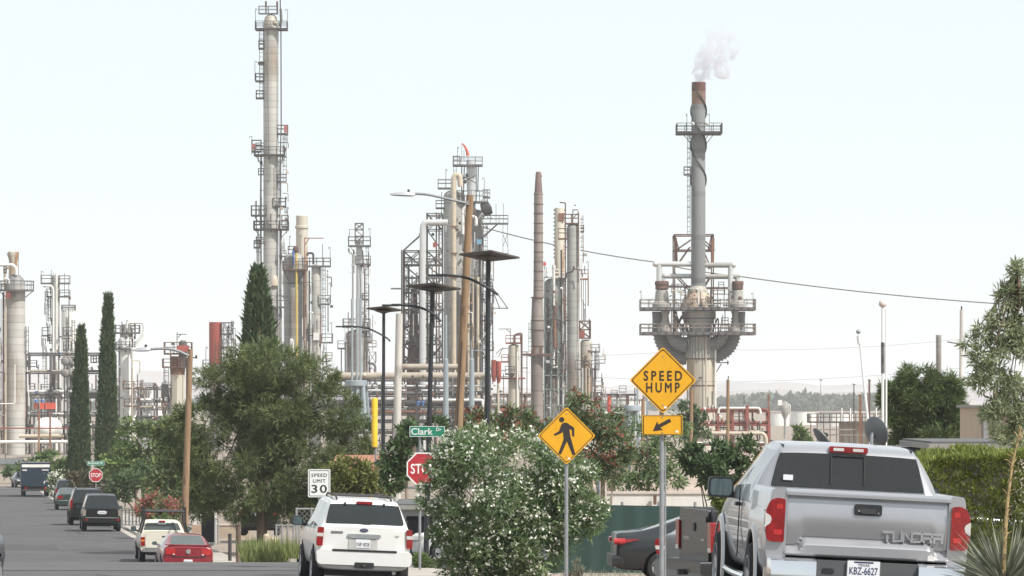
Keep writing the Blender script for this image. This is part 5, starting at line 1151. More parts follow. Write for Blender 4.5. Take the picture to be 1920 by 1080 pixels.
        mb.cyl((0, 0, 0), (0, 0, w * .42), rr * .2, n=12)
        s.add('rim', mb.xf(Mx), rim, parent=o); s.add('brake_disc', MB().cyl((0, 0, -.02), (0, 0, .0), rr * .85, n=20).xf(Mx), BLKP, parent=o)
    def wheels(s, x, ys, r=.34, w=.23, rim=RIMM, spokes=5):
        for y in ys:
            for sx in (-1, 1): s.wheel(sx * x, y, r, w, rim, spokes)
    def slab(s, name, poly, y0, y1, m, r=.02, parent=None, label=None):
        return s.add(name, MB().prism(roundpoly(poly, r), y0, y1), m, parent, label)
    def rect(s, name, x0, x1, z0, z1, y0, y1, m, r=.015, parent=None): return s.slab(name, [(x0, z1), (x1, z1), (x1, z0), (x0, z0)], y0, y1, m, r, parent)
    def both(s, name, poly, y0, y1, m, r=.02, parent=None):
        for sx in (1, -1): s.slab(name, [(x * sx, z) for x, z in poly], y0, y1, m, r, parent)
    def mirror(s, x, y, z, w=.2, h=.16, m=BLKP, d=.12):
        sg = 1 if x > 0 else -1
        o = s.add('mirror', MB().prism(roundpoly([(x - w / 2, z + h / 2), (x + w / 2, z + h / 2), (x + w / 2, z - h / 2), (x - w / 2, z - h / 2)], .05), y, y + d).bar((x - sg * w * .3, y + d * .5, z - h * .3), (x - sg * (w * .5 + .12), y + d * .5, z - h * .45), .05, .07), m)
        s.add('mirror_glass', MB().prism(roundpoly([(x - w * .42, z + h * .4), (x + w * .42, z + h * .4), (x + w * .42, z - h * .4), (x - w * .42, z - h * .4)], .04), y - .004, y), mat('mirror_glass', (.10, .14, .15), rough=.05, metal=.3, var=.05), parent=o)
    def plate(s, x, z, y, txt, top=None, w=.31, h=.155, ink=PLATEN):
        o = s.rect('licence_plate', x - w / 2, x + w / 2, z - h / 2, z + h / 2, y, y + .01, PLATEW, .012)
        s.add('lettering', fit(txt, w * .88, h * .46, .002, bold=.01).xf(T((x, y - .001, z - h * .1))), ink, parent=o)
        if top:
            s.rect('band', x - w * .3, x + w * .3, z + h * .38, z + h * .47, y - .002, y, PLATEN, .001, parent=o)
            s.add('lettering', fit(top, w * .36, h * .15, .002, bold=.02).xf(T((x, y - .001, z + h * .26))), ink, parent=o)

# ---- silver pickup, large in the foreground
SILV = mat('silver_paint', (0.43, 0.43, 0.445), rough=.27, metal=.62, var=.02, scale=1.2, coat=.5, stain=((.25, .24, .23), -.3))
c = Car('pickup_truck', 'silver crew cab pickup, tailgate embossed with large letters, biggest vehicle in view', 'pickup truck', 1617, 41.6, 2.2, roll=2.9, dz=-.025)
YR, YF = 1.28, 4.98
cab = [(1.80, .93, .985, .90, .72, .45, .95, 1.36, 1.80, 0, 0), (1.83, .93, .985, .90, .73, .45, .95, 1.37, 1.44, 0, 0)]
B = 1.37
rows = [  # y, wb, wm, wbelt, wroof, zb, zm, zbelt, zroof, side glass, top glass
    (1.80, .90, .975, .93, .87, .45, .95, 1.22, 1.27, 0, 0), (1.83, .93, .99, .94, .86, .45, .95, 1.23, 1.29, 0, 1),
    (1.93, .94, .995, .945, .755, .44, 1.0, B, 1.715, 0, 0), (1.98, .94, .995, .945, .745, .44, 1.0, B, 1.77, 0, 0), (2.10, .94, .995, .945, .735, .44, 1.0, B, 1.80, 1, 0),
    (2.90, .94, .995, .945, .735, .44, 1.0, B - .02, 1.82, 0, 0), (3.00, .94, .995, .945, .735, .44, 1.0, B - .02, 1.82, 1, 0),
    (3.75, .94, .995, .945, .72, .44, 1.0, B - .04, 1.79, 1, 2), (4.45, .94, .995, .945, .84, .44, 1.0, B - .08, 1.38, 0, 0),
    (4.60, .94, .995, .945, .88, .44, 1.0, 1.25, 1.31, 0, 0), (5.5, .94, .99, .92, .84, .44, .95, 1.15, 1.24, 0, 0), (5.72, .92, .95, .86, .78, .44, .9, 1.08, 1.18, 0, 0), (5.80, .86, .88, .8, .72, .46, .88, 1.0, 1.1, 0, 0)]
GT = bpy.data.materials.new('tinted_pane'); GT.use_nodes = True; n, l = GT.node_tree.nodes, GT.node_tree.links
tr = n.new('ShaderNodeBsdfTransparent'); tr.inputs[0].default_value = (.62, .64, .64, 1); ms = n.new('ShaderNodeMixShader'); fz = n.new('ShaderNodeFresnel'); fz.inputs[0].default_value = 1.5; gl = n['Principled BSDF']; gl.inputs['Base Color'].default_value = (.075, .08, .08, 1); gl.inputs['Roughness'].default_value = .05
ad = n.new('ShaderNodeMath'); ad.inputs[1].default_value = .42; l.new(fz.outputs[0], ad.inputs[0]); l.new(ad.outputs[0], ms.inputs[0]); l.new(tr.outputs[0], ms.inputs[1]); l.new(gl.outputs[0], ms.inputs[2]); l.new(ms.outputs[0], n['Material Output'].inputs[0])
c.shell(rows, SILV, pin=.035, sub=2, arches=[(YF, .42, .50, 1.0)], glass=GT)
seatm = mat('seat_cloth', (.05, .05, .052), rough=.95, var=.15, scale=5)
c.add('cabin_liner', MB().add([(-.62, 1.99, 1.765), (.62, 1.99, 1.765), (.62, 3.7, 1.765), (-.62, 3.7, 1.765), (-.62, 1.99, 1.75), (.62, 1.99, 1.75), (.62, 3.7, 1.75), (-.62, 3.7, 1.75)], [(0, 1, 2, 3), (4, 7, 6, 5), (0, 4, 5, 1), (1, 5, 6, 2), (2, 6, 7, 3), (3, 7, 4, 0)]), mat('liner_grey', (.22, .21, .20), rough=.95))
c.slab('rear_bench', [(-.72, 1.36), (.72, 1.36), (.74, .75), (-.74, .75)], 2.12, 2.30, seatm, .06)
for x in (-.42, 0, .42): c.slab('headrest', [(x - .13, 1.52), (x + .13, 1.52), (x + .13, 1.37), (x - .13, 1.37)], 2.14, 2.24, seatm, .05)
for x in (-.38, .38):
    c.slab('front_seat', [(x - .25, 1.40), (x + .25, 1.40), (x + .27, .75), (x - .27, .75)], 3.05, 3.22, seatm, .08); c.slab('headrest', [(x - .13, 1.60), (x + .13, 1.60), (x + .13, 1.42), (x - .13, 1.42)], 3.06, 3.17, seatm, .05)
c.add('dashboard', MB().bb((-.8, 4.0, .95), (.8, 4.35, 1.2)), seatm)
# bed
prof = [(.79, .50), (.93, .50), (.985, .62), (1.0, .80), (1.0, 1.02), (.985, 1.12), (.97, 1.16), (.965, 1.30), (.95, 1.355), (.93, 1.37), (.82, 1.37), (.79, 1.35)]
for sx in (1, -1):
    mb = MB(); ys = [.03, .06, .12, .4, .8, 1.28, 1.78]; kk = [.94, .975, .995, 1, 1, 1, 1]; n = len(prof)
    vs = [(sx * (.79 + (x - .79) * k_), y, z) for y, k_ in zip(ys, kk) for x, z in prof]
    mb.add(vs, [(i * n + j, i * n + (j + 1) % n, (i + 1) * n + (j + 1) % n, (i + 1) * n + j) for i in range(len(ys) - 1) for j in range(n)] + [tuple(range(n)), tuple(range((len(ys) - 1) * n, len(ys) * n))])
    me = mkmesh('bed_side', mb, [SILV, WELL], angle=40)
    if len(me.polygons): me.polygons.foreach_set('material_index', [0] * len(me.polygons))
    ob = bpy.data.objects.new('bed_side', me); COL.objects.link(ob)
    cm = mkmesh('cut', MB().cyl((sx * .85, YR, .42), (sx * 1.3, YR, .42), .52, n=32), [SILV, WELL], angle=0); cm.polygons.foreach_set('material_index', [1] * len(cm.polygons))
    co = bpy.data.objects.new('cut', cm); COL.objects.link(co); b = ob.modifiers.new('b', 'BOOLEAN'); b.object = co; b.operation = 'DIFFERENCE'; b.solver = 'EXACT'; b.material_mode = 'INDEX'
    dg = bpy.context.evaluated_depsgraph_get(); dg.update(); ev = bpy.data.meshes.new_from_object(ob.evaluated_get(dg)); ev.set_sharp_from_angle(angle=R(40))
    bpy.data.objects.remove(ob); bpy.data.objects.remove(co); c.link('bed_side', ev)
    fl = MB(); n = 20; A = [math.pi * (-.06 + 1.12 * i / n) for i in range(n + 1)]
    vs = []
    for a in A:
        for rr_, xx in ((.50, 1.0), (.51, 1.022), (.57, 1.018), (.59, .995)): vs.append((sx * xx, YR - math.cos(a) * rr_, .42 + math.sin(a) * rr_))
    c.add('wheel_flare', fl.add(vs, [(4 * i + j, 4 * i + j + 1, 4 * i + j + 5, 4 * i + j + 4) for i in range(n) for j in range(3)]), SILV)
    fl = MB(); vs = []
    for a in A:
        for rr_, xx in ((.485, 1.0), (.49, 1.018), (.55, 1.014), (.575, .985)): vs.append((sx * xx, YF - math.cos(a) * rr_, .42 + math.sin(a) * rr_))
    c.add('wheel_flare', fl.add(vs, [(4 * i + j, 4 * i + j + 1, 4 * i + j + 5, 4 * i + j + 4) for i in range(n) for j in range(3)]), SILV)
c.add('bed_floor', MB().bb((-.79, .06, .72), (.79, 1.79, .78)), BLKP); c.add('bed_front', MB().bb((-.79, 1.74, .72), (.79, 1.79, 1.36)), SILV)
c.wheels(.90, (YR, YF), r=.40, w=.28, rim=RIMM, spokes=5)
# tailgate as a relief
nx, nz = 72, 84; x0, x1, z0, z1 = -.805, .805, .725, 1.375; vs = []
def tg(x, z):
    tt = (z - z0) / (z1 - z0); a = abs(x); s_ = min(1, max(0, (a - .61) / .075)); s_ = s_ * s_ * (3 - 2 * s_)
    tb = .29 - .135 * s_
    if tt > .955: q = (tt - .955) / .045; y = -.012 + .05 * q * q
    elif tt > .90: y = -.012
    elif tt > .872: y = -.012 + .055 * (.90 - tt) / .028
    elif tt > .84: y = .043 - .008 * (.872 - tt) / .032
    elif tt > tb + .03: q = (tt - tb - .03) / (.81 - tb); y = .035 - .022 * math.sin(min(1, max(0, q)) * math.pi)
    elif tt > tb: y = .035 + .022 * (tb + .03 - tt) / .03
    elif tt > tb - .12: y = .057 - .078 * (tb - tt) / .12
    elif tt > .03: y = -.021 + .006 * 0
    else: y = -.021 + .03 * (.03 - tt) / .03
    return y + .03 * max(0, (a - .785) / .02) ** 2 * .3
for j in range(nz + 1):
    for i in range(nx + 1):
        x = x0 + (x1 - x0) * i / nx; z = z0 + (z1 - z0) * j / nz; vs.append((x, .02 + tg(x, z), z))
fs = [(j * (nx + 1) + i, j * (nx + 1) + i + 1, (j + 1) * (nx + 1) + i + 1, (j + 1) * (nx + 1) + i) for j in range(nz) for i in range(nx)]
o_ = len(vs); vs += [(x, .11, z) for x, y, z in vs[:]]; fs += [tuple(o_ + i for i in reversed(f)) for f in fs]
edge = [i for i in range(nx + 1)] + [(j + 1) * (nx + 1) - 1 for j in range(1, nz + 1)] + [nz * (nx + 1) + i for i in range(nx - 1, -1, -1)] + [j * (nx + 1) for j in range(nz - 1, 0, -1)]
fs += [(edge[i], edge[(i + 1) % len(edge)], o_ + edge[(i + 1) % len(edge)], o_ + edge[i]) for i in range(len(edge))]
gate = c.add('tailgate', MB().add(vs, fs), SILV, angle=32)
o = c.rect('handle', -.135, .135, 1.145, 1.255, .018, .05, BLKP, .025, parent=gate); c.rect('handle_pull', -.075, .075, 1.165, 1.215, .006, .02, mat('handle_grey', (.05, .05, .052), rough=.35), .015, parent=gate)
c.rect('lock', -.1, -.08, 1.18, 1.2, .012, .02, CHROME, .008, parent=gate); c.rect('camera_lens', .092, .108, 1.165, 1.181, .012, .02, CHROME, .007, parent=gate)
xs = np.linspace(.20, .70, 6)
def block(ch):
    """wide square-cut embossed capitals, each a set of strokes in a unit box"""
    S = {'T': [(0, .78, 1, 1), (.38, 0, .62, .6)], 'U': [(0, 0, .18, 1), (.18, 0, .82, .2), (.82, 0, 1, 1)], 'N': [(0, 0, .17, .85), (.83, 0, 1, 1)],
         'D': [(.0, .78, .8, 1), (0, 0, .8, .22), (.78, .12, 1, .88)], 'R': [(0, .78, .85, 1), (.0, .36, .85, .56), (.78, .5, 1, .9), (.66, 0, .95, .34), (0, 0, .2, .3)], 'A': [(0, .78, 1, 1), (.0, .36, 1, .56), (.76, .0, 1, .85), (0, 0, .22, .5)]}[ch]
    return S
mb = MB(); yl = .02 + tg(.5, 1.0) - .009
for ch, cx in zip('TUNDRA', xs):
    for i_, (a, b_, a2, b2) in enumerate(block(ch)): mb.bb((cx + (a - .5) * .098, yl - .0006 * i_, .955 + b_ * .10 - .05), (cx + (a2 - .5) * .098, .05, .955 + b2 * .10 - .05))
    if ch == 'N': mb.bar((cx - .035, yl + .005, .955 + .04), (cx + .035, yl + .005, .955 - .04), .014, .010)
c.add('lettering', mb, SILV, parent=gate, angle=0)
c.rect('badge', .60, .67, .735, .785, -.004, .0, LENSW, .004, parent=gate)
# tail lamps
for sx in (1, -1):
    pl = [(.815, 1.27), (.90, 1.28), (.965, 1.25), (1.003, 1.16), (.985, 1.05), (1.003, .98), (.985, .875), (.95, .85), (.815, .85)]
    o = c.slab('tail_lamp', [(x * sx, z) for x, z in pl], -.015, .22, TAIL, .02)
    c.slab('reversing_lens', [(x * sx, z) for x, z in [(1.006, 1.13), (.955, 1.10), (.945, 1.07), (.955, 1.03), (1.006, .99)]], -.02, .16, LENSW, .008, parent=o)
    c.slab('lamp_bulb', [(x * sx, z) for x, z in [(.84, 1.22), (.90, 1.22), (.90, 1.17), (.84, 1.17)]], -.019, -.012, TAILB, .01, parent=o); c.slab('lamp_bulb', [(x * sx, z) for x, z in [(.84, .97), (.92, .97), (.92, .92), (.84, .92)]], -.019, -.012, TAILB, .01, parent=o)
    # bumper ends
    mb = MB(); pr = [(-.10, .44), (-.16, .52), (-.16, .63), (-.145, .675), (-.05, .705), (.25, .705), (.25, .44)]
    xa, xb = (.50, .97); n = len(pr); vs = [(sx * xa, y, z) for y, z in pr] + [(sx * (xb - .03), y, z) for y, z in pr] + [(sx * xb, y + .08, z) for y, z in pr]
    mb.add(vs, [(k * n + i, k * n + (i + 1) % n, (k + 1) * n + (i + 1) % n, (k + 1) * n + i) for k in (0, 1) for i in range(n)] + [tuple(range(n)), tuple(range(2 * n, 3 * n))])
    c.add('bumper_end', mb, CHROME)
c.add('bumper_centre', MB().bb((-.5, -.10, .40), (.5, .2, .695)), mat('bumper_grey', (.085, .088, .092), rough=.6, var=.1)); c.rect('lamp_recess', -.44, -.32, .57, .62, -.106, -.10, BLKP, .02)
c.add('step_pad', MB().bb((-.5, -.14, .40), (.5, -.10, .50)), BLKP)
c.plate(-.035, .625, -.125, 'KBZ-6627', 'TEXAS', .315, .16); c.rect('plate_rim', -.20, .13, .54, .712, -.123, -.105, CHROME, .015)
# cab fittings
c.rect('brake_lamp', -.20, .20, 1.735, 1.795, 1.915, 1.98, TAIL, .02); 
for x in (-.1, .1): c.rect('brake_lens', x - .055, x + .055, 1.75, 1.78, 1.91, 1.92, LENSW, .01)
fr = MB(); 
for a, b in (((-.17, 1.42), (-.17, 1.70)), ((.17, 1.42), (.17, 1.70)), ((-.17, 1.70), (.17, 1.70))):
    f_ = lambda z: 1.83 + (z - 1.29) / .425 * .10 - .012
    fr.bar((a[0], f_(a[1]), a[1]), (b[0], f_(b[1]), b[1]), .012)
c.add('sliding_pane', fr, BLKP); c.rect('sticker', -.66, -.56, 1.43, 1.485, 1.845, 1.85, PLATEW, .008)
for sx in (1, -1):
    c.mirror(sx * 1.10, 3.95, 1.29, .27, .22); c.rect('door_handle', sx * 1.0 - .02, sx * 1.0 + .02, 1.12, 1.16, 3.0, 3.2, BLKP, .008); c.add('door_seam', MB().bb((sx * .99 - .006, 2.945, .6), (sx * .99 + .006, 2.953, 1.34)), BLKP); c.add('step_bar', MB().tube([(sx * .98, 2.0, .42), (sx * 1.0, 3.0, .42), (sx * .98, 4.3, .42)], .04, 8), CHROME)
    c.add('roof_seam', MB().bar((sx * .66, 1.99, 1.785), (sx * .66, 3.5, 1.82), .02, .01), BLKP)
c.add('underbody', MB().bb((-.75, .3, .32), (.75, 5.3, .50)), BLKP)

# ---- white SUV
WPNT = mat('white_car_paint', (0.70, 0.69, 0.665), rough=.3, var=.03, scale=1.5, coat=.6, stain=((.5, .45, .38), -.3))
def suv(name, label, px, d, head, roll, paint, L=5.2, W_=1.0, H=1.92, belt=1.27, r=.39, glass=GLASS, group=None, sub=2, rearlean=.32, dz=0):
    c = Car(name, label, 'SUV', px, d, head, roll, group=group, dz=dz); w = W_
    y1 = .10
    rows = [(.0, w * .86, w * .93, w * .90, w * .86, .42, .85, belt, belt + .03, 0, 0), (.03, w * .91, w * .97, w * .94, w * .885, .40, .85, belt, belt + .05, 0, 0), (y1, w * .93, w * .985, w * .95, w * .885, .38, .88, belt, belt + .07, 0, 1),
            (y1 + rearlean, w * .94, w * .99, w * .955, w * .77, .38, .9, belt, H - .10, 0, 0), (y1 + rearlean + .06, w * .94, w * .99, w * .955, w * .755, .36, .9, belt, H - .05, 0, 0), (y1 + rearlean + .2, w * .94, w * .995, w * .955, w * .75, .36, .9, belt, H - .03, 1, 0),
            (1.7, w * .94, w, w * .955, w * .75, .36, .9, belt, H, 0, 0), (1.8, w * .94, w, w * .955, w * .75, .36, .9, belt, H, 1, 0), (2.75, w * .94, w, w * .955, w * .75, .36, .9, belt - .02, H, 0, 0), (2.85, w * .94, w, w * .955, w * .75, .36, .9, belt - .02, H, 1, 0),
            (3.45, w * .94, w, w * .955, w * .73, .36, .9, belt - .04, H - .05, 1, 2), (L - 1.15, w * .94, w, w * .95, w * .82, .36, .9, belt - .08, belt + .0, 0, 0), (L - 1.0, w * .94, w, w * .95, w * .86, .36, .9, belt - .12, belt - .05, 0, 0),
            (L - .3, w * .92, w * .97, w * .9, w * .82, .38, .85, belt - .22, belt - .13, 0, 0), (L, w * .84, w * .88, w * .8, w * .72, .42, .8, belt - .3, belt - .2, 0, 0)]
    ya, yf = 1.12, L - 1.0
    c.shell(rows, paint, pin=.03, sub=sub, arches=[(ya, r, r + .09, w), (yf, r, r + .09, w)], glass=glass); c.wheels(w * .88, (ya, yf), r, .26)
    c.ya, c.yf, c.w, c.belt, c.H = ya, yf, w, belt, H
    c.add('underbody', MB().bb((-w * .75, .5, .25), (w * .75, L - .4, .42)), BLKP)
    return c
c = suv('white_suv', 'white SUV seen from behind with roof rails and tinted rear window', 680, 87, 7.0, 2.4, WPNT, W_=.98, H=1.83, belt=1.24)
c.rect('bumper', -.97, .97, .50, .80, -.10, .25, WPNT, .10); c.rect('bumper_step', -.66, .66, .775, .815, -.11, .03, BLKP, .015); c.rect('tow_recess', -.2, .2, .44, .56, -.108, -.05, BLKP, .03); c.add('hitch', MB().bb((-.04, -.15, .47), (.04, -.05, .53)), SD)
for sx in (1, -1):
    pl = [(.84, 1.25), (.965, 1.25), (.985, 1.0), (.975, .87), (.86, .87)]
    o = c.slab('tail_lamp', [(x * sx, z) for x, z in pl], -.02, .2, TAIL, .02); c.slab('reversing_lens', [(x * sx, z) for x, z in [(.85, 1.13), (.978, 1.13), (.982, 1.06), (.855, 1.06)]], -.026, .15, LENSW, .008, parent=o)
    c.add('roof_rail', MB().tube(bend([(sx * .56, .6, 1.82), (sx * .56, .8, 1.89), (sx * .56, 3.0, 1.895), (sx * .56, 3.25, 1.82)], .15), .022, 8), SD); c.mirror(sx * 1.12, 3.65, 1.27, .22, .2)
    c.add('window_hinge', MB().cyl((sx * .40, .39, 1.70), (sx * .40, .39, 1.765), .022, n=8), BLKP)
for y in (1.0, 2.3): c.add('roof_bar', MB().tube([(-.56, y, 1.89), (.56, y, 1.89)], .02, 8), SD)
c.rect('brake_lamp', -.165, .165, 1.735, 1.79, .39, .52, TAIL, .02)
c.slab('tailgate_handle', [(-.35, 1.135), (.31, 1.135), (.34, 1.10), (.22, 1.045), (-.28, 1.045), (-.36, 1.09)], -.03, .02, mat('trim_silver', (.42, .44, .45), rough=.3, metal=.5), .03)
mb = MB(); mb.lathe((0, 0, 0), [(.082, 0), (.086, .01), (.07, .018), (.01, .022)], 20); o = c.add('oval_badge', mb.xf(T((-.02, -.0, 1.215)) @ Matrix.Rotation(R(90), 4, 'X') @ Matrix.Scale(.42, 4, (0, 1, 0))), mat('badge_navy', (.02, .03, .08), rough=.2, coat=.5)); c.add('script', fit('Ford', .09, .03, .003).xf(T((-.02, -.021, 1.215))), CHROME, parent=o)
o = c.rect('name_badge', -.69, -.45, 1.14, 1.178, -.008, .0, mat('badge_grey', (.16, .165, .17), rough=.4), .008); c.add('lettering', fit('EXPEDITION', .21, .022, .002).xf(T((-.57, -.009, 1.159))), CHROME, parent=o); c.add('trim_badge', fit('XLT', .09, .03, .004).xf(T((.66, -.004, 1.11))), SD)
c.rect('plate_recess', -.33, .26, .76, 1.04, -.012, .0, mat('white_recess_shade', (.52, .51, .49), rough=.4), .04); c.plate(-.035, .94, -.02, '1NP 0028', None, .30, .17, ink=mat('plate_ink', (.10, .03, .05))); c.add('wiper', MB().bar((-.18, .105, 1.305), (.12, .105, 1.335), .03, .02), BLKP)  # plate recess is a raised slab, its shade put in as darker white
c.add('exhaust', MB().tube([(.62, -.02, .36), (.62, .6, .36)], .04, 10), CHROME)

# ---- red coupe
REDP = mat('red_car_paint', (0.22, 0.010, 0.018), rough=.28, var=.05, coat=.7)
def sedan(name, label, px, d, head, roll, paint, L=4.8, w=.93, H=1.43, belt=.96, deck=1.06, fast=0.0, r=.33, glass=GLASSL, group=None, sub=2, rim=RIMM, dz=0, cat='car'):
    """three-box car; fast > 0 slides the rear window back over the boot lid"""
    c = Car(name, label, cat, px, d, head, roll, group=group, dz=dz); rw0 = .80 - fast * .35; rw1 = 1.62 - fast * .2
    rows = [(.0, w * .80, w * .88, w * .84, w * .78, .34, .62, belt - .06, deck - .06, 0, 0), (.04, w * .86, w * .94, w * .89, w * .82, .30, .62, belt - .02, deck, 0, 0), (.14, w * .9, w * .97, w * .93, w * .84, .26, .62, belt, deck + .02, 0, 0),
            (rw0, w * .93, w * .99, w * .95, w * .82, .24, .62, belt + .02, deck + .03, 0, 1), (rw1, w * .94, w, w * .955, w * .70, .22, .62, belt + .01, H - .03, 1, 0), (rw1 + .18, w * .94, w, w * .955, w * .68, .22, .62, belt, H, 1, 0),
            (2.45, w * .94, w, w * .955, w * .68, .22, .62, belt - .01, H + .01, 0, 0), (2.54, w * .94, w, w * .955, w * .68, .22, .62, belt - .01, H + .01, 1, 0), (2.95, w * .94, w, w * .955, w * .66, .22, .62, belt - .03, H - .03, 1, 2),
            (L - 1.25, w * .94, w, w * .95, w * .80, .22, .62, belt - .05, belt + .03, 0, 0), (L - 1.05, w * .94, w, w * .95, w * .84, .22, .62, belt - .08, belt - .0, 0, 0), (L - .35, w * .92, w * .96, w * .9, w * .8, .24, .6, belt - .2, belt - .13, 0, 0), (L, w * .78, w * .82, w * .75, w * .66, .3, .55, belt - .32, belt - .24, 0, 0)]
    ya, yf = 1.02, L - .95
    c.shell(rows, paint, pin=.13, sub=sub, arches=[(ya, r, r + .055, w), (yf, r, r + .055, w)], glass=glass); c.wheels(w * .88, (ya, yf), r, .22, rim)
    c.ya, c.yf, c.w, c.belt, c.deck, c.H = ya, yf, w, belt, deck, H
    return c
c = sedan('red_coupe', 'red two-door coupe with a round silver boot badge, half sunk beyond the road crest', 352, 151, 8, 1.5, REDP, L=4.75, w=.94, H=1.38, belt=.98, deck=1.02, fast=.5, dz=-.01)
for sx in (1, -1):
    o = c.slab('tail_lamp', [(x * sx, z) for x, z in [(.46, .92), (.80, .93), (.81, .72), (.46, .70)]], -.02, .12, TAILB, .03); c.slab('reversing_lens', [(x * sx, z) for x, z in [(.48, .74), (.55, .74), (.55, .70), (.48, .70)]], -.026, -.01, LENSW, .01, parent=o); c.mirror(sx * 1.03, 3.0, 1.0, .18, .13, CHROME)
o = c.add('round_badge', MB().cyl((0, -.03, .83), (0, .02, .83), .085, n=20), CHROME); c.rect('bumper', -.86, .86, .40, .60, -.05, .2, REDP, .07); c.plate(0, .47, -.06, 'DRG 4417', None); c.rect('spoiler', -.82, .82, 1.03, 1.07, .02, .16, REDP, .02)
c.add('rear_scoop', MB().bb((-.6, -.01, .62), (.6, .0, .65)), BLKP)

# ---- pickups
def pickup(name, label, px, d, head, roll, paint, L=5.4, w=.94, H=1.74, rail=1.16, r=.36, group=None, single_cab=True, glass=GLASSL, bed=2.0):
    c = Car(name, label, 'pickup truck', px, d, head, roll, group=group); y0 = bed
    rows = [(y0, w * .92, w * .985, w * .95, w * .9, .42, .8, rail, rail + .04, 0, 0), (y0 + .04, w * .94, w, w * .96, w * .91, .4, .8, rail, rail + .06, 0, 1), (y0 + .14, w * .94, w, w * .96, w * .78, .4, .8, rail, H - .12, 0, 0), (y0 + .24, w * .94, w, w * .96, w * .76, .4, .8, rail, H - .02, 1, 0),
            (y0 + 1.0, w * .94, w, w * .96, w * .75, .4, .8, rail - .02, H, 1, 2), (y0 + 1.75, w * .94, w, w * .95, w * .84, .4, .8, rail - .06, rail + .02, 0, 0), (y0 + 1.9, w * .94, w, w * .95, w * .86, .4, .8, rail - .1, rail - .02, 0, 0), (L - .25, w * .93, w * .98, w * .92, w * .85, .42, .78, rail - .18, rail - .1, 0, 0), (L, w * .86, w * .9, w * .84, w * .78, .44, .76, rail - .28, rail - .18, 0, 0)]
    yf = L - .95; ya = 1.15
    c.shell(rows, paint, pin=.09, arches=[(yf, r, r + .08, w)], glass=glass); c.wheels(w * .87, (ya, yf), r, .24)
    for sx in (1, -1):
        mb = MB(); pr = [(w * .8, .45), (w * .94, .45), (w, .6), (w, .95), (w * .97, rail - .02), (w * .94, rail), (w * .83, rail), (w * .8, rail - .03)]; n = len(pr)
        a0 = [MB()]
        vs = [(sx * x, y, z) for y in (.04, y0 + .0) for x, z in pr]; mb.add(vs, [(j, (j + 1) % n, n + (j + 1) % n, n + j) for j in range(n)] + [tuple(range(n)), tuple(range(n, 2 * n))])
        me = mkmesh('bed_side', mb, [paint, WELL], angle=40); me.polygons.foreach_set('material_index', [0] * len(me.polygons)); ob = bpy.data.objects.new('b', me); COL.objects.link(ob)
        cm = mkmesh('cut', MB().cyl((sx * w * .86, ya, r), (sx * 1.3, ya, r), r + .08, n=28), [paint, WELL], angle=0); cm.polygons.foreach_set('material_index', [1] * len(cm.polygons)); co = bpy.data.objects.new('cut', cm); COL.objects.link(co)
        b = ob.modifiers.new('b', 'BOOLEAN'); b.object = co; b.operation = 'DIFFERENCE'; b.solver = 'EXACT'; b.material_mode = 'INDEX'; dg = bpy.context.evaluated_depsgraph_get(); dg.update(); ev = bpy.data.meshes.new_from_object(ob.evaluated_get(dg)); ev.set_sharp_from_angle(angle=R(40))
        bpy.data.objects.remove(ob); bpy.data.objects.remove(co); c.link('bed_side', ev)
    c.add('bed_floor', MB().bb((-w * .8, .06, .62), (w * .8, y0, .68)), BLKP); c.add('underbody', MB().bb((-w * .7, .3, .3), (w * .7, L - .5, .45)), BLKP)
    c.gate = c.rect('tailgate', -w * .79, w * .79, .60, rail, .01, .08, paint, .03); c.w, c.rail = w, rail; return c
BEIGE = mat('beige_car_paint', (0.62, 0.58, 0.49), rough=.45, var=.04, coat=.3, stain=((.42, .37, .3), -.1))
c = pickup('work_pickup', 'pale beige pickup with a black ladder rack, parked beside the red coupe', 308, 167, 7.6, .8, BEIGE, H=1.64)
for sx in (1, -1):
    o = c.slab('tail_lamp', [(x * sx, z) for x, z in [(.77, 1.02), (.93, 1.02), (.93, .68), (.77, .68)]], -.01, .15, TAIL, .02); c.slab('amber_lens', [(x * sx, z) for x, z in [(.775, .92), (.932, .92), (.932, .84), (.775, .84)]], -.016, .12, mat('amber', (.55, .2, .05), rough=.2), .01, parent=o); c.mirror(sx * 1.08, 3.1, 1.25, .2, .2)
rk = MB()
for sx in (1, -1):
    for y in (.15, 1.75): rk.tube(bend([(sx * .93, y, 1.16), (sx * .80, y, 1.6), (sx * .80, y, 2.2)], .1), .042, 6)
    rk.tube([(sx * .78, .1, 2.03), (sx * .78, 1.85, 2.03)], .025, 6)
for y in (.15, 1.75): rk.tube([(-.80, y, 2.02), (.80, y, 2.02)], .042, 6)
c.add('ladder_rack', rk, BLKP); c.rect('bumper', -.85, .85, .44, .58, -.08, .1, mat('bumper_worn', (.2, .2, .2), rough=.5), .03); c.rect('brake_lamp', -.13, .13, 1.55, 1.61, 2.10, 2.2, TAIL, .015); c.rect('window_sticker', -.16, .16, 1.46, 1.52, 2.07, 2.1, PLATEW, .01); c.rect('gate_handle', -.1, .1, 1.02, 1.07, .0, .02, BLKP, .01, parent=c.gate); c.plate(.12, .80, .0, 'BK4 2210', None, .28, .14, ink=PLATEW); c.rect('plate_holder', -.05, .29, .72, .88, .002, .011, BLKP, .01, parent=c.gate)
DKGR = mat('dark_grey_paint', (0.014, 0.015, 0.016), rough=.35, var=.04, coat=.25, stain=((.12, .11, .1), -.25))
c = pickup('grey_pickup', 'dark grey pickup parked askew, mostly hidden behind the silver pickup', 1301, 62, -77, 0, DKGR, H=1.80, rail=1.33)
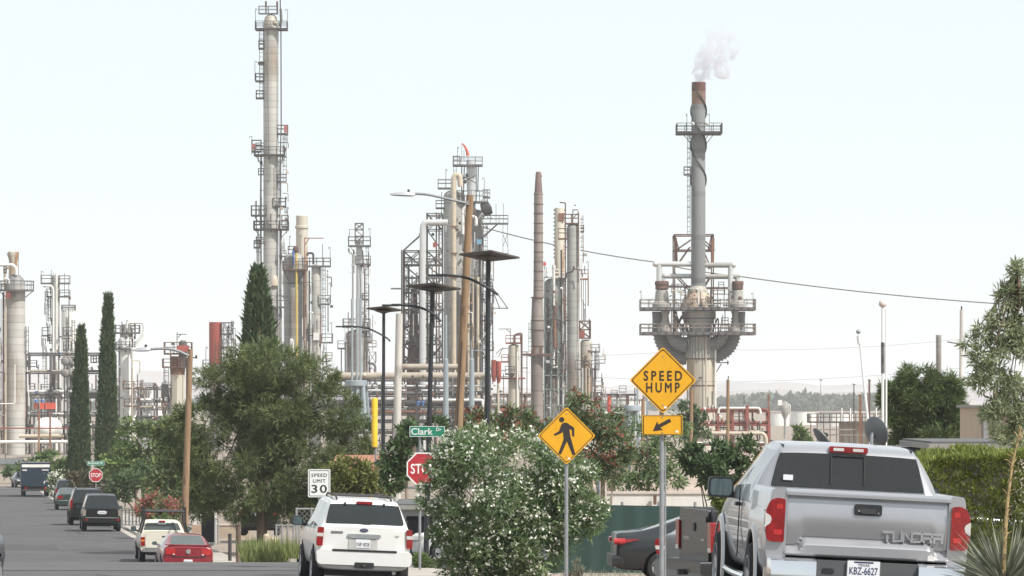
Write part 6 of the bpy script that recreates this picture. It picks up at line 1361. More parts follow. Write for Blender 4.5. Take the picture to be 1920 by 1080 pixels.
for sx in (1, -1):
    o = c.slab('tail_lamp', [(x * sx, z) for x, z in [(.775, 1.16), (.95, 1.16), (.955, .72), (.80, .72)]], -.015, .2, TAIL, .03); c.slab('reversing_lens', [(x * sx, z) for x, z in [(.80, .79), (.95, .79), (.95, .73), (.80, .73)]], -.02, .12, LENSW, .01, parent=o)
c.add('oval_badge', MB().cyl((0, -.005, 1.07), (0, .02, 1.07), .06, n=16), BLKP, parent=c.gate); c.rect('gate_ridge', -.72, .72, 1.15, 1.24, -.02, .08, DKGR, .03, parent=c.gate); c.rect('bumper', -.93, .93, .42, .60, -.16, .1, DKGR, .04); c.add('hitch', MB().bb((-.05, -.24, .38), (.05, -.1, .46)), SD); c.add('lettering', fit('4x4', .2, .05, .004).xf(T((.45, .004, .9))), CHROME, parent=c.gate); c.add('lettering', fit('TACOMA', .34, .05, .004).xf(T((-.42, .004, .9))), CHROME, parent=c.gate)
# ---- dark saloon in profile and the grey one between
DKS = mat('dark_saloon_paint', (0.016, 0.019, 0.021), rough=.3, var=.04, coat=.3)
c = sedan('dark_saloon', 'dark grey saloon in profile with a sloping roofline and bright spoked wheel', 1186, 94, -87, 0, DKS, L=4.9, w=.92, H=1.44, belt=.99, deck=1.08, fast=.55, glass=GLASS)
c.o.location.x = W(1124, 0, 94).x + .30; c.o.location.y = 94.6; c.o.location.z = gz(94.6) + .03
for sx in (1, -1):
    o = c.slab('tail_lamp', [(x * sx, z) for x, z in [(.40, .96), (.86, .97), (.93, .93), (.93, .87), (.86, .83), (.42, .86)]], -.03, .22, TAILB, .03)
    c.add('lamp_wing', MB().add([(sx * .90, .10, .955), (sx * .935, .10, .85), (sx * .935, .52, .94), (sx * .925, .52, .955)], [(0, 1, 2, 3)]), TAIL, parent=o)
    c.mirror(sx * 1.0, 3.0, 1.0, .18, .14, DKS); c.add('window_trim', MB().tube([(sx * .905, 1.25, 1.03), (sx * .72, 1.75, 1.41), (sx * .70, 2.4, 1.43), (sx * .85, 3.35, 1.05)], .014, 5), CHROME); c.add('door_handle', MB().bb((sx * .925 - .02, 1.95, .87), (sx * .925 + .02, 2.12, .90)), CHROME)
c.rect('bumper', -.86, .86, .34, .60, -.07, .2, DKS, .08)
LGS = mat('mid_grey_paint', (0.10, 0.108, 0.112), rough=.35, var=.04, coat=.5)
c = sedan('grey_saloon', 'mid grey saloon of which only one rear corner shows between two darker vehicles', 1312, 78, -14, 0, LGS, L=4.6, w=.88, H=1.40, glass=GLASS)
for sx in (1, -1): o = c.slab('tail_lamp', [(x * sx, z) for x, z in [(.62, .98), (.80, .99), (.845, .92), (.80, .70), (.68, .70)]], -.02, .25, TAIL, .03); c.slab('indicator_lens', [(x * sx, z) for x, z in [(.645, .86), (.83, .86), (.815, .79), (.66, .79)]], -.026, .2, LENSW, .01, parent=o)
c.rect('bumper', -.84, .84, .30, .62, -.1, .2, LGS, .09)

# ---- cars parked down the road
BLKC = mat('black_car_paint', (0.010, 0.012, 0.011), rough=.35, var=.05, coat=.12, spec=.3)
GRNC = mat('dark_green_paint', (0.022, 0.036, 0.029), rough=.35, var=.05, coat=.2)
DBLU = mat('dark_blue_paint', (0.014, 0.02, 0.036), rough=.35, var=.05, coat=.2)
NAVY = mat('navy_box', (0.010, 0.024, 0.042), rough=.5, var=.1, scale=1.0)
c = suv('black_suv', 'boxy black SUV with white plate and chrome strip, parked along the kerb', 191, 216, 7.6, .6, BLKC, L=4.9, W_=.98, H=1.86, belt=1.12, r=.38)
for sx in (1, -1): o = c.slab('tail_lamp', [(x * sx, z) for x, z in [(.80, 1.10), (.96, 1.10), (.965, .78), (.83, .78)]], -.02, .15, mat('smoked_lens', (.30, .26, .22), rough=.2, var=.2), .05); c.mirror(sx * 1.08, 3.4, 1.15, .18, .16); c.rect('reflector', .20 * sx - .03, .20 * sx + .03, .90, 1.03, -.03, .0, LENSW, .01)
c.plate(0, .965, -.03, 'GRN 8350', None, .32, .16); c.rect('chrome_strip', -.86, .86, .685, .715, -.04, .0, mat('strip_grey', (.4, .4, .4), rough=.3, metal=.5), .01); c.rect('bumper', -.94, .94, .45, .66, -.06, .2, BLKC, .06); c.rect('reflector_strip', -.9, -.7, .56, .62, -.07, -.05, TAIL, .01); c.rect('reflector_strip', .7, .9, .56, .62, -.07, -.05, TAIL, .01)
c = suv('black_suv', 'tall black SUV with a pale roof edge and red lamp, just beyond the boxy one', 165, 232, 7.6, .4, BLKC, L=5.1, W_=1.0, H=1.98, belt=1.2, r=.4)
for sx in (1, -1): c.slab('tail_lamp', [(x * sx, z) for x, z in [(.84, 1.45), (.97, 1.35), (.98, .95), (.86, .95)]], -.02, .18, TAIL, .03); c.add('roof_rail', MB().tube([(sx * .62, .7, 2.02), (sx * .62, 3.0, 2.02)], .03, 6), GALV)
c = sedan('green_saloon', 'dark green saloon, first car past the two black SUVs', 131, 285, 7.5, 0, GRNC, H=1.42)
for sx in (1, -1): c.slab('tail_lamp', [(x * sx, z) for x, z in [(.45, .95), (.82, .95), (.84, .76), (.5, .76)]], -.02, .15, TAIL, .03)
c.rect('bumper', -.84, .84, .34, .6, -.08, .2, GRNC, .08); c.rect('chrome_strip', -.8, .8, .62, .66, -.03, .0, GALV, .01)
c = suv('blue_suv', 'dark blue SUV half hidden beyond the green saloon', 127, 315, 7.5, 0, DBLU, L=4.7, W_=.93, H=1.75, belt=1.1, r=.36)
for sx in (1, -1): c.slab('tail_lamp', [(x * sx, z) for x, z in [(.78, 1.1), (.9, 1.1), (.91, .8), (.8, .8)]], -.02, .15, TAIL, .03)
c = Car('box_truck', 'dark navy box truck with a white stripe along its top edge', 'truck', 67, 352, 7.5); 
c.add('box', MB().bb((-1.2, 0, .85), (1.2, 5.2, 2.75)), NAVY); c.add('fascia', MB().bb((-1.14, -.03, 2.42), (1.14, 0, 2.66)), WHITE); c.add('roof_cap', MB().bb((-1.23, -.04, 2.70), (1.23, 5.2, 2.80)), DBLU); c.add('marker', MB().bb((-1.1, -.03, 2.12), (-.72, 0, 2.25)), LENSW); c.add('marker', MB().bb((.5, -.03, 2.15), (1.05, 0, 2.25)), LENSW); c.add('cab', MB().prism([(-1.0, .6), (1.0, .6), (1.0, 1.4), (.85, 2.2), (-.85, 2.2), (-1.0, 1.4)], 5.3, 7.0), DBLU)
c.add('chassis', MB().bb((-.8, .2, .45), (.8, 6.6, .85)), BLKP); c.add('bumper', MB().bb((-1.1, -.08, .45), (1.1, .05, .62)), SD); c.rect('tail_lamp', .72, .92, .62, .80, -.06, .0, TAILB, .02); c.rect('tail_lamp', -.92, -.72, .62, .80, -.06, .0, TAIL, .02); c.mirror(-1.35, 5.4, 1.75, .18, .4, SD); c.mirror(1.35, 5.4, 1.75, .18, .4, SD)
c.wheels(.95, (1.5, 6.0), .45, .3, RIMD)
c = sedan('oncoming_car', 'small dark car facing this way past the navy box truck', 27, 395, 180 + 14, 0, DBLU, L=4.3, w=.86, H=1.45)
for sx in (1, -1): c.slab('headlamp', [(x * sx, z) for x, z in [(.45, .75), (.78, .78), (.74, .62), (.48, .6)]], 4.0, 4.31, LENSW, .03)
c.o.location.y += 4
c = sedan('parked_car', 'dark car of which just a sliver shows at the photo border', -28, 76, 178, -1.5, DBLU, L=4.6, w=.9, H=1.45); c.o.location.x -= .75; c.o.location.y += 2.3
for sx in (1, -1): c.slab('headlamp', [(x * sx, z) for x, z in [(.45, .75), (.84, .78), (.82, .62), (.48, .6)]], 4.2, 4.6, LENSW, .03)
c = suv('shaded_suv', 'black SUV in the shade under the big pine, white plate and red lamps', 487, 196, 2, 0, BLKC, L=4.6, W_=.86, H=1.66, belt=1.12, r=.34, dz=.3)
for sx in (1, -1): c.slab('tail_lamp', [(x * sx, z) for x, z in [(.62, 1.18), (.96, 1.18), (.965, .98), (.66, .98)]], -.02, .15, TAILB, .03)
c.plate(-.2, 1.0, -.02, 'HTX 2196', None, .36, .18)
c = sedan('white_saloon', 'white saloon half hidden behind the stop sign post and bush', 812, 113, 84, 0, WPNT, L=4.6, w=.9, H=1.42, glass=GLASS); c.o.location = (W(770, 0, 113).x + 4.6, 113, gz(113) + .03)
for sx in (1, -1): c.slab('headlamp', [(x * sx, z) for x, z in [(.45, .75), (.84, .78), (.82, .62), (.48, .6)]], 4.2, 4.6, LENSW, .03)
# ------------------------------------------------------------------ vegetation
BARK = mat('bark', (0.16, 0.115, 0.085), rough=.95, var=.2, scale=6, streak=True, bump=.5)
BARKP = mat('bark_pale', (0.36, 0.29, 0.23), rough=.95, var=.18, scale=6, streak=True, bump=.4)
L_PINE = leafmat('pine_needles', (0.034, 0.052, 0.019), (0.090, 0.108, 0.040), (0.13, 0.13, 0.06), trans=.15, gain=1.85)
L_CYP = leafmat('cypress_leaf', (0.022, 0.042, 0.020), (0.055, 0.078, 0.032), trans=.1, scale=1.2, gain=1.7)
L_CYPB = leafmat('cypress_brown', (0.05, 0.05, 0.03), (0.10, 0.085, 0.05), trans=.1, scale=1.2, gain=1.5)
L_MULB = leafmat('broad_leaf', (0.045, 0.075, 0.022), (0.11, 0.145, 0.050), trans=.3, gain=1.7)
L_YG = leafmat('yellow_green_leaf', (0.06, 0.075, 0.02), (0.16, 0.16, 0.05), (0.22, 0.16, 0.06), trans=.3, gain=1.5)
L_OLE = leafmat('oleander_leaf', (0.030, 0.055, 0.024), (0.095, 0.125, 0.055), (0.17, 0.17, 0.10), trans=.22, scale=1.5, gain=2.3)
L_OLR = leafmat('seeding_leaf', (0.035, 0.060, 0.025), (0.10, 0.125, 0.055), (0.15, 0.11, 0.06), trans=.22, scale=1.5, gain=1.8)
L_DARK = leafmat('dark_broad_leaf', (0.022, 0.042, 0.018), (0.06, 0.085, 0.035), trans=.2, gain=1.9)
L_PR = leafmat('right_pine_needles', (0.028, 0.046, 0.018), (0.075, 0.10, 0.036), trans=.15, gain=1.8)
L_EUC = leafmat('feathery_leaf', (0.055, 0.070, 0.040), (0.15, 0.165, 0.095), trans=.3, scale=1.5, gain=2.7)
L_HEDGE = leafmat('hedge_leaf', (0.042, 0.062, 0.018), (0.15, 0.165, 0.040), (0.20, 0.20, 0.05), trans=.25, scale=1.4, gain=2.1)
L_FARG = leafmat('far_leaf', (0.035, 0.05, 0.032), (0.07, 0.09, 0.055), trans=.2, scale=.2, gain=1.4)
L_VINE = leafmat('vine_leaf', (0.06, 0.09, 0.02), (0.17, 0.19, 0.06), trans=.3, gain=1.5)
PETW = leafmat('white_petal', (0.74, 0.73, 0.62), (0.86, 0.86, 0.78), trans=.25)
PETP = leafmat('pink_petal', (0.30, 0.10, 0.08), (0.50, 0.20, 0.16), trans=.25)
SEED = leafmat('red_seed', (0.17, 0.065, 0.04), (0.27, 0.11, 0.07), trans=.1)
L_GRASS = leafmat('grass_blade', (0.09, 0.115, 0.035), (0.20, 0.22, 0.085), trans=.3, gain=1.4)
L_YUC = leafmat('yucca_blade', (0.12, 0.14, 0.10), (0.30, 0.30, 0.22), trans=.15)
def px_ells(e, d):
    k = d / F; return [(tuple(W(x, y, d) + Vector((0, dd * k, 0))), (rx * k, max(rx, ry) * k * .9, ry * k), w) for x, y, rx, ry, w, dd in [(q + (None, 0))[:6] if len(q) == 4 else (tuple(q) + (0,))[:6] for q in e] for w in [w if w else rx * ry]]
def limb(mb, pts, r0, r1, n=7):
    k = len(pts); mb.tube(pts, [r0 + (r1 - r0) * i / (k - 1) for i in range(k)], n)
def tree(name, label, cat, px, d, ells, n, lm, L, wid, trunk=None, mode='leaf', bark=None, sub=16, sub_r=.36, fill=.45, spread=1.1, group=None, flowers=None, flat=.85, extra=None, base_dd=0):
    g = G(px, d); t = Thing(name, label, cat, tuple(g), group=group, d=d); E = px_ells(ells, d)
    P, D = clumps(E, n, sub, sub_r, fill, flat)
    ok = P[:, 2] > g.z + .02; P, D = P[ok], D[ok]; off = np.array(g)
    if mode == 'needle': V, Fc = needles(P, D, L, wid * .62, 6, .75)
    elif mode == 'up': V, Fc = leaves(P, L, wid, np.tile([0, 0, 1.0], (len(P), 1)) + D * .35, spread * .35)
    elif mode == 'droop': V, Fc = leaves(P, L, wid, np.tile([0, 0, -1.0], (len(P), 1)) + D * .3, spread * .45)
    else: V, Fc = leaves(P, L, wid, D, spread)
    t.link('crown', np_mesh('crown', V - off, Fc, lm))
    mb = MB(); k = d / F
    rnd = random.Random(int(px * 7 + d))
    for tr in (trunk or []):
        pts = [W(x, y, d) for x, y in tr[0]]; limb(mb, pts, tr[1] * k, tr[2] * k)
    cs = sorted(E, key=lambda e: -e[2])
    base = W(*(trunk[0][0][-1]), d) if trunk else g
    if not trunk: mb.tube([g, Vector(g) + (Vector(E[0][0]) - Vector(g)) * .5, Vector(E[0][0])], [.09, .07, .03], 7)
    for c, r, w in E[:14]:
        c = Vector(c); b0 = base.lerp(c, .1); mid = base.lerp(c, .55) + Vector((rnd.uniform(-.1, .1), rnd.uniform(-.2, .2), -.1 * r[2])); limb(mb, [b0, mid, c], 1.8 * k * 1.2, .5 * k, 5)
    t.part('trunk', mb, bark or BARK)
    if flowers:
        fm, fn, fs_, nm = flowers
        ok = np.flatnonzero((D[:, 1] < .15) & (D[:, 1] * -.8 + D[:, 2] * .5 > .35)); heads = RNG.choice(ok, min(len(ok), fn // 3)); ix = np.concatenate([heads, RNG.choice(ok, min(len(ok), fn - fn // 3))])
        P2 = np.concatenate([P[heads] + RNG.normal(size=(len(heads), 3)) * L * .8, P[ix]]) ; D2 = np.concatenate([D[heads], D[ix]]); P2 = P2 + D2 * L * .75
        P3 = np.repeat(P2, 3, axis=0) + RNG.normal(size=(len(P2) * 3, 3)) * fs_ * .25; V, Fc = leaves(P3, fs_, fs_ * .9, np.tile([0, -.6, .4], (len(P3), 1)), 1.2)
        t.link(nm, np_mesh(nm, V - off, Fc, fm))
    return t
def cyp(label, pts, d, n, seed, top_flat=False, lm=None, name='cypress_tree', group=None, L=.32, wid=.085):
    """column of upright sprays; pts: (centre x, y, half width px) from the top down"""
    g = G(pts[-1][0], d); t = Thing(name, label, 'tree', tuple(g), group=group, d=d); k = d / F
    ys = np.array([p[1] for p in pts]); hw = np.array([p[2] for p in pts]); cx = np.array([p[0] for p in pts])
    yy = RNG.random(n) ** .8 * (ys[-1] - ys[0]) + ys[0]; hh = np.interp(yy, ys, hw); cc = np.interp(yy, ys, cx)
    a = RNG.random(n) * 2 * np.pi; lump = .6 * np.array([mnoise.noise(Vector((math.cos(q) * 2.2 + seed, math.sin(q) * 2.2, y * .045))) for q, y in zip(a, yy)])
    rr = hh * (.78 + .28 * lump + .22 * RNG.random(n)) * np.where(RNG.random(n) < .25, RNG.random(n), 1)
    X = (cc - 960) / F * d + np.cos(a) * rr * k; Y = d + np.sin(a) * rr * k; Z = CAMZ - (yy - HOR) / F * d
    P = np.stack([X, Y, Z], 1); D = np.stack([np.cos(a) * .5, np.sin(a) * .5, np.full(n, 1.0)], 1)
    V, Fc = leaves(P, L, wid, D, .45); t.link('crown', np_mesh('crown', V - np.array(g), Fc, lm or L_CYP))
    c = MB(); p = [W(q[0], q[1], d) for q in reversed(pts)]; c.tube([g] + p[:-1], [pts[-1][2] * k * .3] + [q[2] * k * .45 for q in reversed(pts)][:-1], 8); t.part('trunk', c, BARK); return t
cyp('shorter slim cypress column with a pointed top, by the navy truck', [(153, 611, 1.5), (152, 625, 6), (152, 650, 8.5), (151, 700, 11), (150, 780, 16), (149, 850, 20), (148, 915, 20)], 352, 12000, 1.0, L=.30, wid=.11)
cyp('taller slim cypress column with a blunt cut top', [(203, 552, 5), (203, 556, 6), (203, 585, 7.5), (202, 620, 10), (202, 700, 13.5), (201, 790, 18), (199, 850, 20), (198, 915, 17)], 345, 14000, 4.0, L=.30, wid=.11)
cyp('broad dark cypress in front of the tallest tower, above the pine', [(484, 504, 3), (484, 515, 10), (484, 545, 16), (484, 600, 25), (486, 650, 32), (486, 720, 38), (486, 900, 40)], 232, 9000, 9.0, L=.36, wid=.12)
tree('pine_tree', 'big spreading pine with a bare forked limb showing, left of the speed limit sign', 'tree', 490, 178,
     [(505, 682, 88, 42), (425, 722, 58, 42), (575, 716, 60, 40), (388, 785, 62, 46), (500, 768, 95, 52), (612, 775, 72, 46), (662, 832, 40, 42), (345, 842, 42, 38), (440, 862, 95, 50), (575, 862, 100, 55), (395, 915, 60, 38), (520, 925, 95, 42), (628, 905, 62, 42), (470, 720, 60, 40), (540, 815, 70, 45), (430, 950, 60, 30), (545, 955, 60, 30), (600, 945, 50, 30), (370, 945, 40, 26)],
     21000, L_PINE, .27, .045, [([(492, 1050), (490, 930), (487, 840), (484, 790), (477, 735)], 11, 3), ([(485, 800), (466, 778), (446, 762)], 3.5, 1.5), ([(485, 790), (500, 772), (512, 752)], 3, 1.2), ([(487, 870), (520, 850), (560, 842)], 3, 1.2), ([(489, 900), (460, 915), (420, 905)], 3.5, 1.2)], 'needle', BARK, sub=26, sub_r=.29, fill=.6)
# trees to the left
tree('broadleaf_tree', 'rounded green tree behind the far stop sign', 'tree', 270, 290, [(262, 830, 52, 45), (225, 870, 40, 42), (300, 850, 48, 45), (265, 890, 65, 45), (330, 880, 40, 42), (320, 815, 30, 30)], 7500, L_MULB, .32, .17, sub=18)
tree('broadleaf_tree', 'dark green tree crown just beside the light brown pole', 'tree', 318, 225, [(322, 815, 32, 34), (345, 800, 26, 26), (340, 860, 36, 50), (318, 900, 44, 38)], 5200, L_PINE, .28, .12, sub=14)
tree('shrub', 'dark shady shrub right under the far stop sign', 'shrub', 255, 275, [(255, 905, 40, 32), (225, 915, 28, 25), (295, 915, 30, 25)], 3000, L_DARK, .26, .14, sub=12)
tree('broadleaf_tree', 'low green tree above the navy truck roof', 'tree', 92, 400, [(95, 868, 32, 24), (60, 885, 30, 18), (118, 885, 22, 24)], 2600, L_MULB, .5, .26, sub=12)
tree('shrub', 'low dark hedge shrub between truck and storage yard', 'shrub', 45, 420, [(40, 888, 36, 14), (75, 893, 26, 14)], 1500, L_DARK, .45, .24, sub=10)
tree('flowering_shrub', 'white-flowered shrub at the right side of the navy truck', 'shrub', 108, 330, [(105, 905, 18, 22), (115, 915, 14, 18)], 1600, L_OLE, .3, .1, sub=10, flowers=(PETW, 120, .13, 'blossoms'))
tree('flowering_shrub', 'pink-flowered oleander above the beige pickup', 'shrub', 300, 203, [(300, 948, 36, 28), (280, 962, 24, 22), (322, 960, 24, 24)], 2600, L_OLE, .24, .07, sub=14, flowers=(PETP, 380, .10, 'blossoms'))
tree('shrub', 'bright low green shrub behind the ladder rack', 'shrub', 302, 190, [(300, 982, 26, 14), (325, 985, 16, 12)], 900, L_MULB, .2, .1, sub=8)
tree('shrub', 'brownish dry shrub at the foot of the two cypress columns', 'shrub', 168, 300, [(160, 905, 26, 20), (190, 910, 24, 20), (135, 900, 14, 20)], 1800, L_CYPB, .32, .12, sub=10)
# middle
tree('broadleaf_tree', 'yellowish green tree right of the speed limit sign', 'tree', 665, 142, [(650, 888, 34, 30), (690, 890, 30, 26), (640, 915, 36, 28), (700, 920, 36, 26), (668, 905, 40, 30)], 4500, L_YG, .17, .085, sub=16)
tree('dark_tree', 'dark low tree behind the black pole of the middle solar lamp', 'tree', 755, 136, [(765, 815, 26, 28), (745, 860, 26, 38), (775, 860, 30, 35), (735, 900, 26, 30), (820, 800, 20, 16)], 4200, L_DARK, .17, .08, [([(765, 1040), (762, 900), (770, 820)], 4, 2), ([(752, 860), (760, 815), (775, 800), (795, 812)], 2.2, 1.2)], 'leaf', BARKP, sub=14)
for i, (lab, px, d, el_, n_) in enumerate((
        ('green tree with reddish seed heads, directly above the white-flowered bush', 925, 118, [(900, 800, 45, 26), (960, 790, 42, 28), (930, 825, 60, 26), (995, 815, 40, 30)], 4200),
        ('reddish seeding tree between the two yellow diamond signs', 1130, 124, [(1130, 790, 45, 32), (1090, 770, 28, 28), (1160, 830, 40, 40), (1110, 850, 45, 45), (1150, 880, 40, 35), (1080, 745, 14, 16), (1085, 800, 35, 30)], 6000))):
    t = tree('seeding_tree', lab, 'tree', px, d, el_, n_, L_OLR, .16, .045, sub=15, flowers=(SEED, 75, .11, 'seed_clumps'), bark=BARKP)
tree('broadleaf_tree', 'thin dark green tree behind the arrow plate post', 'tree', 1215, 128, [(1215, 815, 40, 35), (1195, 865, 40, 40), (1245, 860, 40, 42), (1270, 800, 24, 30), (1230, 900, 50, 25), (1180, 905, 30, 20)], 4200, L_OLE, .16, .05, sub=15, bark=BARKP)
tree('broadleaf_tree', 'green tree left of the silver pickup mirror', 'tree', 1350, 120, [(1340, 855, 52, 32), (1395, 850, 40, 26), (1310, 880, 34, 34), (1360, 890, 45, 30), (1300, 850, 25, 25)], 5200, L_DARK, .16, .075, sub=16)
tree('small_tree', 'little dark tree at the foot of the smoking stack column', 'tree', 1300, 300, [(1287, 770, 14, 16), (1290, 795, 20, 20), (1310, 780, 16, 14), (1305, 805, 26, 18)], 1400, L_DARK, .36, .17, sub=9)
tree('shrub', 'small fresh green tree just past the red-posted rack', 'shrub', 1500, 330, [(1497, 815, 18, 14), (1510, 822, 12, 12)], 700, L_MULB, .36, .18, sub=8)
tree('vine_shrub', 'light green vine shrub between the dark pickup and the silver cab', 'shrub', 1347, 54, [(1360, 945, 16, 24), (1368, 930, 16, 18), (1346, 925, 12, 12)], 900, L_VINE, .085, .05, sub=12)
# main oleander
tree('flowering_bush', 'large round oleander bush sprinkled with white flowers, in front of the walking-figure sign', 'bush', 940, 92,
     [(950, 860, 120, 58), (868, 880, 72, 50), (1050, 890, 75, 60), (830, 930, 42, 48), (940, 950, 120, 70), (1060, 955, 70, 55), (920, 1025, 100, 62), (990, 1030, 75, 55), (900, 985, 95, 60), (1100, 960, 40, 36), (868, 838, 44, 30), (848, 895, 30, 36), (880, 1065, 60, 40), (960, 1070, 70, 35), (1010, 1000, 70, 50), (885, 1005, 60, 55), (870, 1055, 45, 40), (1030, 925, 65, 55)],
     54000, L_OLE, .135, .030, [([(935, 1095), (930, 1030), (925, 960)], 4, 2), ([(945, 1095), (965, 1020), (1000, 950)], 4, 1.5), ([(925, 1095), (900, 1020), (870, 940)], 4, 1.5)], 'leaf', BARKP, sub=26, sub_r=.30, fill=.6, spread=.9, flowers=(PETW, 1500, .056, 'blossoms'))
tree('shrub', 'small tidy green shrub beside the stop sign post', 'shrub', 797, 103, [(797, 1052, 20, 22)], 700, L_MULB, .09, .05, sub=9)
tree('dry_weed', 'dry pale weed at the foot of the green fence', 'weed', 1084, 95, [(1084, 1068, 9, 18), (1080, 1080, 12, 10)], 330, L_YUC, .12, .02, mode='up', sub=8)
# right
tree('pine_tree', 'dense dark round-topped pine behind the white mast', 'tree', 1735, 150, [(1725, 715, 44, 32), (1690, 745, 34, 38), (1770, 740, 36, 40), (1730, 775, 68, 45), (1690, 805, 42, 34), (1780, 800, 38, 36), (1735, 825, 70, 26)], 9500, L_PR, .23, .05, mode='needle', sub=20, sub_r=.34)
tree('feathery_tree', 'loose grey-green tree with fine airy foliage at the right edge of the photo', 'tree', 1900, 58,
     [(1905, 512, 20, 24), (1890, 560, 24, 26), (1920, 560, 26, 30), (1868, 600, 22, 20), (1900, 615, 30, 26), (1845, 628, 22, 16), (1815, 640, 14, 12), (1880, 655, 34, 26), (1840, 672, 26, 18), (1918, 660, 24, 30), (1860, 705, 30, 24), (1900, 720, 30, 28), (1835, 720, 18, 16), (1880, 765, 30, 24), (1920, 770, 24, 34), (1850, 775, 16, 14), (1905, 815, 26, 26), (1872, 815, 16, 16)],
     9500, L_EUC, .105, .020, [([(1965, 1200), (1958, 900), (1945, 720), (1922, 590), (1908, 505)], 8, 1.2), ([(1948, 780), (1905, 715), (1855, 680), (1815, 645)], 2.6, .8), ([(1935, 660), (1890, 610), (1868, 590)], 2.4, .8), ([(1952, 850), (1905, 800), (1870, 780)], 2.6, .8)], 'leaf', BARK, sub=12, sub_r=.40, fill=.35, flat=.9, spread=1.0)
tree('small_tree', 'slim dark shrub stalks rising beside the pale yard building', 'shrub', 1866, 105, [(1862, 790, 12, 14), (1880, 770, 10, 18)], 420, L_EUC, .12, .03, sub=8)
# hedge
k = 52 / F; g = G(1815, 52); t = Thing('hedge', 'clipped bright green hedge beside the silver pickup', 'hedge', tuple(g), d=52)
n = 48000; X = RNG.random(n) * 420 + 1722; xs_ = (X - 960) / F * 52
top = np.interp(X, [1722, 1740, 1800, 1860, 1942], [868, 862, 858, 856, 853]); topz = CAMZ - (top - HOR) / F * 52
u = RNG.random(n); face = RNG.random(n) < .62
Z = np.where(face, g.z + (topz - g.z) * RNG.random(n), topz); Y = np.where(face, 51.2 + .0 * X, 51.2 + RNG.random(n) * 1.6)
nn = np.array([mnoise.noise(Vector((a * 3.2, b * 2.0, c * 3.2))) * .5 + mnoise.noise(Vector((a * 9, b * 7, c * 9))) * .25 for a, b, c in zip(xs_, Y, Z)])
P = np.stack([xs_, Y - np.where(face, nn * .28, 0), Z + np.where(face, 0, nn * .22)], 1); D = np.stack([0 * X, np.where(face, -.7, -.1), np.where(face, .55, 1.0)], 1)
V, Fc = leaves(P, .075, .022, D, .55); t.link('crown', np_mesh('crown', V - np.array(g), Fc, L_HEDGE)); mb = MB()
for i in range(15): x = xs_.min() + .2 + i * (xs_.max() - xs_.min() - .4) / 14; limb(mb, [Vector((x, 51.9, g.z)), Vector((x + .05, 51.9, g.z + .9)), Vector((x - .05, 51.95, g.z + 1.4))], .03, .012, 5)
t.part('trunk', mb, BARK)
# yucca and its dead stalk
g = G(1868, 37.5); t = Thing('yucca_plant', 'spiky grey-green yucca clump with a bare dry flower stalk, bottom corner', 'plant', tuple(g), d=37.5)
n = 420; a = RNG.random(n) * 2 * np.pi; e = np.arccos(RNG.random(n) * .95); D = np.stack([np.cos(a) * np.sin(e), np.sin(a) * np.sin(e), np.cos(e)], 1); c = np.array(W(1885, 1100, 37.5)); P = c + D * .08
V, Fc = leaves(P, .50, .018, D, .06, .12); t.link('leaves', np_mesh('leaves', V - np.array(g), Fc, L_YUC)); mb = MB(); st = [W(x, y, 37.3) for x, y in ((1880, 1100), (1884, 1010), (1889, 940), (1898, 870), (1915, 800))]; mb.tube(st, [.02, .018, .015, .011, .006], 7)
rnd = random.Random(3)
for i in range(60):
    q = rnd.uniform(.9, 3.9); j = int(q); p = st[j].lerp(st[j + 1], q - j); v = Vector((rnd.uniform(-1, 1), rnd.uniform(-1, 1), rnd.uniform(.2, 1.1))).normalized() * rnd.uniform(.03, .10); mb.tube([p, p + v * .6 + Vector((0, 0, .01)), p + v], [.005, .004, .0035], 4)
t.part('flower_stalk', mb, mat('dry_stalk', (.42, .31, .15), rough=.9, var=.2, scale=20))
# grass patch and verge weeds
def grass(name, x0, x1, d0, d1, n, h, lm, z0=.0):
    xa = RNG.random(n); dd = d0 + (d1 - d0) * RNG.random(n); X = ((x0 + (x1 - x0) * xa) - 960) / F * dd; Z = np.array([gz(q) for q in dd]) + z0; P = np.stack([X, dd, Z], 1)
    V, Fc = leaves(P, h, h * .07, np.tile([0, 0, 1.0], (n, 1)), .35, .4); me = np_mesh(name, V, Fc, lm); o = bpy.data.objects.new(name, me); COL.objects.link(o); tag(o, kind='stuff'); return o
grass('grass', 456, 560, 121, 128, 5200, .52, L_GRASS); grass('grass', 1050, 1260, 97, 102, 900, .12, L_YUC)
# far tree belt across the valley
def belt(name, x0, x1, d0, d1, n, hts):
    xa = RNG.random(n) * (x1 - x0) + x0; dd = d0 + (d1 - d0) * RNG.random(n); base = CAMZ - 8.7
    hh = np.array([np.interp(x, [h[0] for h in hts], [h[1] for h in hts]) + 6 * mnoise.noise(Vector((x * .06, d * .01, 0))) for x, d in zip(xa, dd)]); topz = CAMZ - (hh - HOR) / F * dd
    P = np.stack([(xa - 960) / F * dd, dd, base + (topz - base) * RNG.random(n) ** .6], 1); V, Fc = leaves(P, 4.5, 3.6, unit(n), .5); o = bpy.data.objects.new(name, np_mesh(name, V, Fc, L_FARG)); COL.objects.link(o); tag(o, kind='stuff')
belt('far_woods', 1340, 1700, 2700, 3100, 8000, [(1340, 760), (1380, 752), (1420, 748), (1470, 750), (1510, 746), (1560, 750), (1640, 750), (1700, 750)])
belt('far_woods', -60, 1340, 2700, 3200, 9000, [(-60, 757), (300, 758), (700, 760), (1340, 757)])
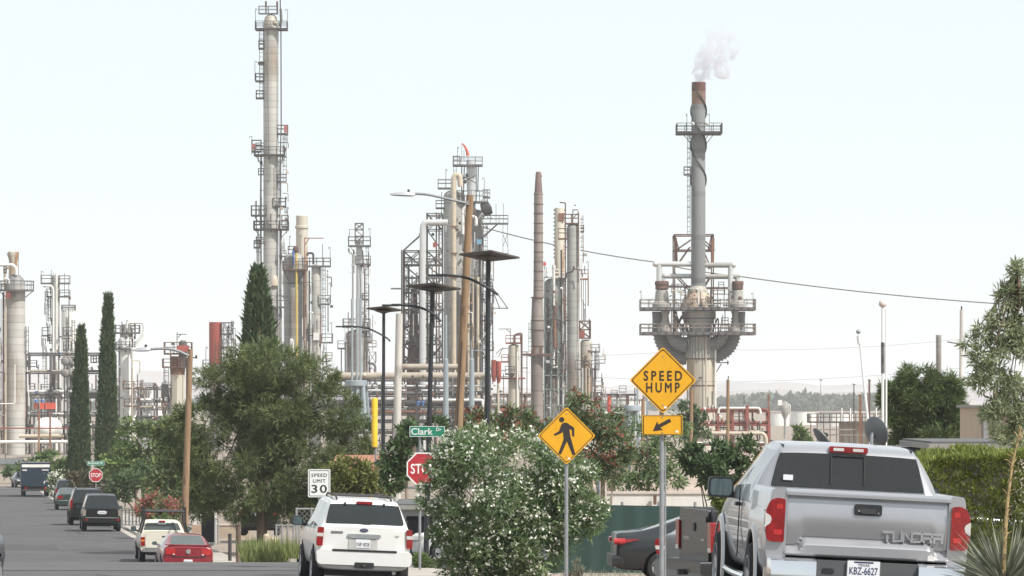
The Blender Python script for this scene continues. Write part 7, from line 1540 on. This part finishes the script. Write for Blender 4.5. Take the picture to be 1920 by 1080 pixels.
# ------------------------------------------------------------------ houses, fences, walls
GRNF = mat('green_screen', (0.022, 0.055, 0.045), rough=.8, var=.08, scale=2, streak=True)
STUCCO = mat('pale_stucco', (0.60, 0.53, 0.47), rough=.9, var=.06, scale=3, bump=.2)
WHST = mat('white_wall', (0.70, 0.67, 0.62), rough=.9, var=.06, scale=2)
BRWALL = mat('brick_wall', (0.42, 0.29, 0.21), rough=.9, var=.12, scale=5)
ROOFD = mat('roof_felt', (0.12, 0.12, 0.12), rough=.9, var=.15)
TERR = mat('terracotta', (0.38, 0.17, 0.10), rough=.85, var=.15, scale=4)
FASC = mat('fascia', (0.27, 0.255, 0.24), rough=.8, var=.08)
DKPORCH = mat('porch_shade', (0.05, 0.04, 0.045), rough=.9)  # near-black wall colour, the porch shade put into the paint
LINK = mat('chain_wire', (0.34, 0.34, 0.34), rough=.5, metal=.4, var=.1)
BLKSL = mat('black_slat', (0.012, 0.012, 0.016), rough=.8, spec=.1)
def at(px, d, z): p = G(px, d); p.z += z; return p
# green screened fence
g = G(1160, 103); t = Thing('screened_fence', 'dark green screened fence behind the parked saloon', 'fence', tuple(g), d=103)
a, b = W(1030, 945, 103), W(1372, 951, 103); mb = MB(); n = 24; vs = []
for i in range(n + 1):
    q = i / n; x = a.x + (b.x - a.x) * q; zt = a.z + (b.z - a.z) * q; y = 103 + .035 * math.sin(i * 2.1)
    vs += [(x, y, g.z - .1), (x, y, zt), (x, y + .02, zt), (x, y + .02, g.z - .1)]
mb.add(vs, [(4 * i + j, 4 * i + (j + 1) % 4, 4 * i + 4 + (j + 1) % 4, 4 * i + 4 + j) for i in range(n) for j in range(4)]); t.part('screen', mb, GRNF)
for i in range(6): x = a.x + (b.x - a.x) * i / 5; t.part('post', MB().cyl((x, 103.09, g.z - .2), (x, 103.09, a.z + .05), .035, n=8), LINK)
# low pale block wall beyond
def wall(name, label, x0, x1, ytop, d, m_, th=.2, h=None, cat='wall', cap=None):
    a, b = W(x0, ytop, d), W(x1, ytop, d); z0 = gz(d) - .1
    t = Thing(name, label, cat, ((a.x + b.x) / 2, d, gz(d)), d=d); t.part('wall_face', MB().bb((a.x, d, z0), (b.x, d + th, a.z)), m_)
    if cap: t.part('coping', MB().bb((a.x - .03, d - .04, a.z), (b.x + .03, d + th + .04, a.z + .07)), cap)
    return t
t = wall('boundary_wall', 'long whitish rendered wall showing above the green fence', 1138, 1345, 926, 127, WHST, cap=STUCCO)
t.part('utility_box', MB().bb(tuple(W(1225, 946, 126.9)), tuple(W(1231, 928, 126.7))), SB); t.part('vent_pipe', MB().tube([W(1246, 950, 126.9), W(1246, 926, 126.9)], .03, 6), WHITE)
t = wall('gate_pillar', 'short cream pillar among the trees above the white-flowered bush', 1138, 1154, 884, 129, CREAM, .3, cap=STUCCO)
# balcony / porch railing seen between trees
def house(name, label, x0, x1, yeave, d, wallm, roofm, depth=7, yridge=None, over=.35, fascia=.2, wins=(), door=None, flat=False, z0=None):
    a, b = W(x0, yeave, d), W(x1, yeave, d); g0 = gz(d) - .1 if z0 is None else z0; cx = (a.x + b.x) / 2
    t = Thing(name, label, 'house', (cx, d, gz(d)), d=d); t.part('wall', MB().bb((a.x, d, g0), (b.x, d + depth, a.z)), wallm)
    if flat or yridge is None:
        o = t.part('roof', MB().bb((a.x - over, d - over, a.z), (b.x + over, d + depth + over, a.z + fascia)), FASC)
        t.part('roof_top', MB().bb((a.x - over + .05, d - over + .05, a.z + fascia), (b.x + over - .05, d + depth + over - .05, a.z + fascia + .04)), roofm, parent=o)
    else:
        zr = W(x0, yridge, d).z; m_ = d + depth / 2; mb = MB(); ax, bx = a.x - over, b.x + over; y0, y1 = d - over, d + depth + over
        th = .14; mb.add([(ax, y0, a.z), (bx, y0, a.z), (bx, m_, zr), (ax, m_, zr), (ax, y1, a.z), (bx, y1, a.z), (ax, y0, a.z + th), (bx, y0, a.z + th), (bx, m_, zr + th), (ax, m_, zr + th), (ax, y1, a.z + th), (bx, y1, a.z + th)],
                         [(6, 7, 8, 9), (9, 8, 11, 10), (0, 3, 2, 1), (3, 4, 5, 2), (0, 1, 7, 6), (4, 10, 11, 5), (0, 6, 9, 3), (3, 9, 10, 4), (1, 2, 8, 7), (2, 5, 11, 8)]); t.part('roof', mb, roofm)
        t.part('gable', MB().add([(a.x, d, a.z), (a.x, d + depth, a.z), (a.x, m_, zr), (b.x, d, a.z), (b.x, d + depth, a.z), (b.x, m_, zr)], [(0, 1, 2), (3, 5, 4), (0, 2, 5, 3), (1, 4, 5, 2), (0, 3, 4, 1)]), wallm)
    for (wx0, wx1, wy0, wy1) in wins:
        p, q = W(wx0, wy1, d), W(wx1, wy0, d); o = t.part('window', MB().bb((p.x, d - .02, p.z), (q.x, d + .05, q.z)), GLASS); fr = MB()
        for u, v in (((p.x - .05, p.z - .05), (q.x + .05, p.z)), ((p.x - .05, q.z), (q.x + .05, q.z + .05)), ((p.x - .05, p.z), (p.x, q.z)), ((q.x, p.z), (q.x + .05, q.z)), (((p.x + q.x) / 2 - .02, p.z), ((p.x + q.x) / 2 + .02, q.z))): fr.bb((u[0], d - .05, u[1]), (v[0], d + .03, v[1]))
        t.part('frame', fr, WHST, parent=o)
    if door:
        p, q = W(door[0], door[3], d), W(door[1], door[2], d); t.part('door', MB().bb((p.x, d - .03, g0), (q.x, d + .05, q.z)), BLKSL)
    return t
house('house', 'flat-roofed house with a wall darkened to stand for porch shade, above the clipped hedge', 1764, 1902, 842, 84, DKPORCH, ROOFD, 6, over=.25, fascia=.11)
house('house', 'low white-walled house just left of the dark porch roof', 1640, 1758, 853, 88, WHST, ROOFD, 5, over=.2, fascia=.1, wins=((1725, 1740, 860, 875),))
t = RT('yard_building', 'tall tan building with a shaded grey side, behind the feathery tree', 'building', 1868, 126)
t.boxp(1840, 764, 1908, 900, mat('tan_siding', (.46, .36, .27), rough=.85, var=.06), 6, 3, 'wall'); t.boxp(1836, 760, 1910, 765, FASC, 7, 3, 'roof'); 
t.boxp(1842, 772, 1851, 900, mat('side_shade_grey', (.26, .25, .25), rough=.85, var=.06), .3, -.2, 'shaded_side')  # grey strip on the front paints the building's shaded side
house('house', 'brick-roofed house with blue-grey railing, seen through trees by the walking-figure sign', 1075, 1175, 868, 142, STUCCO, TERR, 6, yridge=846, wins=((1120, 1135, 874, 890),))
g = G(1150, 139); t = Thing('porch_railing', 'blue-grey porch railing in front of the brick-roofed house', 'railing', tuple(g), d=139); mb = MB(); z0, z1 = W(0, 862, 139).z, W(0, 842, 139).z; xa, xb = W(1122, 0, 139).x, W(1180, 0, 139).x
RAILB = mat('rail_blue', (.10, .14, .17), rough=.6)
for z in (z0, z1): mb.bar((xa, 139, z), (xb, 139, z), .05)
for i in range(15): x = xa + (xb - xa) * i / 14; mb.bar((x, 139, z0), (x, 139, z1), .025)
t.part('balusters', mb, RAILB); mb = MB(); [mb.bar((x, 139, g.z), (x, 139, z1 + .05), .08) for x in (xa, xb)]; t.part('newel', mb, RAILB)
house('house', 'terracotta-roofed house between the pine and the black lamp pole', 640, 728, 880, 168, STUCCO, TERR, 7, yridge=862)
house('house', 'grey garage with a plain wide door behind the stop sign post', 748, 842, 955, 124, mat('garage_grey', (.27, .275, .29), rough=.8, var=.05), ROOFD, 6, over=.2, fascia=.12, door=(762, 812, 968, 1040))
house('house', 'small white house with a dark window left of the black gate', 362, 388, 952, 222, WHST, ROOFD, 5, over=.2, fascia=.15, wins=((373, 381, 965, 978),))
wall('brick_wall', 'low tan brick wall in front of the small white house', 360, 392, 984, 214, BRWALL)
t = wall('yard_wall', 'low tan wall with a pale coping, behind the black gate and pine trunk', 400, 470, 985, 205, mat('tan_wall', (.42, .34, .26), rough=.9, var=.1), cap=STUCCO)
wall('yard_wall', 'pale pink earth wall past the navy truck', -60, 48, 893, 470, mat('pink_wall', (.52, .41, .35), rough=.95, var=.1, scale=.5), .4)
house('house', 'far low house with a grey roof beyond the low left trees', -40, 30, 872, 500, STUCCO, ROOFD, 8, yridge=862)
# gates and fences by the pine
g = G(391, 196); t = Thing('slat_gate', 'tall black slatted gate right of the light brown pole', 'gate', tuple(g), d=196); a, b = W(381, 960, 196), W(402, 960, 196); mb = MB(); n = 9
for i in range(n): x0 = a.x + (b.x - a.x) * i / n; mb.bb((x0 + .006, 196, g.z + .05), (x0 + (b.x - a.x) / n - .006, 196.03, a.z - .03 * (i % 2)))
for q in (.2, .8): z = g.z + (a.z - g.z) * q; mb.bb((a.x, 196.03, z - .03), (b.x, 196.06, z + .03))
mb.bb((a.x, 196.031, g.z + .04), (b.x, 196.045, a.z - .04)); t.part('slats', mb, BLKSL); [t.part('post', MB().bb((x - .04, 195.95, g.z), (x + .04, 196.1, a.z + .04)), WHITE if i else BLKSL) for i, x in enumerate((a.x - .04, b.x + .05))]
def chain(name, label, x0, x1, ytop, d, n=4, d2=None, step=.16):
    d2 = d2 or d; a, b = W(x0, ytop, d), W(x1, ytop + (gy(d2) - gy(d)) * .55, d2); g = G((x0 + x1) / 2, (d + d2) / 2); t = Thing(name, label, 'fence', tuple(g), d=d)
    for i in range(n + 1):
        p = a.lerp(b, i / n); t.part('post', MB().cyl((p.x, p.y, gz(p.y) - .1), (p.x, p.y, p.z + .04), .035, n=8), LINK)
    t.part('top_rail', MB().tube([a, b], .025, 8), LINK); mb = MB(); L = (b - a).length; v = (b - a).normalized(); h = a.z - gz(d); s_ = -h
    while s_ < L:
        for up in (0, 1):
            q0, q1 = s_, s_ + h; c0, c1 = max(0, q0), min(L, q1)
            if c1 > c0:
                za, zb = (c0 - q0), (c1 - q0)
                if up: za, zb = h - za, h - zb
                mb.bar(a + v * c0 + Vector((0, 0, za - h)), a + v * c1 + Vector((0, 0, zb - h)), .009)
        s_ += step
    t.part('mesh', mb, LINK); return t
chain('chain_link_fence', 'short wire fence panel with a white end post near the black gate', 403, 409, 974, 194, 1)
chain('chain_link_fence', 'grey wire fence with slim posts under the speed limit sign', 518, 572, 985, 150, 5)
chain('chain_link_fence', 'taller wire fence with a top rail beside the white SUV mirror', 556, 612, 954, 133, 2)
chain('chain_link_fence', 'far garden fence with pale posts behind the boxy black SUV', 222, 262, 957, 228, 6)
for i, (x, y0, d, r_, m_, lab) in enumerate(((431, 1003, 166, .07, SD, 'thin dark post right of the black gate'), (447, 985, 160, .10, BARK, 'thicker brown post right of the thin dark post'))):
    g = G(x, d); t = Thing('wooden_post', lab, 'post', tuple(g), d=d); p = W(x, y0, d); t.part('shaft', MB().cyl(g - Vector((0, 0, .1)), p, r_, n=8), m_); t.part('cap', MB().lathe(p, [(r_ * 1.15, 0), (r_ * 1.1, .04), (.01, .06)], 8), m_)
g = G(435, 165); 
rock = mat('pale_rock', (.50, .40, .30), rough=.95, var=.18, scale=4, bump=.6)
for i, (x, hw, y0) in enumerate(((500, 9, 1001), (514, 8, 1006))):
    d = 138; g = G(x, d); k = d / F; mb = MB(); n = 9; pr = [(hw * k * .95, 0), (hw * k, .25), (hw * k * .92, .5), (hw * k * .9, W(0, y0 + 4, d).z - g.z), (hw * k * .5, W(0, y0, d).z - g.z)]
    mb.lathe(g, pr, n); mb.v = [(x_ + .05 * mnoise.noise(Vector((x_ * 4, y_ * 4, z_ * 3))), y_, z_ + .03 * mnoise.noise(Vector((x_ * 5, i, z_ * 5)))) for x_, y_, z_ in mb.v]
    single('stone_pillar', mb, rock, ['pale stone stump closer to the black SUV in the shade', 'pale stone stump closer to the wire fence'][i], 'pillar', loc=g)
g = G(478, 140); t = Thing('wheeled_bin', 'black wheeled bin at the edge of the grass patch', 'bin', tuple(g), d=140)
t.part('tub', MB().add([(g.x - .26, 139.7, g.z + .08), (g.x + .26, 139.7, g.z + .08), (g.x + .26, 140.2, g.z + .08), (g.x - .26, 140.2, g.z + .08), (g.x - .34, 139.6, g.z + 1.0), (g.x + .34, 139.6, g.z + 1.0), (g.x + .34, 140.3, g.z + 1.0), (g.x - .34, 140.3, g.z + 1.0)], [(0, 1, 5, 4), (1, 2, 6, 5), (2, 3, 7, 6), (3, 0, 4, 7), (0, 3, 2, 1), (4, 5, 6, 7)]), BLKSL); t.part('lid', MB().bb((g.x - .36, 139.56, g.z + 1.0), (g.x + .36, 140.34, g.z + 1.07)), BLKSL)
for sx in (-1, 1): t.part('wheel', MB().cyl((g.x + sx * .26 - .03, 140.2, g.z + .1), (g.x + sx * .26 + .03, 140.2, g.z + .1), .1, n=12), BLKP)
# driveway slab on the far corner, gravel lot
m = strip(MB(), lambda d: curb_x(d) + 2.0, lambda d: curb_x(d) + 7.0, 122, 137, 0.05); struct('driveway', m, concrete)
m = strip(MB(), lambda d: curb_x(d) + 2.05, lambda d: 14, 60, 102.5, 0.03); struct('gravel_lot', m, mat('gravel', (.40, .33, .28), rough=.95, var=.2, scale=6, bump=.6, bscale=30))
# ------------------------------------------------------------------ haze: the air between here and the hills
mb = MB().bb((-9500, -90, gz(9000) - 1.2), (9500, 9800, 84))
hz = mkmesh('haze', mb, [], angle=0); ho = bpy.data.objects.new('haze', hz); COL.objects.link(ho); tag(ho, kind='stuff')
hm_ = bpy.data.materials.new('haze'); hm_.use_nodes = True; n, l = hm_.node_tree.nodes, hm_.node_tree.links; n.remove(n['Principled BSDF'])
pv = n.new('ShaderNodeVolumePrincipled'); pv.inputs['Color'].default_value = (.95, .97, 1, 1); pv.inputs['Density'].default_value = HAZE; pv.inputs['Anisotropy'].default_value = 0.1
l.new(pv.outputs[0], n['Material Output'].inputs['Volume']); hz.materials.append(hm_)
